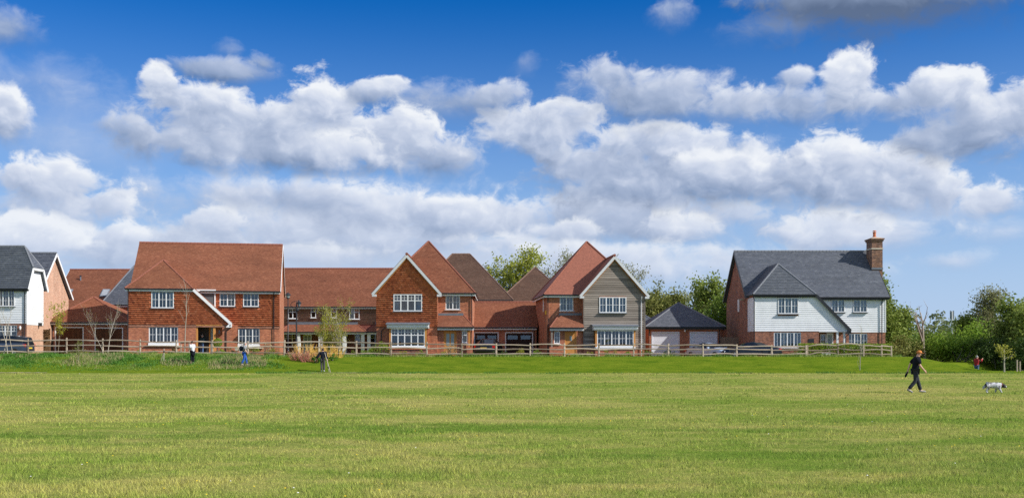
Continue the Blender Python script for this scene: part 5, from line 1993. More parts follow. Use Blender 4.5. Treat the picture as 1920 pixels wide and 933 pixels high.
def branches(rng, height, r0, levels=4, kids=(7, 5, 4, 3), ang=(.75, .8, .8), ratio=(.5, .5, .55), first=.25, up=.25, stems=1, wob=.1, lean=(0, 0), tap=.25):
    """tapering trunk, limbs and twigs; returns MB and the twig points (where leaves sit)"""
    mb = MB()
    tips = []

    def grow(p, d, L, r, lv):
        seg = 5 if lv == 0 else 3
        pts, q = [p], p
        dd = d.copy()
        for i in range(seg):
            dd = (dd + Vector((rng.gauss(0, wob), rng.gauss(0, wob), rng.gauss(0, wob) + (up * .25 if lv else .04)))).normalized()
            q = q + dd * (L / seg)
            pts.append(q)
        rad = [r * (1 - (1 - tap) * i / seg) for i in range(seg + 1)]
        mb.tube(pts, rad, 6 if lv == 0 else (4 if lv == 1 else 3), cap=False)
        if lv >= levels - 2:
            tips.extend((pts[i], lv) for i in range(1, seg + 1))
        if lv < levels - 1:
            nk = kids[lv]
            for k in range(nk):
                f = first + (1 - first) * (k + rng.random() * .8) / nk if lv == 0 else .25 + .75 * (k + rng.random()) / nk
                f = min(f, .99)
                i = min(int(f * seg), seg - 1)
                pos = pts[i].lerp(pts[i + 1], f * seg - i)
                ax = (pts[i + 1] - pts[i]).normalized()
                s = ax.orthogonal().normalized()
                s = Matrix.Rotation(rng.random() * 6.283 + k * 2.4, 3, ax) @ s
                an = ang[min(lv, len(ang) - 1)] * rng.uniform(.7, 1.25)
                nd = (ax * math.cos(an) + s * math.sin(an) + Vector((0, 0, up * .5))).normalized()
                L2 = L * ratio[min(lv, len(ratio) - 1)] * rng.uniform(.7, 1.15) * (1.15 - .45 * f if lv == 0 else 1)
                grow(pos, nd, L2, max(rad[i] * (.62 if tap > .29 else (.42 if height < 6.5 else .58)), .006), lv + 1)
    for s_ in range(stems):
        a = rng.random() * 6.283
        o = Vector((math.cos(a), math.sin(a), 0)) * (.0 if stems == 1 else r0 * 1.6)
        d = Vector((lean[0] + (0 if stems == 1 else math.cos(a) * .22), lean[1] + (0 if stems == 1 else math.sin(a) * .22), 1)).normalized()
        grow(o - Vector((0, 0, .15)), d, height * (1 if s_ == 0 else rng.uniform(.75, .98)), r0 * (1 if s_ == 0 else .8), 0)
    return mb, tips


def tree(name, px, y, height, label, group, cat="tree", seed=1, leaf=None, per=10, size=.2, spread=.3, r0=None, bark="bark", zbase=None, dens=1.0, **kw):
    rng = random.Random(seed)
    x = (px - CX) * y / F
    z = float(gz(x, y)) if zbase is None else zbase
    root = empty(name, (x, y, z), 0, label, cat, group)
    mb, tips = branches(rng, height, r0 or height * .018, **kw)
    k = height / max(v[2] for v in mb.v)
    mb.v = [(a * k, b * k, c * k) for a, b, c in mb.v]
    tips = [(p * k, l) for p, l in tips]
    mb.build("trunk", bark, root, smooth=True)
    if leaf and tips:
        nr = np.random.default_rng(seed)
        T = np.array([t[0] for t in tips])
        k = max(1, int(per))
        C = np.repeat(T, k, 0) + nr.normal(0, spread, (len(T) * k, 3))
        C = C[nr.random(len(C)) < dens]
        V, Fc = leaf_quads(C, size, nr)
        npmesh("crown", V, Fc, leaf, root)
    return root


def bush(name, px, y, w, d, h, label, group, leaf, seed=1, n=2500, size=.18, lumps=14, cat="bush", zoff=0.0, core=True, x=None, bark="bark"):
    """leafy bush: stems and leaf clumps spread through uneven lobes"""
    x = (px - CX) * y / F if x is None else x
    z = float(gz(x, y)) + zoff
    root = empty(name, (x, y, z), 0, label, cat, group)
    nr = np.random.default_rng(seed)
    cs = nr.uniform(-1, 1, (lumps, 3)) * [w * .36, d * .36, 0]
    cs[:, 2] = h * nr.uniform(.18, .74, lumps) * (1.05 - .45 * (np.abs(cs[:, 0]) / (w * .5 + 1e-6)))
    rad = nr.uniform(.16, .3, lumps) * min(w, h * 1.1)
    i = nr.integers(0, lumps, n)
    dirs = nr.normal(0, 1, (n, 3))
    dirs /= np.linalg.norm(dirs, axis=1)[:, None]
    rr = rad[i] * nr.random(n) ** .35 * nr.uniform(.75, 1.15, n)
    C = cs[i] + dirs * rr[:, None]
    # stray shoots above the outline
    m = n // 12
    C[:m, 2] += nr.random(m) * h * .12
    C[:, 2] = np.maximum(C[:, 2], nr.uniform(.02, .25, n))
    V, Fc = leaf_quads(C, size, nr)
    npmesh("crown", V, Fc, leaf, root)
    mb = MB()
    for k in range(min(lumps, 9)):
        p = Vector((nr.uniform(-.2, .2) * w, nr.uniform(-.1, .1) * d, -.1))
        q = Vector(cs[k])
        mb.tube([p, p.lerp(q, .5) + Vector((nr.normal(0, .06), nr.normal(0, .06), .1)), q + Vector((0, 0, rad[k] * .6))], [.02 + .006 * h, .015 + .004 * h, .006], 4, cap=False)
    mb.build("trunk", bark, root)
    return root


leaf_mat("spring_leaf", [(0.176, 0.224, 0.032), (0.32, 0.368, 0.048), (0.48, 0.48, 0.08), (0.256, 0.32, 0.048)], .4)
leaf_mat("grey_leaf", [(0.192, 0.192, 0.096), (0.32, 0.304, 0.16), (0.256, 0.272, 0.112), (0.416, 0.384, 0.208)], .35)
leaf_mat("olive_leaf", [(0.112, 0.136, 0.032), (0.224, 0.248, 0.056), (0.32, 0.32, 0.096), (0.176, 0.192, 0.048)], .35)
leaf_mat("green_leaf", [(0.072, 0.136, 0.019), (0.136, 0.216, 0.032), (0.208, 0.288, 0.048), (0.104, 0.176, 0.024)], .3)
leaf_mat("bright_leaf", [(0.112, 0.208, 0.019), (0.192, 0.32, 0.032), (0.304, 0.416, 0.056), (0.144, 0.256, 0.024)], .4)
leaf_mat("dark_leaf", [(0.023, 0.048, 0.009), (0.044, 0.081, 0.014), (0.069, 0.115, 0.018), (0.034, 0.063, 0.011)], .25)  # dark green; under the right-hand trees deep shade is put into this colour
leaf_mat("mid_leaf", [(.12, .18, .028), (.20, .27, .045), (.30, .35, .08), (.16, .22, .034)], .35)
leaf_mat("birch_leaf", [(0.24, 0.26, 0.03), (0.36, 0.36, 0.05), (0.46, 0.44, 0.08), (0.3, 0.32, 0.05)], .5)
leaf_mat("hedge_leaf", [(0.125, 0.213, 0.019), (0.225, 0.325, 0.025), (0.325, 0.413, 0.05), (0.175, 0.263, 0.025)], .4)
leaf_mat("far_leaf", [(0.15, 0.18, 0.09), (0.21, 0.24, 0.12), (0.255, 0.27, 0.135)], .3)

GB = "trees standing behind the houses"
tree("tall_tree", 985, 126, 12.7, "tall airy tree with yellow-green young leaves above the brown pyramid roof", GB, seed=3, leaf="spring_leaf", per=6, size=.30, spread=.42, r0=.34, levels=4, kids=(10, 6, 5), ang=(.95, .75, .8), ratio=(.46, .48, .5), first=.22, up=.35, wob=.09)
tree("tall_tree", 940, 128, 11.0, "sparse grey-leaved tree leaning out left of the brown pyramid roof", GB, seed=14, leaf="grey_leaf", per=5, size=.26, spread=.42, r0=.28, levels=4, kids=(9, 6, 5), ang=(1.0, .75, .8), ratio=(.5, .5, .5), first=.25, up=.3)
tree("tall_tree", 1056, 130, 13.0, "nearly bare tree directly left of the second pyramid peak", GB, seed=9, leaf="grey_leaf", per=4, size=.22, spread=.4, r0=.26, levels=4, kids=(10, 6, 5), ang=(.8, .75, .8), ratio=(.42, .5, .5), first=.3, up=.35)
tree("tall_tree", 1172, 124, 11.7, "bare-twigged tree behind the timber gable's right slope", GB, seed=6, leaf="grey_leaf", per=2, size=.2, spread=.35, r0=.24, levels=4, kids=(10, 6, 5), ang=(.75, .75, .8), ratio=(.42, .5, .5), first=.3, up=.35)
tree("multi_stemmed_tree", 1218, 114, 8.3, "many-stemmed olive tree beside the timber-boarded house", GB, seed=21, leaf="olive_leaf", per=5, size=.26, spread=.34, r0=.13, stems=7, levels=4, kids=(7, 4, 3), ang=(.5, .6, .7), ratio=(.4, .5, .5), first=.2, up=.5)
tree("multi_stemmed_tree", 1250, 118, 7.6, "olive tree with upright stems directly behind the slate garage apex", GB, seed=22, leaf="olive_leaf", per=5, size=.26, spread=.34, r0=.12, stems=6, levels=4, kids=(7, 4, 3), ang=(.5, .6, .7), ratio=(.4, .5, .5), first=.2, up=.5)
tree("tall_tree", 1285, 138, 8.4, "pale hazy tree in the dip above the slate garage's right slope", GB, seed=23, leaf="grey_leaf", per=7, size=.3, spread=.4, r0=.2, levels=4, kids=(9, 6, 4), ang=(.8, .8, .8), ratio=(.42, .5, .5), first=.15, up=.3)
tree("broad_tree", 1330, 112, 8.2, "dense green tree crowding the gap left of the white house gable", GB, seed=24, leaf="mid_leaf", per=8, size=.3, spread=.42, r0=.26, levels=4, kids=(11, 6, 4), ang=(.95, .8, .8), ratio=(.46, .5, .5), first=.08, up=.25)
tree("broad_tree", 1362, 108, 7.9, "dark green tree touching the white house's left gable", GB, seed=25, leaf="green_leaf", per=12, size=.28, spread=.4, r0=.22, levels=4, kids=(10, 6, 4), ang=(.9, .8, .8), ratio=(.45, .5, .5), first=.05, up=.25)
bush("leafy_bush", 1300, 106, 9, 4, 4.6, "green bush filling the gap above the slate garage's right eave", GB, "green_leaf", 26, 4200, .24, 18)
bush("leafy_bush", 1225, 108, 7, 4, 3.6, "low yellow-green bush beside the timber house's downpipe", GB, "spring_leaf", 27, 2400, .22, 14)
bush("leafy_bush", 228, 97, 2.6, 2, 4.6, "yellow-green bush rising above the red garage roof's right hip", None, "spring_leaf", 28, 1300, .2, 10)
tree("young_tree", 108, 87.4, 4.6, "young light green tree in front of the pale brick gable", None, seed=31, leaf="birch_leaf", per=4, size=.16, spread=.16, r0=.05, levels=3, kids=(9, 4), ang=(.7, .7), ratio=(.35, .5), first=.4, up=.5)

GR = "trees and bushes of the copse to the right"
tree("broad_tree", 1662, 99, 7.2, "tall olive-green tree hugging the white house's right-hand corner", GR, seed=41, leaf="mid_leaf", per=9, size=.27, spread=.4, r0=.24, levels=4, kids=(13, 6, 4), ang=(.7, .8, .8), ratio=(.27, .5, .5), first=.05, up=.35)
tree("broad_tree", 1672, 101, 4.2, "rounder olive tree just right of the one at the white house's corner", GR, seed=42, leaf="mid_leaf", per=8, size=.26, spread=.4, r0=.2, levels=4, kids=(11, 6, 4), ang=(.85, .8, .8), ratio=(.4, .5, .5), first=.05, up=.3)
tree("dead_tree", 1734, 90, 5.2, "dead leafless grey tree standing up out of the green bushes", None, seed=47, r0=.19, bark="dead_wood", levels=3, kids=(6, 3), ang=(.62, .7), ratio=(.5, .42), first=.3, up=.25, wob=.12, tap=.3, zbase=.9)
for i, (px, y, w, h, lf, lab) in enumerate((
        (1690, 90, 4.4, 2.9, "olive_leaf", "olive bush nearest the right end of the rail fence"),
        (1718, 92, 4.2, 2.7, "green_leaf", "mid-green bush below and left of the dead tree"),
        (1748, 91, 4.4, 2.9, "green_leaf", "darker bush behind the walking man's cap, right of the dead tree"),
        (1778, 89, 4.6, 3.1, "bright_leaf", "bright green bush on the crest of the mound"),
        (1806, 88, 4.4, 3.0, "bright_leaf", "bright green bush left of the person in red"),
        (1835, 92, 5.4, 4.6, "bright_leaf", "tall fresh-green bush behind the person in red"),
        (1868, 88, 4.2, 4.0, "green_leaf", "shaded bush between the person in red and the staked sapling"),
        (1760, 104, 6.5, 4.2, "olive_leaf", "grey-olive bush farther back right of the dead tree"),
        (1800, 106, 6.5, 5.4, "green_leaf", "tall green bush under the distant mast"))):
    bush("leafy_bush", px, y, w, 3.2, h, lab, GR, lf, 60 + i, 2600, .2, 16)
tree("airy_tree", 1862, 101, 7.4, "airy pale tree with thin leaves rising above the right-hand bushes", GR, seed=43, leaf="grey_leaf", per=6, size=.2, spread=.36, r0=.18, levels=4, kids=(13, 6, 4), ang=(.7, .7, .8), ratio=(.4, .5, .5), first=.15, up=.45)
tree("broad_tree", 1826, 103, 4.9, "mid-green tree left of the airy pale tree", GR, seed=44, leaf="mid_leaf", per=8, size=.25, spread=.4, r0=.2, levels=4, kids=(11, 6, 4), ang=(.9, .8, .8), ratio=(.42, .5, .5), first=.05, up=.25)
tree("broad_tree", 1905, 86, 5.2, "broad green tree at the right edge behind the staked sapling", GR, seed=45, leaf="mid_leaf", per=8, size=.27, spread=.42, r0=.24, levels=4, kids=(13, 7, 4), ang=(1.0, .8, .8), ratio=(.5, .5, .5), first=.03, up=.2)
tree("broad_tree", 1948, 83, 6.0, "green tree cut off by the right frame edge", GR, seed=46, leaf="mid_leaf", per=9, size=.27, spread=.45, r0=.26, levels=4, kids=(13, 7, 4), ang=(1.0, .8, .8), ratio=(.5, .5, .5), first=.03, up=.2)
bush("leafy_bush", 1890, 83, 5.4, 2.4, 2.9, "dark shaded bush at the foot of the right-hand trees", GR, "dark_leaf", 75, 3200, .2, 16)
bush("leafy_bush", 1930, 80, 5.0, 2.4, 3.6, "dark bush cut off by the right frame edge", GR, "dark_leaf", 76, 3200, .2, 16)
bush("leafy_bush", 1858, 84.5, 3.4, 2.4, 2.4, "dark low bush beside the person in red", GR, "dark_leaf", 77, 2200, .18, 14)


def far_woods():
    """wooded skyline far behind, one mass"""
    nr = np.random.default_rng(91)
    C, B = [], MB()
    for i in range(230):
        x = nr.uniform(-220, 260)
        y = nr.uniform(230, 300)
        h, r = nr.uniform(6, 11), nr.uniform(3, 5)
        d = nr.normal(0, 1, (170, 3))
        d /= np.linalg.norm(d, axis=1)[:, None]
        C.append(np.array([x, y, G0 + h * .55]) + d * [r, r, h * .45] * (nr.random((170, 1)) ** .4))
        B.tube([(x, y, 0), (x, y, h * .6)], [.25, .1], 4, cap=False)
    V, Fc = leaf_quads(np.concatenate(C), 1.1, nr)
    npmesh("distant_woods", V, Fc, "far_leaf", kind="stuff")


far_woods()

# ---- young trees in front of the houses
GY = "young trees along the fence"
tree("birch_sapling", 201, 78.3, 4.4, "bare young birch, the taller stem in front of the brown garage door", GY, seed=111, r0=.036, bark="pale_bark", levels=3, kids=(12, 4), ang=(.45, .55), ratio=(.38, .5), first=.3, up=.6, leaf="birch_leaf", per=1, size=.07, spread=.06, dens=.3)
tree("birch_sapling", 195, 78.2, 4.1, "bare young birch leaning left in front of the brown garage doors", GY, seed=112, r0=.03, bark="pale_bark", lean=(-.16, 0), levels=3, kids=(9, 4), ang=(.45, .55), ratio=(.36, .5), first=.35, up=.6, leaf="birch_leaf", per=1, size=.07, spread=.06, dens=.3)
tree("birch_sapling", 346, 79.3, 6.0, "tall bare sapling tied to stakes before the big brick house", GY, seed=113, r0=.05, bark="pale_bark", lean=(-.04, 0), levels=3, kids=(12, 3), ang=(.5, .6), ratio=(.22, .5), first=.45, up=.5)
for i, (px, h, ln, lab) in enumerate(((6, 4.2, 0.0, "thin bare sapling nearest the left frame edge"), (15, 4.9, -.02, "thin bare sapling, middle of three before the dark car"), (24, 3.6, -.06, "thin bare sapling, right of three before the dark car"))):
    tree("birch_sapling", px, 78.2, h, lab, GY, seed=120 + i, r0=.035, bark="pale_bark", lean=(ln, 0), levels=3, kids=(8, 3), ang=(.4, .5), ratio=(.25, .5), first=.4, up=.7)
tree("birch_tree", 603, 79.8, 3.2, "slim pale-trunked birch in the hedge left of the bushy birch", GY, seed=131, r0=.06, bark="pale_bark", levels=3, kids=(11, 4), ang=(.6, .7), ratio=(.26, .5), first=.35, up=.4, leaf="birch_leaf", per=5, size=.1, spread=.1)
tree("birch_tree", 640, 81.0, 4.7, "many-stemmed birch with yellow-green leaves before the terrace", GY, seed=132, r0=.05, bark="pale_bark", stems=5, levels=3, kids=(10, 5), ang=(.65, .7), ratio=(.34, .5), first=.15, up=.4, leaf="birch_leaf", per=3, size=.105, spread=.13)
tree("birch_tree", 622, 82.4, 2.4, "low birch with yellow-green leaves left of the many-stemmed one", GY, seed=133, r0=.04, bark="pale_bark", stems=3, levels=3, kids=(9, 4), ang=(.6, .7), ratio=(.35, .5), first=.1, up=.5, leaf="birch_leaf", per=5, size=.1, spread=.13)
tree("bare_sapling", 1612, 71.2, 3.2, "thin bare sapling on the bank before the white house", None, seed=141, r0=.03, bark="pale_bark", levels=3, kids=(12, 3), ang=(.6, .6), ratio=(.2, .5), first=.05, up=.4, wob=.03, leaf="birch_leaf", per=1, size=.05, spread=.05, dens=.5)
tree("young_tree", 1883, 71.6, 1.95, "young tree with yellow-green leaves and pale trunk near the right edge", None, seed=142, r0=.07, bark="pale_bark", levels=3, kids=(9, 4), ang=(1.0, .6), ratio=(.34, .5), first=.52, up=.25, leaf="birch_leaf", per=3, size=.12, spread=.08)
tree("small_conifer", 147, 73.8, 1.5, "scrawny brown conifer sapling in the rough grass", None, seed=143, r0=.03, bark="bark", levels=3, kids=(14, 4), ang=(1.1, .6), ratio=(.3, .5), first=.05, up=.3, leaf="olive_leaf", per=4, size=.05, spread=.04)


def stems_shrub(px, y, w, h, n, mat, label, group, seed, leaf=None):
    x = (px - CX) * y / F
    root = empty("shrub", (x, y, float(gz(x, y))), 0, label, "shrub", group)
    rng = random.Random(seed)
    mb = MB()
    tips = []
    for i in range(n):
        a = rng.uniform(-1, 1)
        p = Vector((a * w * .32, rng.uniform(-.3, .3) * w * .5, -.05))
        q = p + Vector((a * w * .2 + rng.gauss(0, .1), rng.gauss(0, .12), h * rng.uniform(.55, 1.05)))
        mb.tube([p, p.lerp(q, .5) + Vector((rng.gauss(0, .03), 0, 0)), q], [.016, .013, .006], 3, cap=False)
        tips += [p.lerp(q, t) for t in (.4, .7, .95)]
    mb.build("stem", mat, root, kind="stuff")
    if leaf:
        nr = np.random.default_rng(seed)
        C = np.array(tips) + nr.normal(0, .05, (len(tips), 3))
        V, Fc = leaf_quads(C, .08, nr)
        npmesh("crown", V, Fc, leaf, root)


plain("red_stem", (.34, .11, .07), .7, .25, 9)
plain("yellow_stem", (.60, .36, .07), .7, .2, 9)
GD = "dogwood shrubs on the bank"
stems_shrub(562, 75.0, 1.7, .8, 90, "red_stem", "red-stemmed dogwood at the left of the clump", GD, 1, "straw_blade")
stems_shrub(580, 74.4, 1.7, .75, 90, "red_stem", "red-stemmed dogwood in the middle of the clump, above its dead leaves", GD, 2, "straw_blade")
stems_shrub(571, 76.2, 1.8, 1.1, 60, "yellow_stem", "yellow-stemmed dogwood behind the red ones", GD, 3)
stems_shrub(592, 75.9, 1.5, 1.1, 50, "yellow_stem", "yellow-stemmed dogwood left of the walker with the pole", GD, 4)
stems_shrub(617, 76.0, 1.2, 1.05, 45, "yellow_stem", "yellow-stemmed dogwood just right of the walker with the pole", GD, 5)
stems_shrub(634, 76.3, .9, .95, 32, "yellow_stem", "smaller yellow-stemmed dogwood at the right end of the clump", GD, 6)
bush("small_bush", 594, 73.9, .9, .6, .6, "small dark green plant at the foot of the dogwoods", None, "weed_leaf", 150, 300, .1, 6, cat="plant")
bush("small_bush", 623, 74.8, .7, .5, .6, "small green plant right of the walker with the pole", None, "weed_leaf", 151, 250, .1, 6, cat="plant")

# low planting between fence and houses
GS = "low shrubs planted behind the rail fence"
rs = random.Random(77)
BAYS = []
ORD = 'first second third fourth fifth sixth seventh eighth ninth tenth eleventh twelfth thirteenth fourteenth fifteenth sixteenth seventeenth eighteenth nineteenth twentieth twenty-first twenty-second twenty-third twenty-fourth'.split()
px = 20.0
i = 0
while px < 1500:
    px += rs.uniform(22, 46)
    if 48 < px < 140 or 366 < px < 398 or 1010 < px < 1030 or 1296 < px < 1470:
        continue
    h = rs.uniform(.35, .8)
    lf = rs.choice(["hedge_leaf", "bright_leaf", "green_leaf", "birch_leaf", "dark_leaf"])
    bay = int((px + 18) // 67.2)
    k = sum(1 for q in BAYS if q == bay)
    BAYS.append(bay)
    cw = {"hedge_leaf": "light green", "bright_leaf": "fresh green", "green_leaf": "mid green", "birch_leaf": "yellow-green", "dark_leaf": "dark green"}[lf]
    bush("low_shrub", px, 80.1 + rs.uniform(-.2, .5), rs.uniform(.8, 1.7), .7, h, "low %s shrub behind the long fence, %s in its %s bay from the left" % (cw, ("leftmost", "next", "third", "fourth")[k], ORD[bay]), GS, lf, 200 + i, 320, .085, 7, cat="shrub")
    i += 1
bush("low_shrub", 708, 80.3, 2.0, .9, 1.35, "tall leafy shrub left of the bay window of the tile-hung gable", None, "hedge_leaf", 301, 800, .1, 10, cat="shrub")
bush("low_shrub", 500, 81.5, 1.2, .7, 1.5, "reddish climbing shrub by the big brick house's right corner", None, "straw_blade", 302, 260, .09, 8, cat="shrub")
bush("low_shrub", 845, 82.0, 1.3, .8, 1.3, "shrub with tan leaves beside the oak door", None, "straw_blade", 303, 360, .09, 8, cat="shrub")
# clipped hedge before the white house
x0_, x1_ = (1497 - CX) * 81 / F, (1672 - CX) * 81 / F


def hedge():
    root = empty("garden_hedge", ((x0_ + x1_) / 2, 81.0, G0 - .1), 0, "bright green clipped hedge behind the rails before the white house", "hedge")
    nr = np.random.default_rng(9)
    L = x1_ - x0_
    n = 15000
    C = np.stack([nr.uniform(-L / 2, L / 2, n), nr.uniform(-.4, .4, n), nr.uniform(0, 1.15, n)], 1)
    top = 1.02 + .14 * vnoise(C[:, 0] * 1.7 + 50, C[:, 0] * 0 + 3, 4)
    C[:, 2] = np.minimum(C[:, 2], top + nr.normal(0, .05, n))
    V, Fc = leaf_quads(C, .1, nr)
    npmesh("crown", V, Fc, "hedge_leaf", root)
    mb = MB()
    for k in range(24):
        x = -L / 2 + L * (k + .5) / 24
        mb.tube([(x, 0, -.1), (x + nr.normal(0, .05), 0, .5), (x + nr.normal(0, .1), 0, .95)], [.025, .018, .008], 4, cap=False)
    mb.build("stem", "bark", root, kind="stuff")


hedge()
leaf_mat("white_blossom", [(0.7, 0.7, 0.68), (0.75, 0.75, 0.75)], .2)
bush("flowering_shrub", 1548, 80.3, 1.0, .5, .5, "small shrub covered in white blossom before the hedge", None, "white_blossom", 305, 260, .08, 7, cat="shrub")


def topiary():
    y = 81.9
    x, z = W2(408, y, 642)
    root = empty("topiary_ball", (x, y, G0), 0, "round clipped topiary ball in a pot by the oak porch", "topiary")
    nr = np.random.default_rng(19)
    d = nr.normal(0, 1, (1500, 3))
    d /= np.linalg.norm(d, axis=1)[:, None]
    C = d * .36 * nr.uniform(.8, 1.04, (1500, 1)) + [0, 0, z - G0]
    V, Fc = leaf_quads(C, .07, nr)
    npmesh("crown", V, Fc, "bright_leaf", root)
    MB().tube([(0, 0, .3), (0, 0, z - G0)], .035, 6).build("stem", "bark", root)
    MB().lathe([(.16, 0), (.22, .34), (.25, .36), (.25, .42), (.21, .42)], n=14).build("pot", "lead", root)


topiary()


# ------------------------------------------------------------------ cleft rail fence
FENCE = [(-18, 634, 661), (53, 634, 663), (125, 632.5, 665.5), (193, 634, 664), (263, 635.5, 664), (331, 637, 664), (398, 636.5, 666), (465, 639, 666), (533, 636.5, 667),
         (601, 637, 667), (668, 638.5, 668), (733, 639.5, 669), (800, 640.5, 669), (866, 642, 670), (930, 643, 670), (994, 643, 670.5), (1058.6, 643, 671),
         (1123, 643, 671), (1188, 642.5, 672), (1253, 643.5, 672), (1318, 644, 672), (1381, 645, 672.5), (1447, 646, 673), (1511.6, 646.5, 672.5)]
FENCE2 = [(1513.5, 646, 672.5), (1571, 642.5, 671), (1619, 645, 670.5), (1653, 645.5, 670), (1671, 647.5, 669.5)]


def rail_fence(posts, label, y0, seed, bow):
    rng = random.Random(seed)
    P = []
    for px, pt, pb in posts:
        y = y0 + rng.uniform(-.12, .12)
        x, zt = W2(px, y, pt)
        P.append((x, y, float(gz(x, y)), zt))
    r0 = P[0]
    root = empty("rail_fence", (r0[0], r0[1], r0[2]), 0, label, "fence")
    o = Vector(r0[:3])
    for x, y, zb, zt in P:
        w = rng.uniform(.065, .085)
        b = MB()
        lx = rng.uniform(-.03, .03)
        p = [Vector((x, y, zb - .4)) - o, Vector((x + lx * .5, y, (zb + zt) / 2)) - o, Vector((x + lx, y, zt)) - o]
        b.tube(p, [w, w * .95, w * .8], 6)
        b.build("post", "cleft_chestnut", root)
    for (xa, ya, ba, ta), (xb, yb, bb, tb) in zip(P[:-1], P[1:]):
        for k, f in enumerate((.86, .55, .20)):
            za, zb = ba + (ta - ba) * f, bb + (tb - bb) * f
            n = 7
            ph, am = rng.uniform(0, 6), rng.uniform(.2, 1) * bow
            sag = rng.uniform(-.2, 1) * bow
            pts, rad = [], []
            ja, jb = rng.uniform(-.035, .035), rng.uniform(-.035, .035)
            for i in range(n):
                t = i / (n - 1)
                z = za + ja + (zb + jb - za - ja) * t + am * .5 * math.sin(ph + t * 5) + sag * math.sin(math.pi * t)
                pts.append(Vector((xa - .06 + (xb - xa + .12) * t, ya + (yb - ya) * t - .03 + .02 * math.sin(ph * 2 + t * 4), z)) - o)
                rad.append(.047 * rng.uniform(.8, 1.2) * (.72 if i in (0, n - 1) else 1))
            MB().tube(pts, rad, 5).build("rail", "cleft_chestnut", root)
    return root


rail_fence(FENCE, "long cleft chestnut post-and-rail fence along the top of the bank", 79.0, 1, .06)
rail_fence(FENCE2, "short stretch of bowed rails before the clipped hedge at the fence's right end", 79.1, 2, .12)


def board_fence(name, label, cat, pl, pr, y, ytop, mat, rot=0.0):
    x0, x1 = W2(pl, y), W2(pr, y)
    zt = W2(0, y, ytop)[1] - G0
    root = empty(name, (x0, y, G0), rot, label, cat)
    n = max(3, int((x1 - x0) / .15))
    rng = random.Random(n)
    for i in range(n):
        a = (x1 - x0) * i / n
        MB().box(a, a + (x1 - x0) / n - .008, rng.uniform(-.008, .0), .018, 0, zt + rng.uniform(-.02, .01)).build("board", mat, root)
    for z in (.3, zt - .3):
        MB().box(0, x1 - x0, .02, .07, z - .04, z + .04).build("rail", mat, root)
    for a in (0, x1 - x0 - .1):
        MB().box(a, a + .1, .072, .17, 0, zt + .06).build("post", mat, root)


board_fence("timber_gate", "dark timber board gate beside the brown-doored garage", "gate", 66, 93, 88.6, 617, "gate_board")
board_fence("board_fence", "weathered close-board fence between the slate garage and white house", "fence", 1350, 1396, 89.6, 631.5, "fence_board")


def brick_pier():
    y = 91.0
    x0, x1 = W2(1354, y), W2(1363, y)
    root = empty("garden_wall", (x0, y, G0), 0, "short orange brick wall just right of the slate garage", "wall")
    MB().box(0, x1 - x0, 0, .3, -.2, W2(0, y, 618)[1] - G0).build("wall", "orange_brick", root)
    MB().box(-.03, x1 - x0 + .03, -.03, .33, W2(0, y, 618)[1] - G0 + .002, W2(0, y, 617)[1] - G0 + .03).build("coping", "mixed_brick", root)


brick_pier()


# ------------------------------------------------------------------ lamps, mast, posts
def lamp_posts():
    y = 84.0
    x, zt = W2(540, y, 547.5)
    root = empty("street_lamp", (x, y, G0), 0, "slender black street lamp with a lantern on top, left of the pair", "street lamp", "black heritage street lamps before the terrace")
    H = zt - G0
    zl = W2(0, y, 560)[1] - G0
    MB().lathe([(.11, 0), (.11, .5), (.075, .55), (.06, 1.0), (.045, 1.05), (.035, zl)], n=10).build("post", "black_paint", root, smooth=True)
    MB().lathe([(.06, zl), (.14, zl + .05), (.15, zl + .1)], n=10).build("lantern_base", "black_paint", root)
    MB().lathe([(.12, zl + .1), (.17, zl + .3)], n=8).build("lantern_glass", "frosted_door_glass", root)
    MB().lathe([(.26, zl + .3), (.2, zl + .38), (.06, zl + .5), (.03, zl + .52), (.03, H)], n=10).build("lantern_cap", "black_paint", root)
    y = 82.6
    x = W2(556, y)
    root = empty("street_lamp", (x, y, G0), 0, "black street lamp with a hooped swan-neck bracket, right of the pair", "street lamp", "black heritage street lamps before the terrace")
    z = lambda p: W2(0, y, p)[1] - G0
    MB().lathe([(.14, 0), (.14, .7), (.09, .76), (.08, 1.4), (.065, 1.45), (.055, z(574)), (.02, z(565))], n=10).build("post", "black_paint", root, smooth=True)
    c, r = z(573), .32
    pts = [(-.18 + r * math.cos(a) * .95 + .0, 0, c + r * 1.1 * math.sin(a)) for a in np.linspace(math.pi * 1.15, math.pi * .45, 9)] + [(.2, 0, z(563))]
    MB().tube(pts, .022, 6).build("bracket", "black_paint", root, smooth=True)
    MB().tube([(0, 0, z(578)), (-.2, 0, z(576)), (-.42, 0, z(573))], .02, 5).build("brace", "black_paint", root)
    lx = .2
    MB().lathe([(.03, z(561.5)), (.05, z(564)), (.2, z(567.5)), (.19, z(569)), (.12, z(569.3))], (lx, 0, 0), 10).build("lantern_cap", "black_paint", root)
    MB().lathe([(.12, z(569.4)), (.13, z(571)), (.05, z(574.5))], (lx, 0, 0), 10).build("lantern_glass", "lead", root)
    MB().lathe([(.04, z(578)), (.14, z(580)), (.14, z(582)), (.05, z(584))], (.06, 0, 0), 8).build("collar", "black_paint", root)


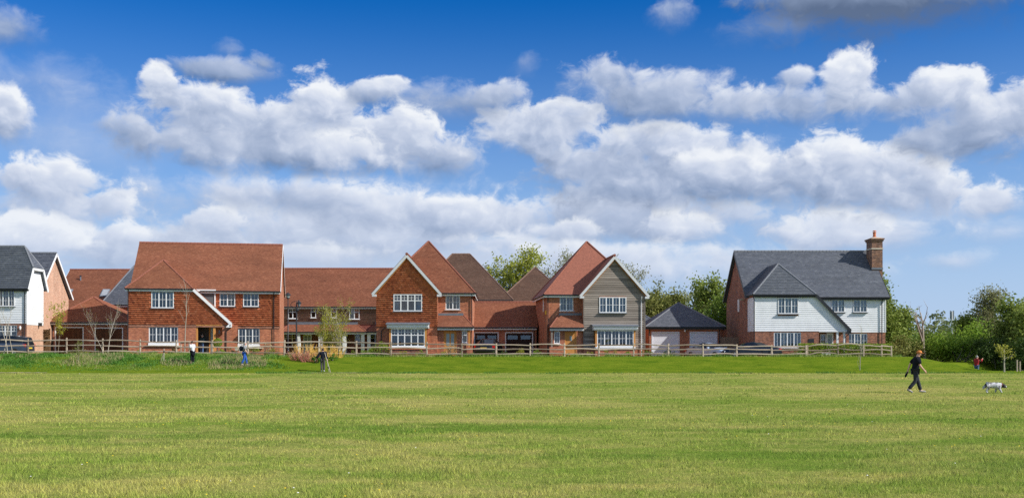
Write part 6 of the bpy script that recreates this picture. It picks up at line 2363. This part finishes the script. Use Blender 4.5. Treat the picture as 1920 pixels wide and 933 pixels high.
def mast():
    y = 190.0
    x, zt = W2(1785, y, 583)
    zb = float(gz(x, y))
    root = empty("phone_mast", (x, y, zb), 0, "distant grey mast with a cluster of aerials above the bushes", "mast")
    H = zt - zb
    MB().lathe([(.26, 0), (.2, H * .6), (.14, H)], n=10).build("pole", "grey_fascia", root)
    for i in range(4):
        a = i * 1.57 + .4
        MB().box(.36 * math.cos(a) - .08, .36 * math.cos(a) + .08, .36 * math.sin(a) - .06, .36 * math.sin(a) + .06, H - 1.5, H + .1).build("aerial", "lead", root)
    for zz in (H - 1.2, H - .3):
        MB().tube([(-.42, 0, zz), (.42, 0, zz)], .04, 5).build("crossarm", "lead", root)


lamp_posts()
mast()
for px, lab in ((1907, "grey wooden post in front of the dark trees at the right edge"), (1912.5, "shorter grey wooden post right of its neighbour at the right edge")):
    y = 74
    x = W2(px, y)
    z = float(gz(x, y))
    b = MB().tube([(0, 0, -.3), (0, 0, .86 if px < 1910 else .74)], .055, 6)
    o = b.build("wooden_post", "cleft_chestnut")
    o.location = (x, y, z)
    tag(o, lab, "post", "wooden posts at the wood's edge")


def stakes():
    y = 74.2
    x = W2(307, y)
    z = float(gz(x, y))
    root = empty("tree_stake", (x, y, z), 0, "two crossed tree stakes with a black tie in the rough grass", "stake")
    MB().tube([(0, 0, -.2), (.02, 0, .9)], .03, 6).build("stake", "pale_bark", root)
    MB().tube([(-.28, 0, -.2), (.0, .02, .62)], .028, 6).build("stake", "pale_bark", root)
    MB().lathe([(.05, .62), (.06, .7), (.05, .74)], (.015, 0, 0), 8).build("tie", "black_paint", root)
    y = 79.5
    x = W2(346, y)
    z = float(gz(x, y))
    root = empty("tree_support", (x, y, z), 0, "wooden two-post support frame round the tall bare sapling", "tree support")
    for s in (-.32, .32):
        MB().tube([(s, .12, -.2), (s, .12, 1.05)], .035, 6).build("post", "pale_bark", root)
    MB().box(-.38, .38, .09, .12, .93, 1.0).build("crossbar", "dark_door", root)


stakes()
for px, yt, yb, lab in ((444, 652, 657, "left of two small cream planters under the brick house's right window"), (451, 653, 659, "right of two small cream planters under the brick house's right window")):
    y = 80.4
    x, zt = W2(px, y, yt)
    zb = W2(px, y, yb)[1]
    root = empty("planter", (x, y, G0), 0, lab, "planter", "cream planters")
    z1, z0 = zt - G0, zb - G0
    MB().prism([(-.1, -.1, z0), (.1, -.1, z0), (.13, -.12, z1), (-.13, -.12, z1)], (0, .22, 0)).build("box", "stone_sill", root)
    MB().tube([(0, 0, -.1), (0, 0, z0)], .035, 6).build("stand", "pale_bark", root)
    nr = np.random.default_rng(px)
    V, Fc = leaf_quads(nr.normal(0, .06, (60, 3)) + [0, 0, z1 + .04], .07, nr)
    npmesh("foliage", V, Fc, "spring_leaf", root)


# ------------------------------------------------------------------ cars
def paint(name, col, rough=.25, metal=.4):
    m, b, p = new_mat(name)
    b.set(p.inputs['Base Color'], (*col, 1))
    p.inputs['Roughness'].default_value = rough
    p.inputs['Metallic'].default_value = metal
    p.inputs['Coat Weight'].default_value = .6
    p.inputs['Coat Roughness'].default_value = .05


paint("silver_blue_paint", (.42, .52, .68), .3, .1)
paint("black_car_paint", (.012, .014, .022), .25, .2)
paint("navy_car_paint", (.05, .075, .12))
plain("car_glass", (.012, .016, .02), .05, .05, spec=.7)
plain("tyre", (.02, .02, .02), .85, .1)
plain("alloy", (.45, .46, .48), .35, .1, metal=.8)
plain("red_lens", (.62, .02, .015), .2, .05)
plain("clear_lens", (.75, .77, .8), .15, .05)
plain("plastic_trim", (.025, .025, .028), .6, .1)
plain("yellow_plate", (.75, .55, .05), .5, .05)

SALOON = dict(L=4.6, w=.89, st=[  # x, half width, sill, belt, roof (or None), roof half width
    (-2.30, .68, .42, .78, None, 0), (-2.22, .80, .32, .90, None, 0), (-1.85, .87, .26, .97, None, 0), (-1.45, .89, .24, .99, 1.06, .60), (-.75, .89, .22, .98, 1.38, .56),
    (-.1, .89, .22, .96, 1.45, .57), (.45, .89, .22, .94, 1.38, .57), (1.05, .89, .24, .93, 1.0, .62), (1.4, .88, .24, .90, None, 0), (1.9, .84, .26, .80, None, 0), (2.2, .74, .32, .66, None, 0), (2.3, .62, .40, .56, None, 0)])
SUV = dict(L=4.3, w=.91, st=[
    (-2.15, .74, .45, .86, None, 0), (-2.1, .84, .36, 1.0, 1.12, .66), (-1.95, .88, .32, 1.05, 1.52, .62), (-1.2, .91, .3, 1.06, 1.64, .61), (-.3, .91, .3, 1.05, 1.66, .62),
    (.3, .91, .3, 1.04, 1.58, .62), (.95, .91, .3, 1.03, 1.1, .68), (1.3, .9, .3, 1.0, None, 0), (1.75, .87, .32, .93, None, 0), (2.05, .78, .36, .80, None, 0), (2.15, .66, .42, .66, None, 0)])


def car(label, px, y, heading, spec, pnt, group=None, dz=0.0):
    x = W2(px, y)
    root = empty("parked_car", (x, y, G0 + dz), heading, label, "car", group)
    st = spec['st']
    body, glass, roofm = MB(), MB(), MB()

    def sec(s):
        X, w, lo, belt, roof, rw = s
        pts = [(X, w * .9, lo), (X, w, lo + .16), (X, w * 1.0, (lo + belt) / 2 + .05), (X, w * .95, belt)]
        return pts

    def up(s):
        X, w, lo, belt, roof, rw = s
        if roof is None:
            return [(X, w * .95 * .6, belt + .025), (X, 0, belt + .035)]
        return [(X, rw, roof), (X, 0, roof + .03)]
    mir = lambda p: (p[0], -p[1], p[2])
    for a, c in zip(st[:-1], st[1:]):
        A, C = sec(a), sec(c)
        for i in range(3):
            body.poly(A[i], C[i], C[i + 1], A[i + 1])
            body.poly(mir(A[i + 1]), mir(C[i + 1]), mir(C[i]), mir(A[i]))
        ua, uc = up(a), up(c)
        cab = a[4] is not None or c[4] is not None
        steep = abs((a[4] or a[3]) - (c[4] or c[3])) > .22
        side = glass if cab else body
        side.poly(A[3], C[3], uc[0], ua[0])
        side.poly(mir(ua[0]), mir(uc[0]), mir(C[3]), mir(A[3]))
        top = glass if (cab and steep) else (roofm if a[4] is not None and c[4] is not None else body)
        top.poly(ua[0], uc[0], uc[1], ua[1])
        top.poly(ua[1], mir(uc[1]) if False else uc[1], mir(uc[0]), mir(ua[0]))
        body.poly(mir(A[0]), mir(C[0]), C[0], A[0])
    for s in (st[0], st[-1]):
        A, u = sec(s), up(s)
        body.poly(*A, u[0], u[1], mir(u[0]), *[mir(p) for p in reversed(A)])
    body.build("body", pnt, root, smooth=False)
    glass.build("window", "car_glass", root)
    if roofm.v:
        roofm.build("roof", pnt, root)
    L = spec['L'] / 2
    for sx in (-L * .62, L * .62):
        for sy in (-1, 1):
            yy = sy * (spec['w'] - .1)
            w = MB()
            prof = [(.2, -.1), (.31, -.1), (.33, -.06), (.33, .06), (.31, .1), (.2, .1)]
            ring = MB()
            ring.lathe(prof, n=18)
            ring.v = [(sx + vx, yy + vz, .33 + vy) for vx, vy, vz in ring.v]
            wo = ring.build("wheel", "tyre", root)
            rim = MB().lathe([(.02, -.09), (.2, -.085), (.21, -.1), (.21, .1), (.2, .085), (.02, .12)], n=14)
            rim.v = [(sx + vx, yy + vz, .33 + vy) for vx, vy, vz in rim.v]
            rim.build("rim", "alloy", wo)
            for k in range(5):
                t = k * 1.2566
                MB().bar((sx, yy + sy * .102, .33), (sx + .19 * math.cos(t), yy + sy * .102, .33 + .19 * math.sin(t)), .05, .01, (0, 1, 0)).build("spoke", "alloy", wo)
    r, f = st[1], st[-2]
    for sy in (-1, 1):
        MB().box(r[0] - .05, r[0] + .22, sy * r[1] * .95 - .12, sy * r[1] * .95 + .05, r[3] - .22, r[3] - .03).build("tail_light", "red_lens", root)
        MB().box(f[0] - .2, f[0] + .04, sy * f[1] * .93 - .08, sy * f[1] * .93 + .05, f[3] - .16, f[3] - .02).build("headlight", "clear_lens", root)
        m = [s for s in st if s[4] is not None][-1]
        MB().box(m[0] - .35, m[0] - .22, sy * (m[1] + .1) - .1, sy * (m[1] + .1) + .1, m[3] + .0, m[3] + .14).build("mirror", pnt, root)
    MB().box(st[0][0] - .03, st[0][0] + .12, -.7, .7, .42, .58).build("bumper", "plastic_trim", root)
    MB().box(st[-1][0] - .1, st[-1][0] + .05, -.58, .58, .36, .5).build("bumper", "plastic_trim", root)
    MB().box(st[0][0] - .045, st[0][0] - .031, -.26, .26, .62, .73).build("number_plate", "yellow_plate", root)
    root.scale = (1, 1, spec.get('k', 1))
    return root


COUPE = dict(SALOON, k=.88)
HATCH = dict(SUV, k=.86)
GC = "cars parked outside the houses"
car("black saloon parked side-on before the white weatherboarded house", 1408, 81.8, R(178), COUPE, "black_car_paint", GC, -.12)
car("silver-blue car parked in front of the slate garage doors", 1332, 85.0, R(-58), dict(SALOON, k=.9), "silver_blue_paint", GC, -.2)
car("dark blue car with red tail lights cut off at the left frame edge", 6, 81.4, R(180), SUV, "navy_car_paint", GC)
car("small dark car parked against the linked garage door", 917, 86.2, R(80), SALOON, "black_car_paint", GC)


# ------------------------------------------------------------------ people
plain("skin", (.62, .36, .26), .55, .06, 8)
plain("black_cloth", (.012, .014, .02), .95, .2, 6, spec=.1)
plain("navy_jacket", (.014, .017, .026), .95, .2, 6, spec=.08)
plain("dark_denim", (.022, .026, .036), .85, .25, 8)
plain("white_tshirt", (.60, .61, .64), .85, .05, 6)
plain("grey_top", (.24, .24, .25), .85, .1, 6)
plain("bright_blue_cloth", (.018, .09, .40), .8, .1, 6)
plain("blue_denim", (.07, .13, .26), .85, .2, 8)
plain("teal_jacket", (.025, .075, .09), .85, .15, 6)
plain("red_jacket", (.34, .016, .02), .8, .12, 6)
plain("orange_cap", (.58, .20, .045), .8, .08, 8)
plain("grey_hair", (.42, .40, .37), .9, .2, 20)
plain("dark_hair", (.05, .03, .022), .8, .2, 20)
plain("trainer_grey", (.30, .29, .28), .8, .1, 8)
plain("eye_dark", (.02, .015, .012), .3, .05)
plain("grey_trousers", (.07, .062, .07), .85, .2, 8)


def skin_body(name, verts, edges, mat, parent, sub=1, root=0, mats=None, pick=None):
    """one continuous surface grown round a skeleton of joints"""
    me = bpy.data.meshes.new(name)
    me.from_pydata([v[0] for v in verts], edges, [])
    tmp = bpy.data.objects.new(name + "_skeleton", me)
    COL.objects.link(tmp)
    tmp.modifiers.new("skin", 'SKIN')
    sv = me.skin_vertices[0].data
    for i, v in enumerate(verts):
        r = v[1]
        sv[i].radius = (r, r) if not isinstance(r, tuple) else r
        sv[i].use_root = (i == root)
    ss = tmp.modifiers.new("sub", 'SUBSURF')
    ss.levels = ss.render_levels = sub
    dg = bpy.context.evaluated_depsgraph_get()
    dg.update()
    ev = tmp.evaluated_get(dg)
    out = bpy.data.meshes.new_from_object(ev)
    bpy.data.objects.remove(tmp)
    out.name = name
    out.materials.clear()
    for m in (mats or [mat]):
        out.materials.append(M[m])
    n = len(out.polygons)
    out.polygons.foreach_set('use_smooth', [True] * n)
    if pick:
        out.polygons.foreach_set('material_index', [pick(p.center) for p in out.polygons])
    o = bpy.data.objects.new(name, out)
    link(o, parent)
    return o


def person(px, y, height, heading, label, J=None, shirt="black_cloth", sleeve='short', legs="dark_denim", shoes="trainer_grey", hair="grey_hair", cap=None, zoff=0.0, jacket_hem=.86, long_hair=False, lean=0.0, z=None):
    """standing or walking figure; local +x is where it faces; J overrides joints (metres at 1.75 m)"""
    x = W2(px, y)
    zb = float(gz(x, y)) + zoff if z is None else z
    root = empty("person", (x, y, zb), heading, label, "person")
    s = height / 1.75
    D = dict(pel=(0, 0, .95), wai=(.01, 0, 1.10), che=(.03, 0, 1.30), nek=(.04, 0, 1.47), hb=(.06, 0, 1.545), hm=(.085, 0, 1.63), ht=(.08, 0, 1.70),
             sl=(.02, .185, 1.42), sr=(.02, -.185, 1.42), el=(-.02, .24, 1.14), er=(.02, -.24, 1.14), wl=(.06, .25, .90), wr=(.1, -.25, .90),
             hl=(0, .095, .90), hr=(0, -.095, .90), kl=(.03, .1, .49), kr=(.03, -.1, .49), al=(0, .1, .085), ar=(0, -.1, .085), tl=(.17, .11, .04), tr=(.17, -.11, .04))
    D.update(J or {})
    V = {k: Vector(v) * s for k, v in D.items()}
    rad = dict(pel=(.125, .105), wai=(.12, .10), che=(.14, .115), nek=.056, hb=.062, hm=(.083, .10), ht=(.062, .075), sl=.062, sr=.062, el=.042, er=.042, wl=.028, wr=.028,
               hl=.085, hr=.085, kl=.056, kr=.056, al=.038, ar=.038, tl=.03, tr=.03)
    names = list(V)
    BODY = dict(pel=.85, wai=.8, che=.72, sl=.8, sr=.8, hl=.85, hr=.85)
    verts = [(V[k], tuple(q * s * BODY.get(k, 1.1) for q in rad[k]) if isinstance(rad[k], tuple) else rad[k] * s * BODY.get(k, 1.1)) for k in names]
    ix = {k: i for i, k in enumerate(names)}
    E = [('pel', 'wai'), ('wai', 'che'), ('che', 'nek'), ('nek', 'hb'), ('hb', 'hm'), ('hm', 'ht'), ('che', 'sl'), ('che', 'sr'), ('sl', 'el'), ('sr', 'er'), ('el', 'wl'), ('er', 'wr'),
         ('pel', 'hl'), ('pel', 'hr'), ('hl', 'kl'), ('hr', 'kr'), ('kl', 'al'), ('kr', 'ar'), ('al', 'tl'), ('ar', 'tr')]
    edges = [(ix[a], ix[b]) for a, b in E]

    def add(p, r, par):
        verts.append((p, r))
        edges.append((par, len(verts) - 1))
        return len(verts) - 1
    for side, sg in (('l', 1), ('r', -1)):                     # palm, four unequal curled fingers and a thumb from its side
        w, e = V['w' + side], V['e' + side]
        d = (w - e).normalized()
        acr = Vector((1, 0, 0)) - d * d.x
        acr = acr.normalized() if acr.length > .2 else Vector((0, 0, 1))
        inn = d.cross(acr) * (1 if sg > 0 else -1)
        palm = add(w + d * .06 * s, (.034 * s, .018 * s), ix['w' + side])
        for k, (o_, ln) in enumerate(((.030, .070), (.010, .078), (-.010, .073), (-.030, .058))):
            b0 = add(w + (d * .10 + acr * o_) * s, .0095 * s, palm)
            b1 = add(w + (d * (.10 + ln * .55) + acr * o_ * 1.1 + inn * .012) * s, .0085 * s, b0)
            add(w + (d * (.10 + ln * .9) + acr * o_ * 1.1 + inn * .036) * s, .007 * s, b1)
        t0 = add(w + (d * .045 + acr * .042 + inn * .008) * s, .011 * s, palm)
        add(w + (d * .085 + acr * .058 + inn * .02) * s, .009 * s, t0)
    # nose and chin
    add(V['hm'] + Vector((.108, 0, -.012)) * s, .014 * s, ix['hm'])
    add(V['hb'] + Vector((.07, 0, .015)) * s, .036 * s, ix['hb'])
    skin_body("body", verts, edges, "skin", root, 1)
    for sg in (-1, 1):
        MB().lathe([(.004, -.01), (.011, 0), (.004, .01)], tuple(V['hm'] + Vector((.088, sg * .034, .016)) * s), 6).build("eye", "eye_dark", root)
        MB().lathe([(.006, -.03), (.018, -.012), (.022, .012), (.008, .03)], tuple(V['hm'] + Vector((-.002, sg * .088, -.005)) * s), 6).build("ear", "skin", root)

    def garment(name, chain, mat, grow, sub=1, rt=0, cut=None):
        ks = []
        for a, b_ in chain:
            for k in (a, b_):
                if k not in ks:
                    ks.append(k)
        vv = []
        for k in ks:
            r = rad[k[:3] if k in rad else k] if k in rad else None
            p = V[k]
            r = rad[k]
            r = tuple((q + grow) * s for q in r) if isinstance(r, tuple) else (r + grow) * s
            vv.append((p, r))
        return skin_body(name, vv, [(ks.index(a), ks.index(b_)) for a, b_ in chain], mat, root, sub, rt)
    # hem and cuffs as extra joints
    V['hem'] = V['pel'].lerp((V['hl'] + V['hr']) / 2, .5) + Vector((0, 0, (jacket_hem - .9) * s))
    rad['hem'] = (.15, .12)
    V['col'] = V['che'].lerp(V['nek'], .8)
    rad['col'] = .07
    for sd in 'lr':
        f = {'short': .62, 'long': 1}[sleeve]
        V['c' + sd] = V['s' + sd].lerp(V['e' + sd], .9 if sleeve == 'short' else 1.0) if sleeve == 'short' else V['e' + sd].lerp(V['w' + sd], .92)
        rad['c' + sd] = .056 if sleeve == 'short' else .038
        V['u' + sd] = V['a' + sd] + Vector((0, 0, .0))
        rad['u' + sd] = .05
    ch = [('hem', 'pel'), ('pel', 'wai'), ('wai', 'che'), ('che', 'col'), ('che', 'sl'), ('che', 'sr')]
    if sleeve == 'short':
        ch += [('sl', 'cl'), ('sr', 'cr')]
    else:
        ch += [('sl', 'el'), ('sr', 'er'), ('el', 'cl'), ('er', 'cr')]
    garment("shirt" if sleeve == 'short' else "jacket", ch, shirt, .042 if sleeve == 'short' else .062)
    garment("trousers", [('pel', 'hl'), ('pel', 'hr'), ('hl', 'kl'), ('hr', 'kr'), ('kl', 'ul'), ('kr', 'ur')], legs, .028)
    for sd in 'lr':
        a, t = V['a' + sd], V['t' + sd]
        d = (t - a).normalized()
        heel = a - d * .07 * s + Vector((0, 0, -.035 * s))
        skin_body("shoe", [(heel, .045 * s), (a + d * .04 * s + Vector((0, 0, -.02)) * s, .05 * s), (t, .042 * s), (t + d * .06 * s, .03 * s)], [(0, 1), (1, 2), (2, 3)], shoes, root, 1)
    # hair or cap
    h = V['hm']
    if hair:
        n = 9
        b = MB()
        prof = [(.0, .128), (.055, .115), (.092, .07), (.104, .02), (.1, -.03), (.085, -.06)]
        b.lathe([(max(r, .002) * s, z_ * s) for r, z_ in reversed(prof)], tuple(h + Vector((-.018, 0, .0)) * s), 12)
        b.v = [(vx if vx < h.x - .035 * s else h.x - .035 * s, vy, vz) for vx, vy, vz in b.v]
        b.build("hair", hair, root, smooth=True)
        if long_hair:
            skin_body("hair_tail", [(h + Vector((-.07, 0, .0)) * s, .07 * s), (h + Vector((-.1, 0, -.12)) * s, .065 * s), (h + Vector((-.11, 0, -.26)) * s, .04 * s)], [(0, 1), (1, 2)], hair, root, 1)
    if cap:
        b = MB()
        b.lathe([(.108 * s, .015 * s), (.11 * s, .04 * s), (.1 * s, .085 * s), (.07 * s, .12 * s), (.01, .135 * s)], tuple(h + Vector((-.004, 0, .008)) * s), 14)
        c_ = b.build("cap", cap, root, smooth=True)
        p = h + Vector((.07, 0, .028)) * s
        MB().prism([p + Vector((0, -.085, .012)) * s, p + Vector((.10, -.055, -.012)) * s, p + Vector((.125, 0, -.02)) * s, p + Vector((.10, .055, -.012)) * s, p + Vector((0, .085, .012)) * s], (0, 0, .01)).build("peak", cap, c_)
    return root, V, s


# the man striding to the right, looking down towards the dog
walk = dict(pel=(0, 0, .93), wai=(.02, 0, 1.09), che=(.05, 0, 1.29), nek=(.085, 0, 1.455), hb=(.12, 0, 1.52), hm=(.165, 0, 1.59), ht=(.175, 0, 1.665),
            sl=(.04, .19, 1.40), sr=(.06, -.19, 1.40), el=(-.13, .24, 1.16), wl=(-.21, .24, .92), er=(.11, -.25, 1.12), wr=(.27, -.25, .93),
            hl=(.01, .09, .89), hr=(-.01, -.09, .89), kl=(.13, .10, .50), al=(.25, .10, .095), tl=(.41, .11, .055),
            kr=(-.02, -.10, .48), ar=(-.30, -.10, .15), tr=(-.17, -.11, .045))
man, MV, ms = person(1716, 42.9, 1.80, R(-4), "man in orange cap and black polo shirt striding across the field", walk, cap="orange_cap", hair=None, shirt="black_cloth", legs="dark_denim")


def held():
    """dark folded thing carried in the man's rear hand"""
    w = man.location
    a = R(-4)
    p = MV['wl'] + Vector((-.05, 0, -.14))
    q = Vector((p.x * math.cos(a) - p.y * math.sin(a), p.x * math.sin(a) + p.y * math.cos(a), p.z)) + w
    root = empty("dark_carried_object", q, a, "small dark object carried low in the walking man's rear hand", "carried object")  # unidentified dark thing in the hand
    skin_body("grip", [(Vector((.03, 0, .09)), .022), (Vector((.0, 0, .0)), .045), (Vector((-.05, 0, -.10)), .055), (Vector((-.07, 0, -.17)), .03)], [(0, 1), (1, 2), (2, 3)], "black_cloth", root, 1)


held()
# walker with a pole at the foot of the bank, seen from behind
away = dict(hb=(.09, 0, 1.53), hm=(.14, 0, 1.60), ht=(.15, 0, 1.66), nek=(.06, 0, 1.46), el=(-.02, .33, 1.16), wl=(.02, .47, .96), er=(-.04, -.26, 1.14), wr=(.0, -.34, .90),
            kl=(.05, .09, .49), al=(-.02, .08, .085), tl=(.13, .1, .04))
person(605, 70.6, 1.62, R(95), "person in black jacket walking away with a pole", away, shirt="navy_jacket", sleeve='long', legs="grey_trousers", hair="dark_hair", jacket_hem=.82, shoes="white_tshirt")


def pole():
    y = 70.3
    a, b = W2(608.5, y, 660), W2(620, y, 697.5)
    root = empty("walking_pole", (b[0], y, float(gz(b[0], y))), 0, "thin pale pole slanting down at the right of the person in black jacket", "pole")
    o = Vector((b[0], y, float(gz(b[0], y))))
    MB().tube([Vector((a[0], y + .02, a[1])) - o, Vector((b[0], y - .1, o.z)) - o], .022, 6).build("shaft", "pale_bark", root)
    c = W2(616.5, y, 697)
    MB().tube([Vector((W2(613, y), y, W2(0, y, 676)[1])) - o, Vector((c[0], y + .12, o.z)) - o], .018, 6).build("strut", "pale_bark", root)
    m = W2(615.5, y, 688.5)
    MB().lathe([(.03, -.06), (.05, -.03), (.05, .03), (.03, .06)], tuple(Vector((m[0], y - .04, m[1])) - o), 8).build("clamp", "black_paint", root)


pole()
person(361, 73.6, 1.62, R(150), "woman in white T-shirt with black jacket tied round her waist", dict(el=(.04, .24, 1.16), wl=(.24, .14, 1.06), er=(.02, -.24, 1.15), wr=(.1, -.22, .92)), shirt="white_tshirt", sleeve='short', legs="black_cloth", hair="dark_hair", zoff=-.02)
J1 = bpy.data.objects[[o.name for o in bpy.data.objects if o.name.startswith("person")][-1]]


def waist_jacket(root):
    skin_body("tied_jacket", [(Vector((0, 0, .94)), (.17, .15)), (Vector((-.05, 0, .72)), (.19, .16)), (Vector((-.07, 0, .48)), (.15, .12))], [(0, 1), (1, 2)], "black_cloth", root, 1)


waist_jacket(J1)
person(458, 73.0, 1.66, R(20), "walker with dark rucksack, grey top and bright blue trousers", dict(kl=(.14, .1, .5), al=(.2, .1, .085), tl=(.36, .1, .04), kr=(-.02, -.1, .49), ar=(-.2, -.1, .12), tr=(-.06, -.1, .04), er=(.05, -.25, 1.13), wr=(.2, -.22, .95)),
       shirt="grey_top", sleeve='short', legs="bright_blue_cloth", hair="grey_hair", long_hair=True)
J2 = [o for o in bpy.data.objects if o.name.startswith("person") and o.type == 'EMPTY'][-1]


def rucksack(root):
    a = root.rotation_euler.z
    loc = root.location + Vector((-.2 * math.cos(a), -.2 * math.sin(a), 1.2))
    r = empty("rucksack", loc, a, "dark rucksack on the back of the walker in blue trousers", "rucksack")
    skin_body("bag", [(Vector((.02, 0, .2)), (.10, .14)), (Vector((-.02, 0, 0)), (.13, .16)), (Vector((-.01, 0, -.22)), (.12, .15))], [(0, 1), (1, 2)], "navy_jacket", r, 1)
    for s in (-.1, .1):
        MB().tube([(.0, s, .24), (.16, s, .27), (.3, s * 1.1, .12), (.32, s * 1.2, -.06), (.1, s * 1.3, -.2)], .018, 5).build("strap", "black_cloth", r)


rucksack(J2)
person(378, 83.0 + 2.0, 1.74, R(60), "grey-haired person in dark teal jacket standing in the oak porch", dict(er=(.05, -.27, 1.15), wr=(.22, -.16, 1.1)), shirt="teal_jacket", sleeve='long', legs="blue_denim", hair="grey_hair", jacket_hem=.84, z=G0 + .06)
person(1831, 78.6, 1.66, R(30), "person in red jacket reaching into the bushes beyond the mound", dict(er=(.2, -.24, 1.3), wr=(.42, -.2, 1.44), el=(.14, .22, 1.2), wl=(.36, .14, 1.3)), shirt="red_jacket", sleeve='long', legs="blue_denim", hair="grey_hair", z=-.38)


def dog():
    y = 42.6
    x = W2(1864, y)
    root = empty("dog", (x, y, float(gz(x, y))), R(-3), "black-headed white spaniel trotting ahead of the man, nose down", "dog")
    v = [((-.29, 0, .335), (.125, .125)), ((-.14, 0, .335), (.135, .13)), ((.04, 0, .315), (.145, .155)), ((.17, 0, .315), (.125, .145)), ((.27, 0, .335), (.09, .10)), ((.34, 0, .325), (.085, .09)), ((.40, 0, .305), (.08, .082)), ((.465, 0, .265), (.047, .05)), ((.51, 0, .24), (.034, .036)),
         ((-.37, 0, .33), (.045, .05)), ((-.42, 0, .26), (.045, .05)), ((-.44, 0, .16), (.03, .045))]
    e = [(0, 1), (1, 2), (2, 3), (3, 4), (4, 5), (5, 6), (6, 7), (7, 8), (0, 9), (9, 10), (10, 11)]

    def leg(par, pts):
        p = par
        for q, r in pts:
            v.append((q, r))
            e.append((p, len(v) - 1))
            p = len(v) - 1
    # hind: thigh, stifle forward, hock back, paw.  fore: shoulder, elbow, wrist, paw
    leg(0, [((-.26, .085, .26), .09), ((-.19, .09, .19), .06), ((-.28, .09, .115), .036), ((-.24, .09, .04), .032), ((-.19, .09, .028), .034)])
    leg(0, [((-.29, -.085, .26), .09), ((-.25, -.09, .19), .06), ((-.36, -.09, .12), .036), ((-.34, -.09, .04), .032), ((-.29, -.09, .028), .034)])
    leg(3, [((.17, .08, .23), .07), ((.12, .085, .16), .05), ((.10, .085, .09), .04), ((.07, .085, .04), .034), ((.11, .085, .026), .034)])
    leg(3, [((.18, -.08, .23), .07), ((.18, -.085, .16), .052), ((.24, -.085, .10), .04), ((.25, -.085, .04), .036), ((.295, -.085, .026), .036)])
    v = [(Vector(p), r) for p, r in v]

    def pick(c):
        if c.x > .30 and not (c.x > .455 and c.z > .25):
            return 1
        if (-.24 < c.x < -.1 and c.z > .40) or (.02 < c.x < .12 and c.z > .41 and c.y < .05) or (-.3 < c.x < -.16 and c.z < .27 and c.y < -.1) or (.12 < c.x < .2 and c.z < .30 and c.y < 0 and c.z > .2) or c.x < -.36 and c.z > .33:
            return 1 if c.x < -.36 else 2
        return 0
    skin_body("body", v, e, None, root, 2, 1, mats=["dog_white", "dog_black", "dog_roan"], pick=pick)
    for s in (-1, 1):
        skin_body("ear", [(Vector((.36, s * .07, .355)), .03), (Vector((.355, s * .105, .29)), .045), (Vector((.36, s * .105, .21)), .035)], [(0, 1), (1, 2)], "dog_black", root, 1)
        MB().lathe([(.003, -.008), (.009, 0), (.003, .008)], (.445, s * .05, .315), 6).build("eye", "eye_dark", root)
    MB().lathe([(.006, -.014), (.017, 0), (.006, .014)], (.535, 0, .248), 8).build("nose", "eye_dark", root)
    MB().tube([(.285 + .03 * math.sin(t), .1 * math.cos(t), .33 + .1 * math.sin(t)) for t in np.linspace(0, 6.283, 13)], .012, 5).build("collar", "red_stem", root)


plain("dog_black", (.014, .013, .014), .8, .2, 20)
plain("dog_roan", (.13, .125, .13), .85, .3, 30)
plain("dog_white", (.50, .50, .51), .85, .4, 14)
dog()
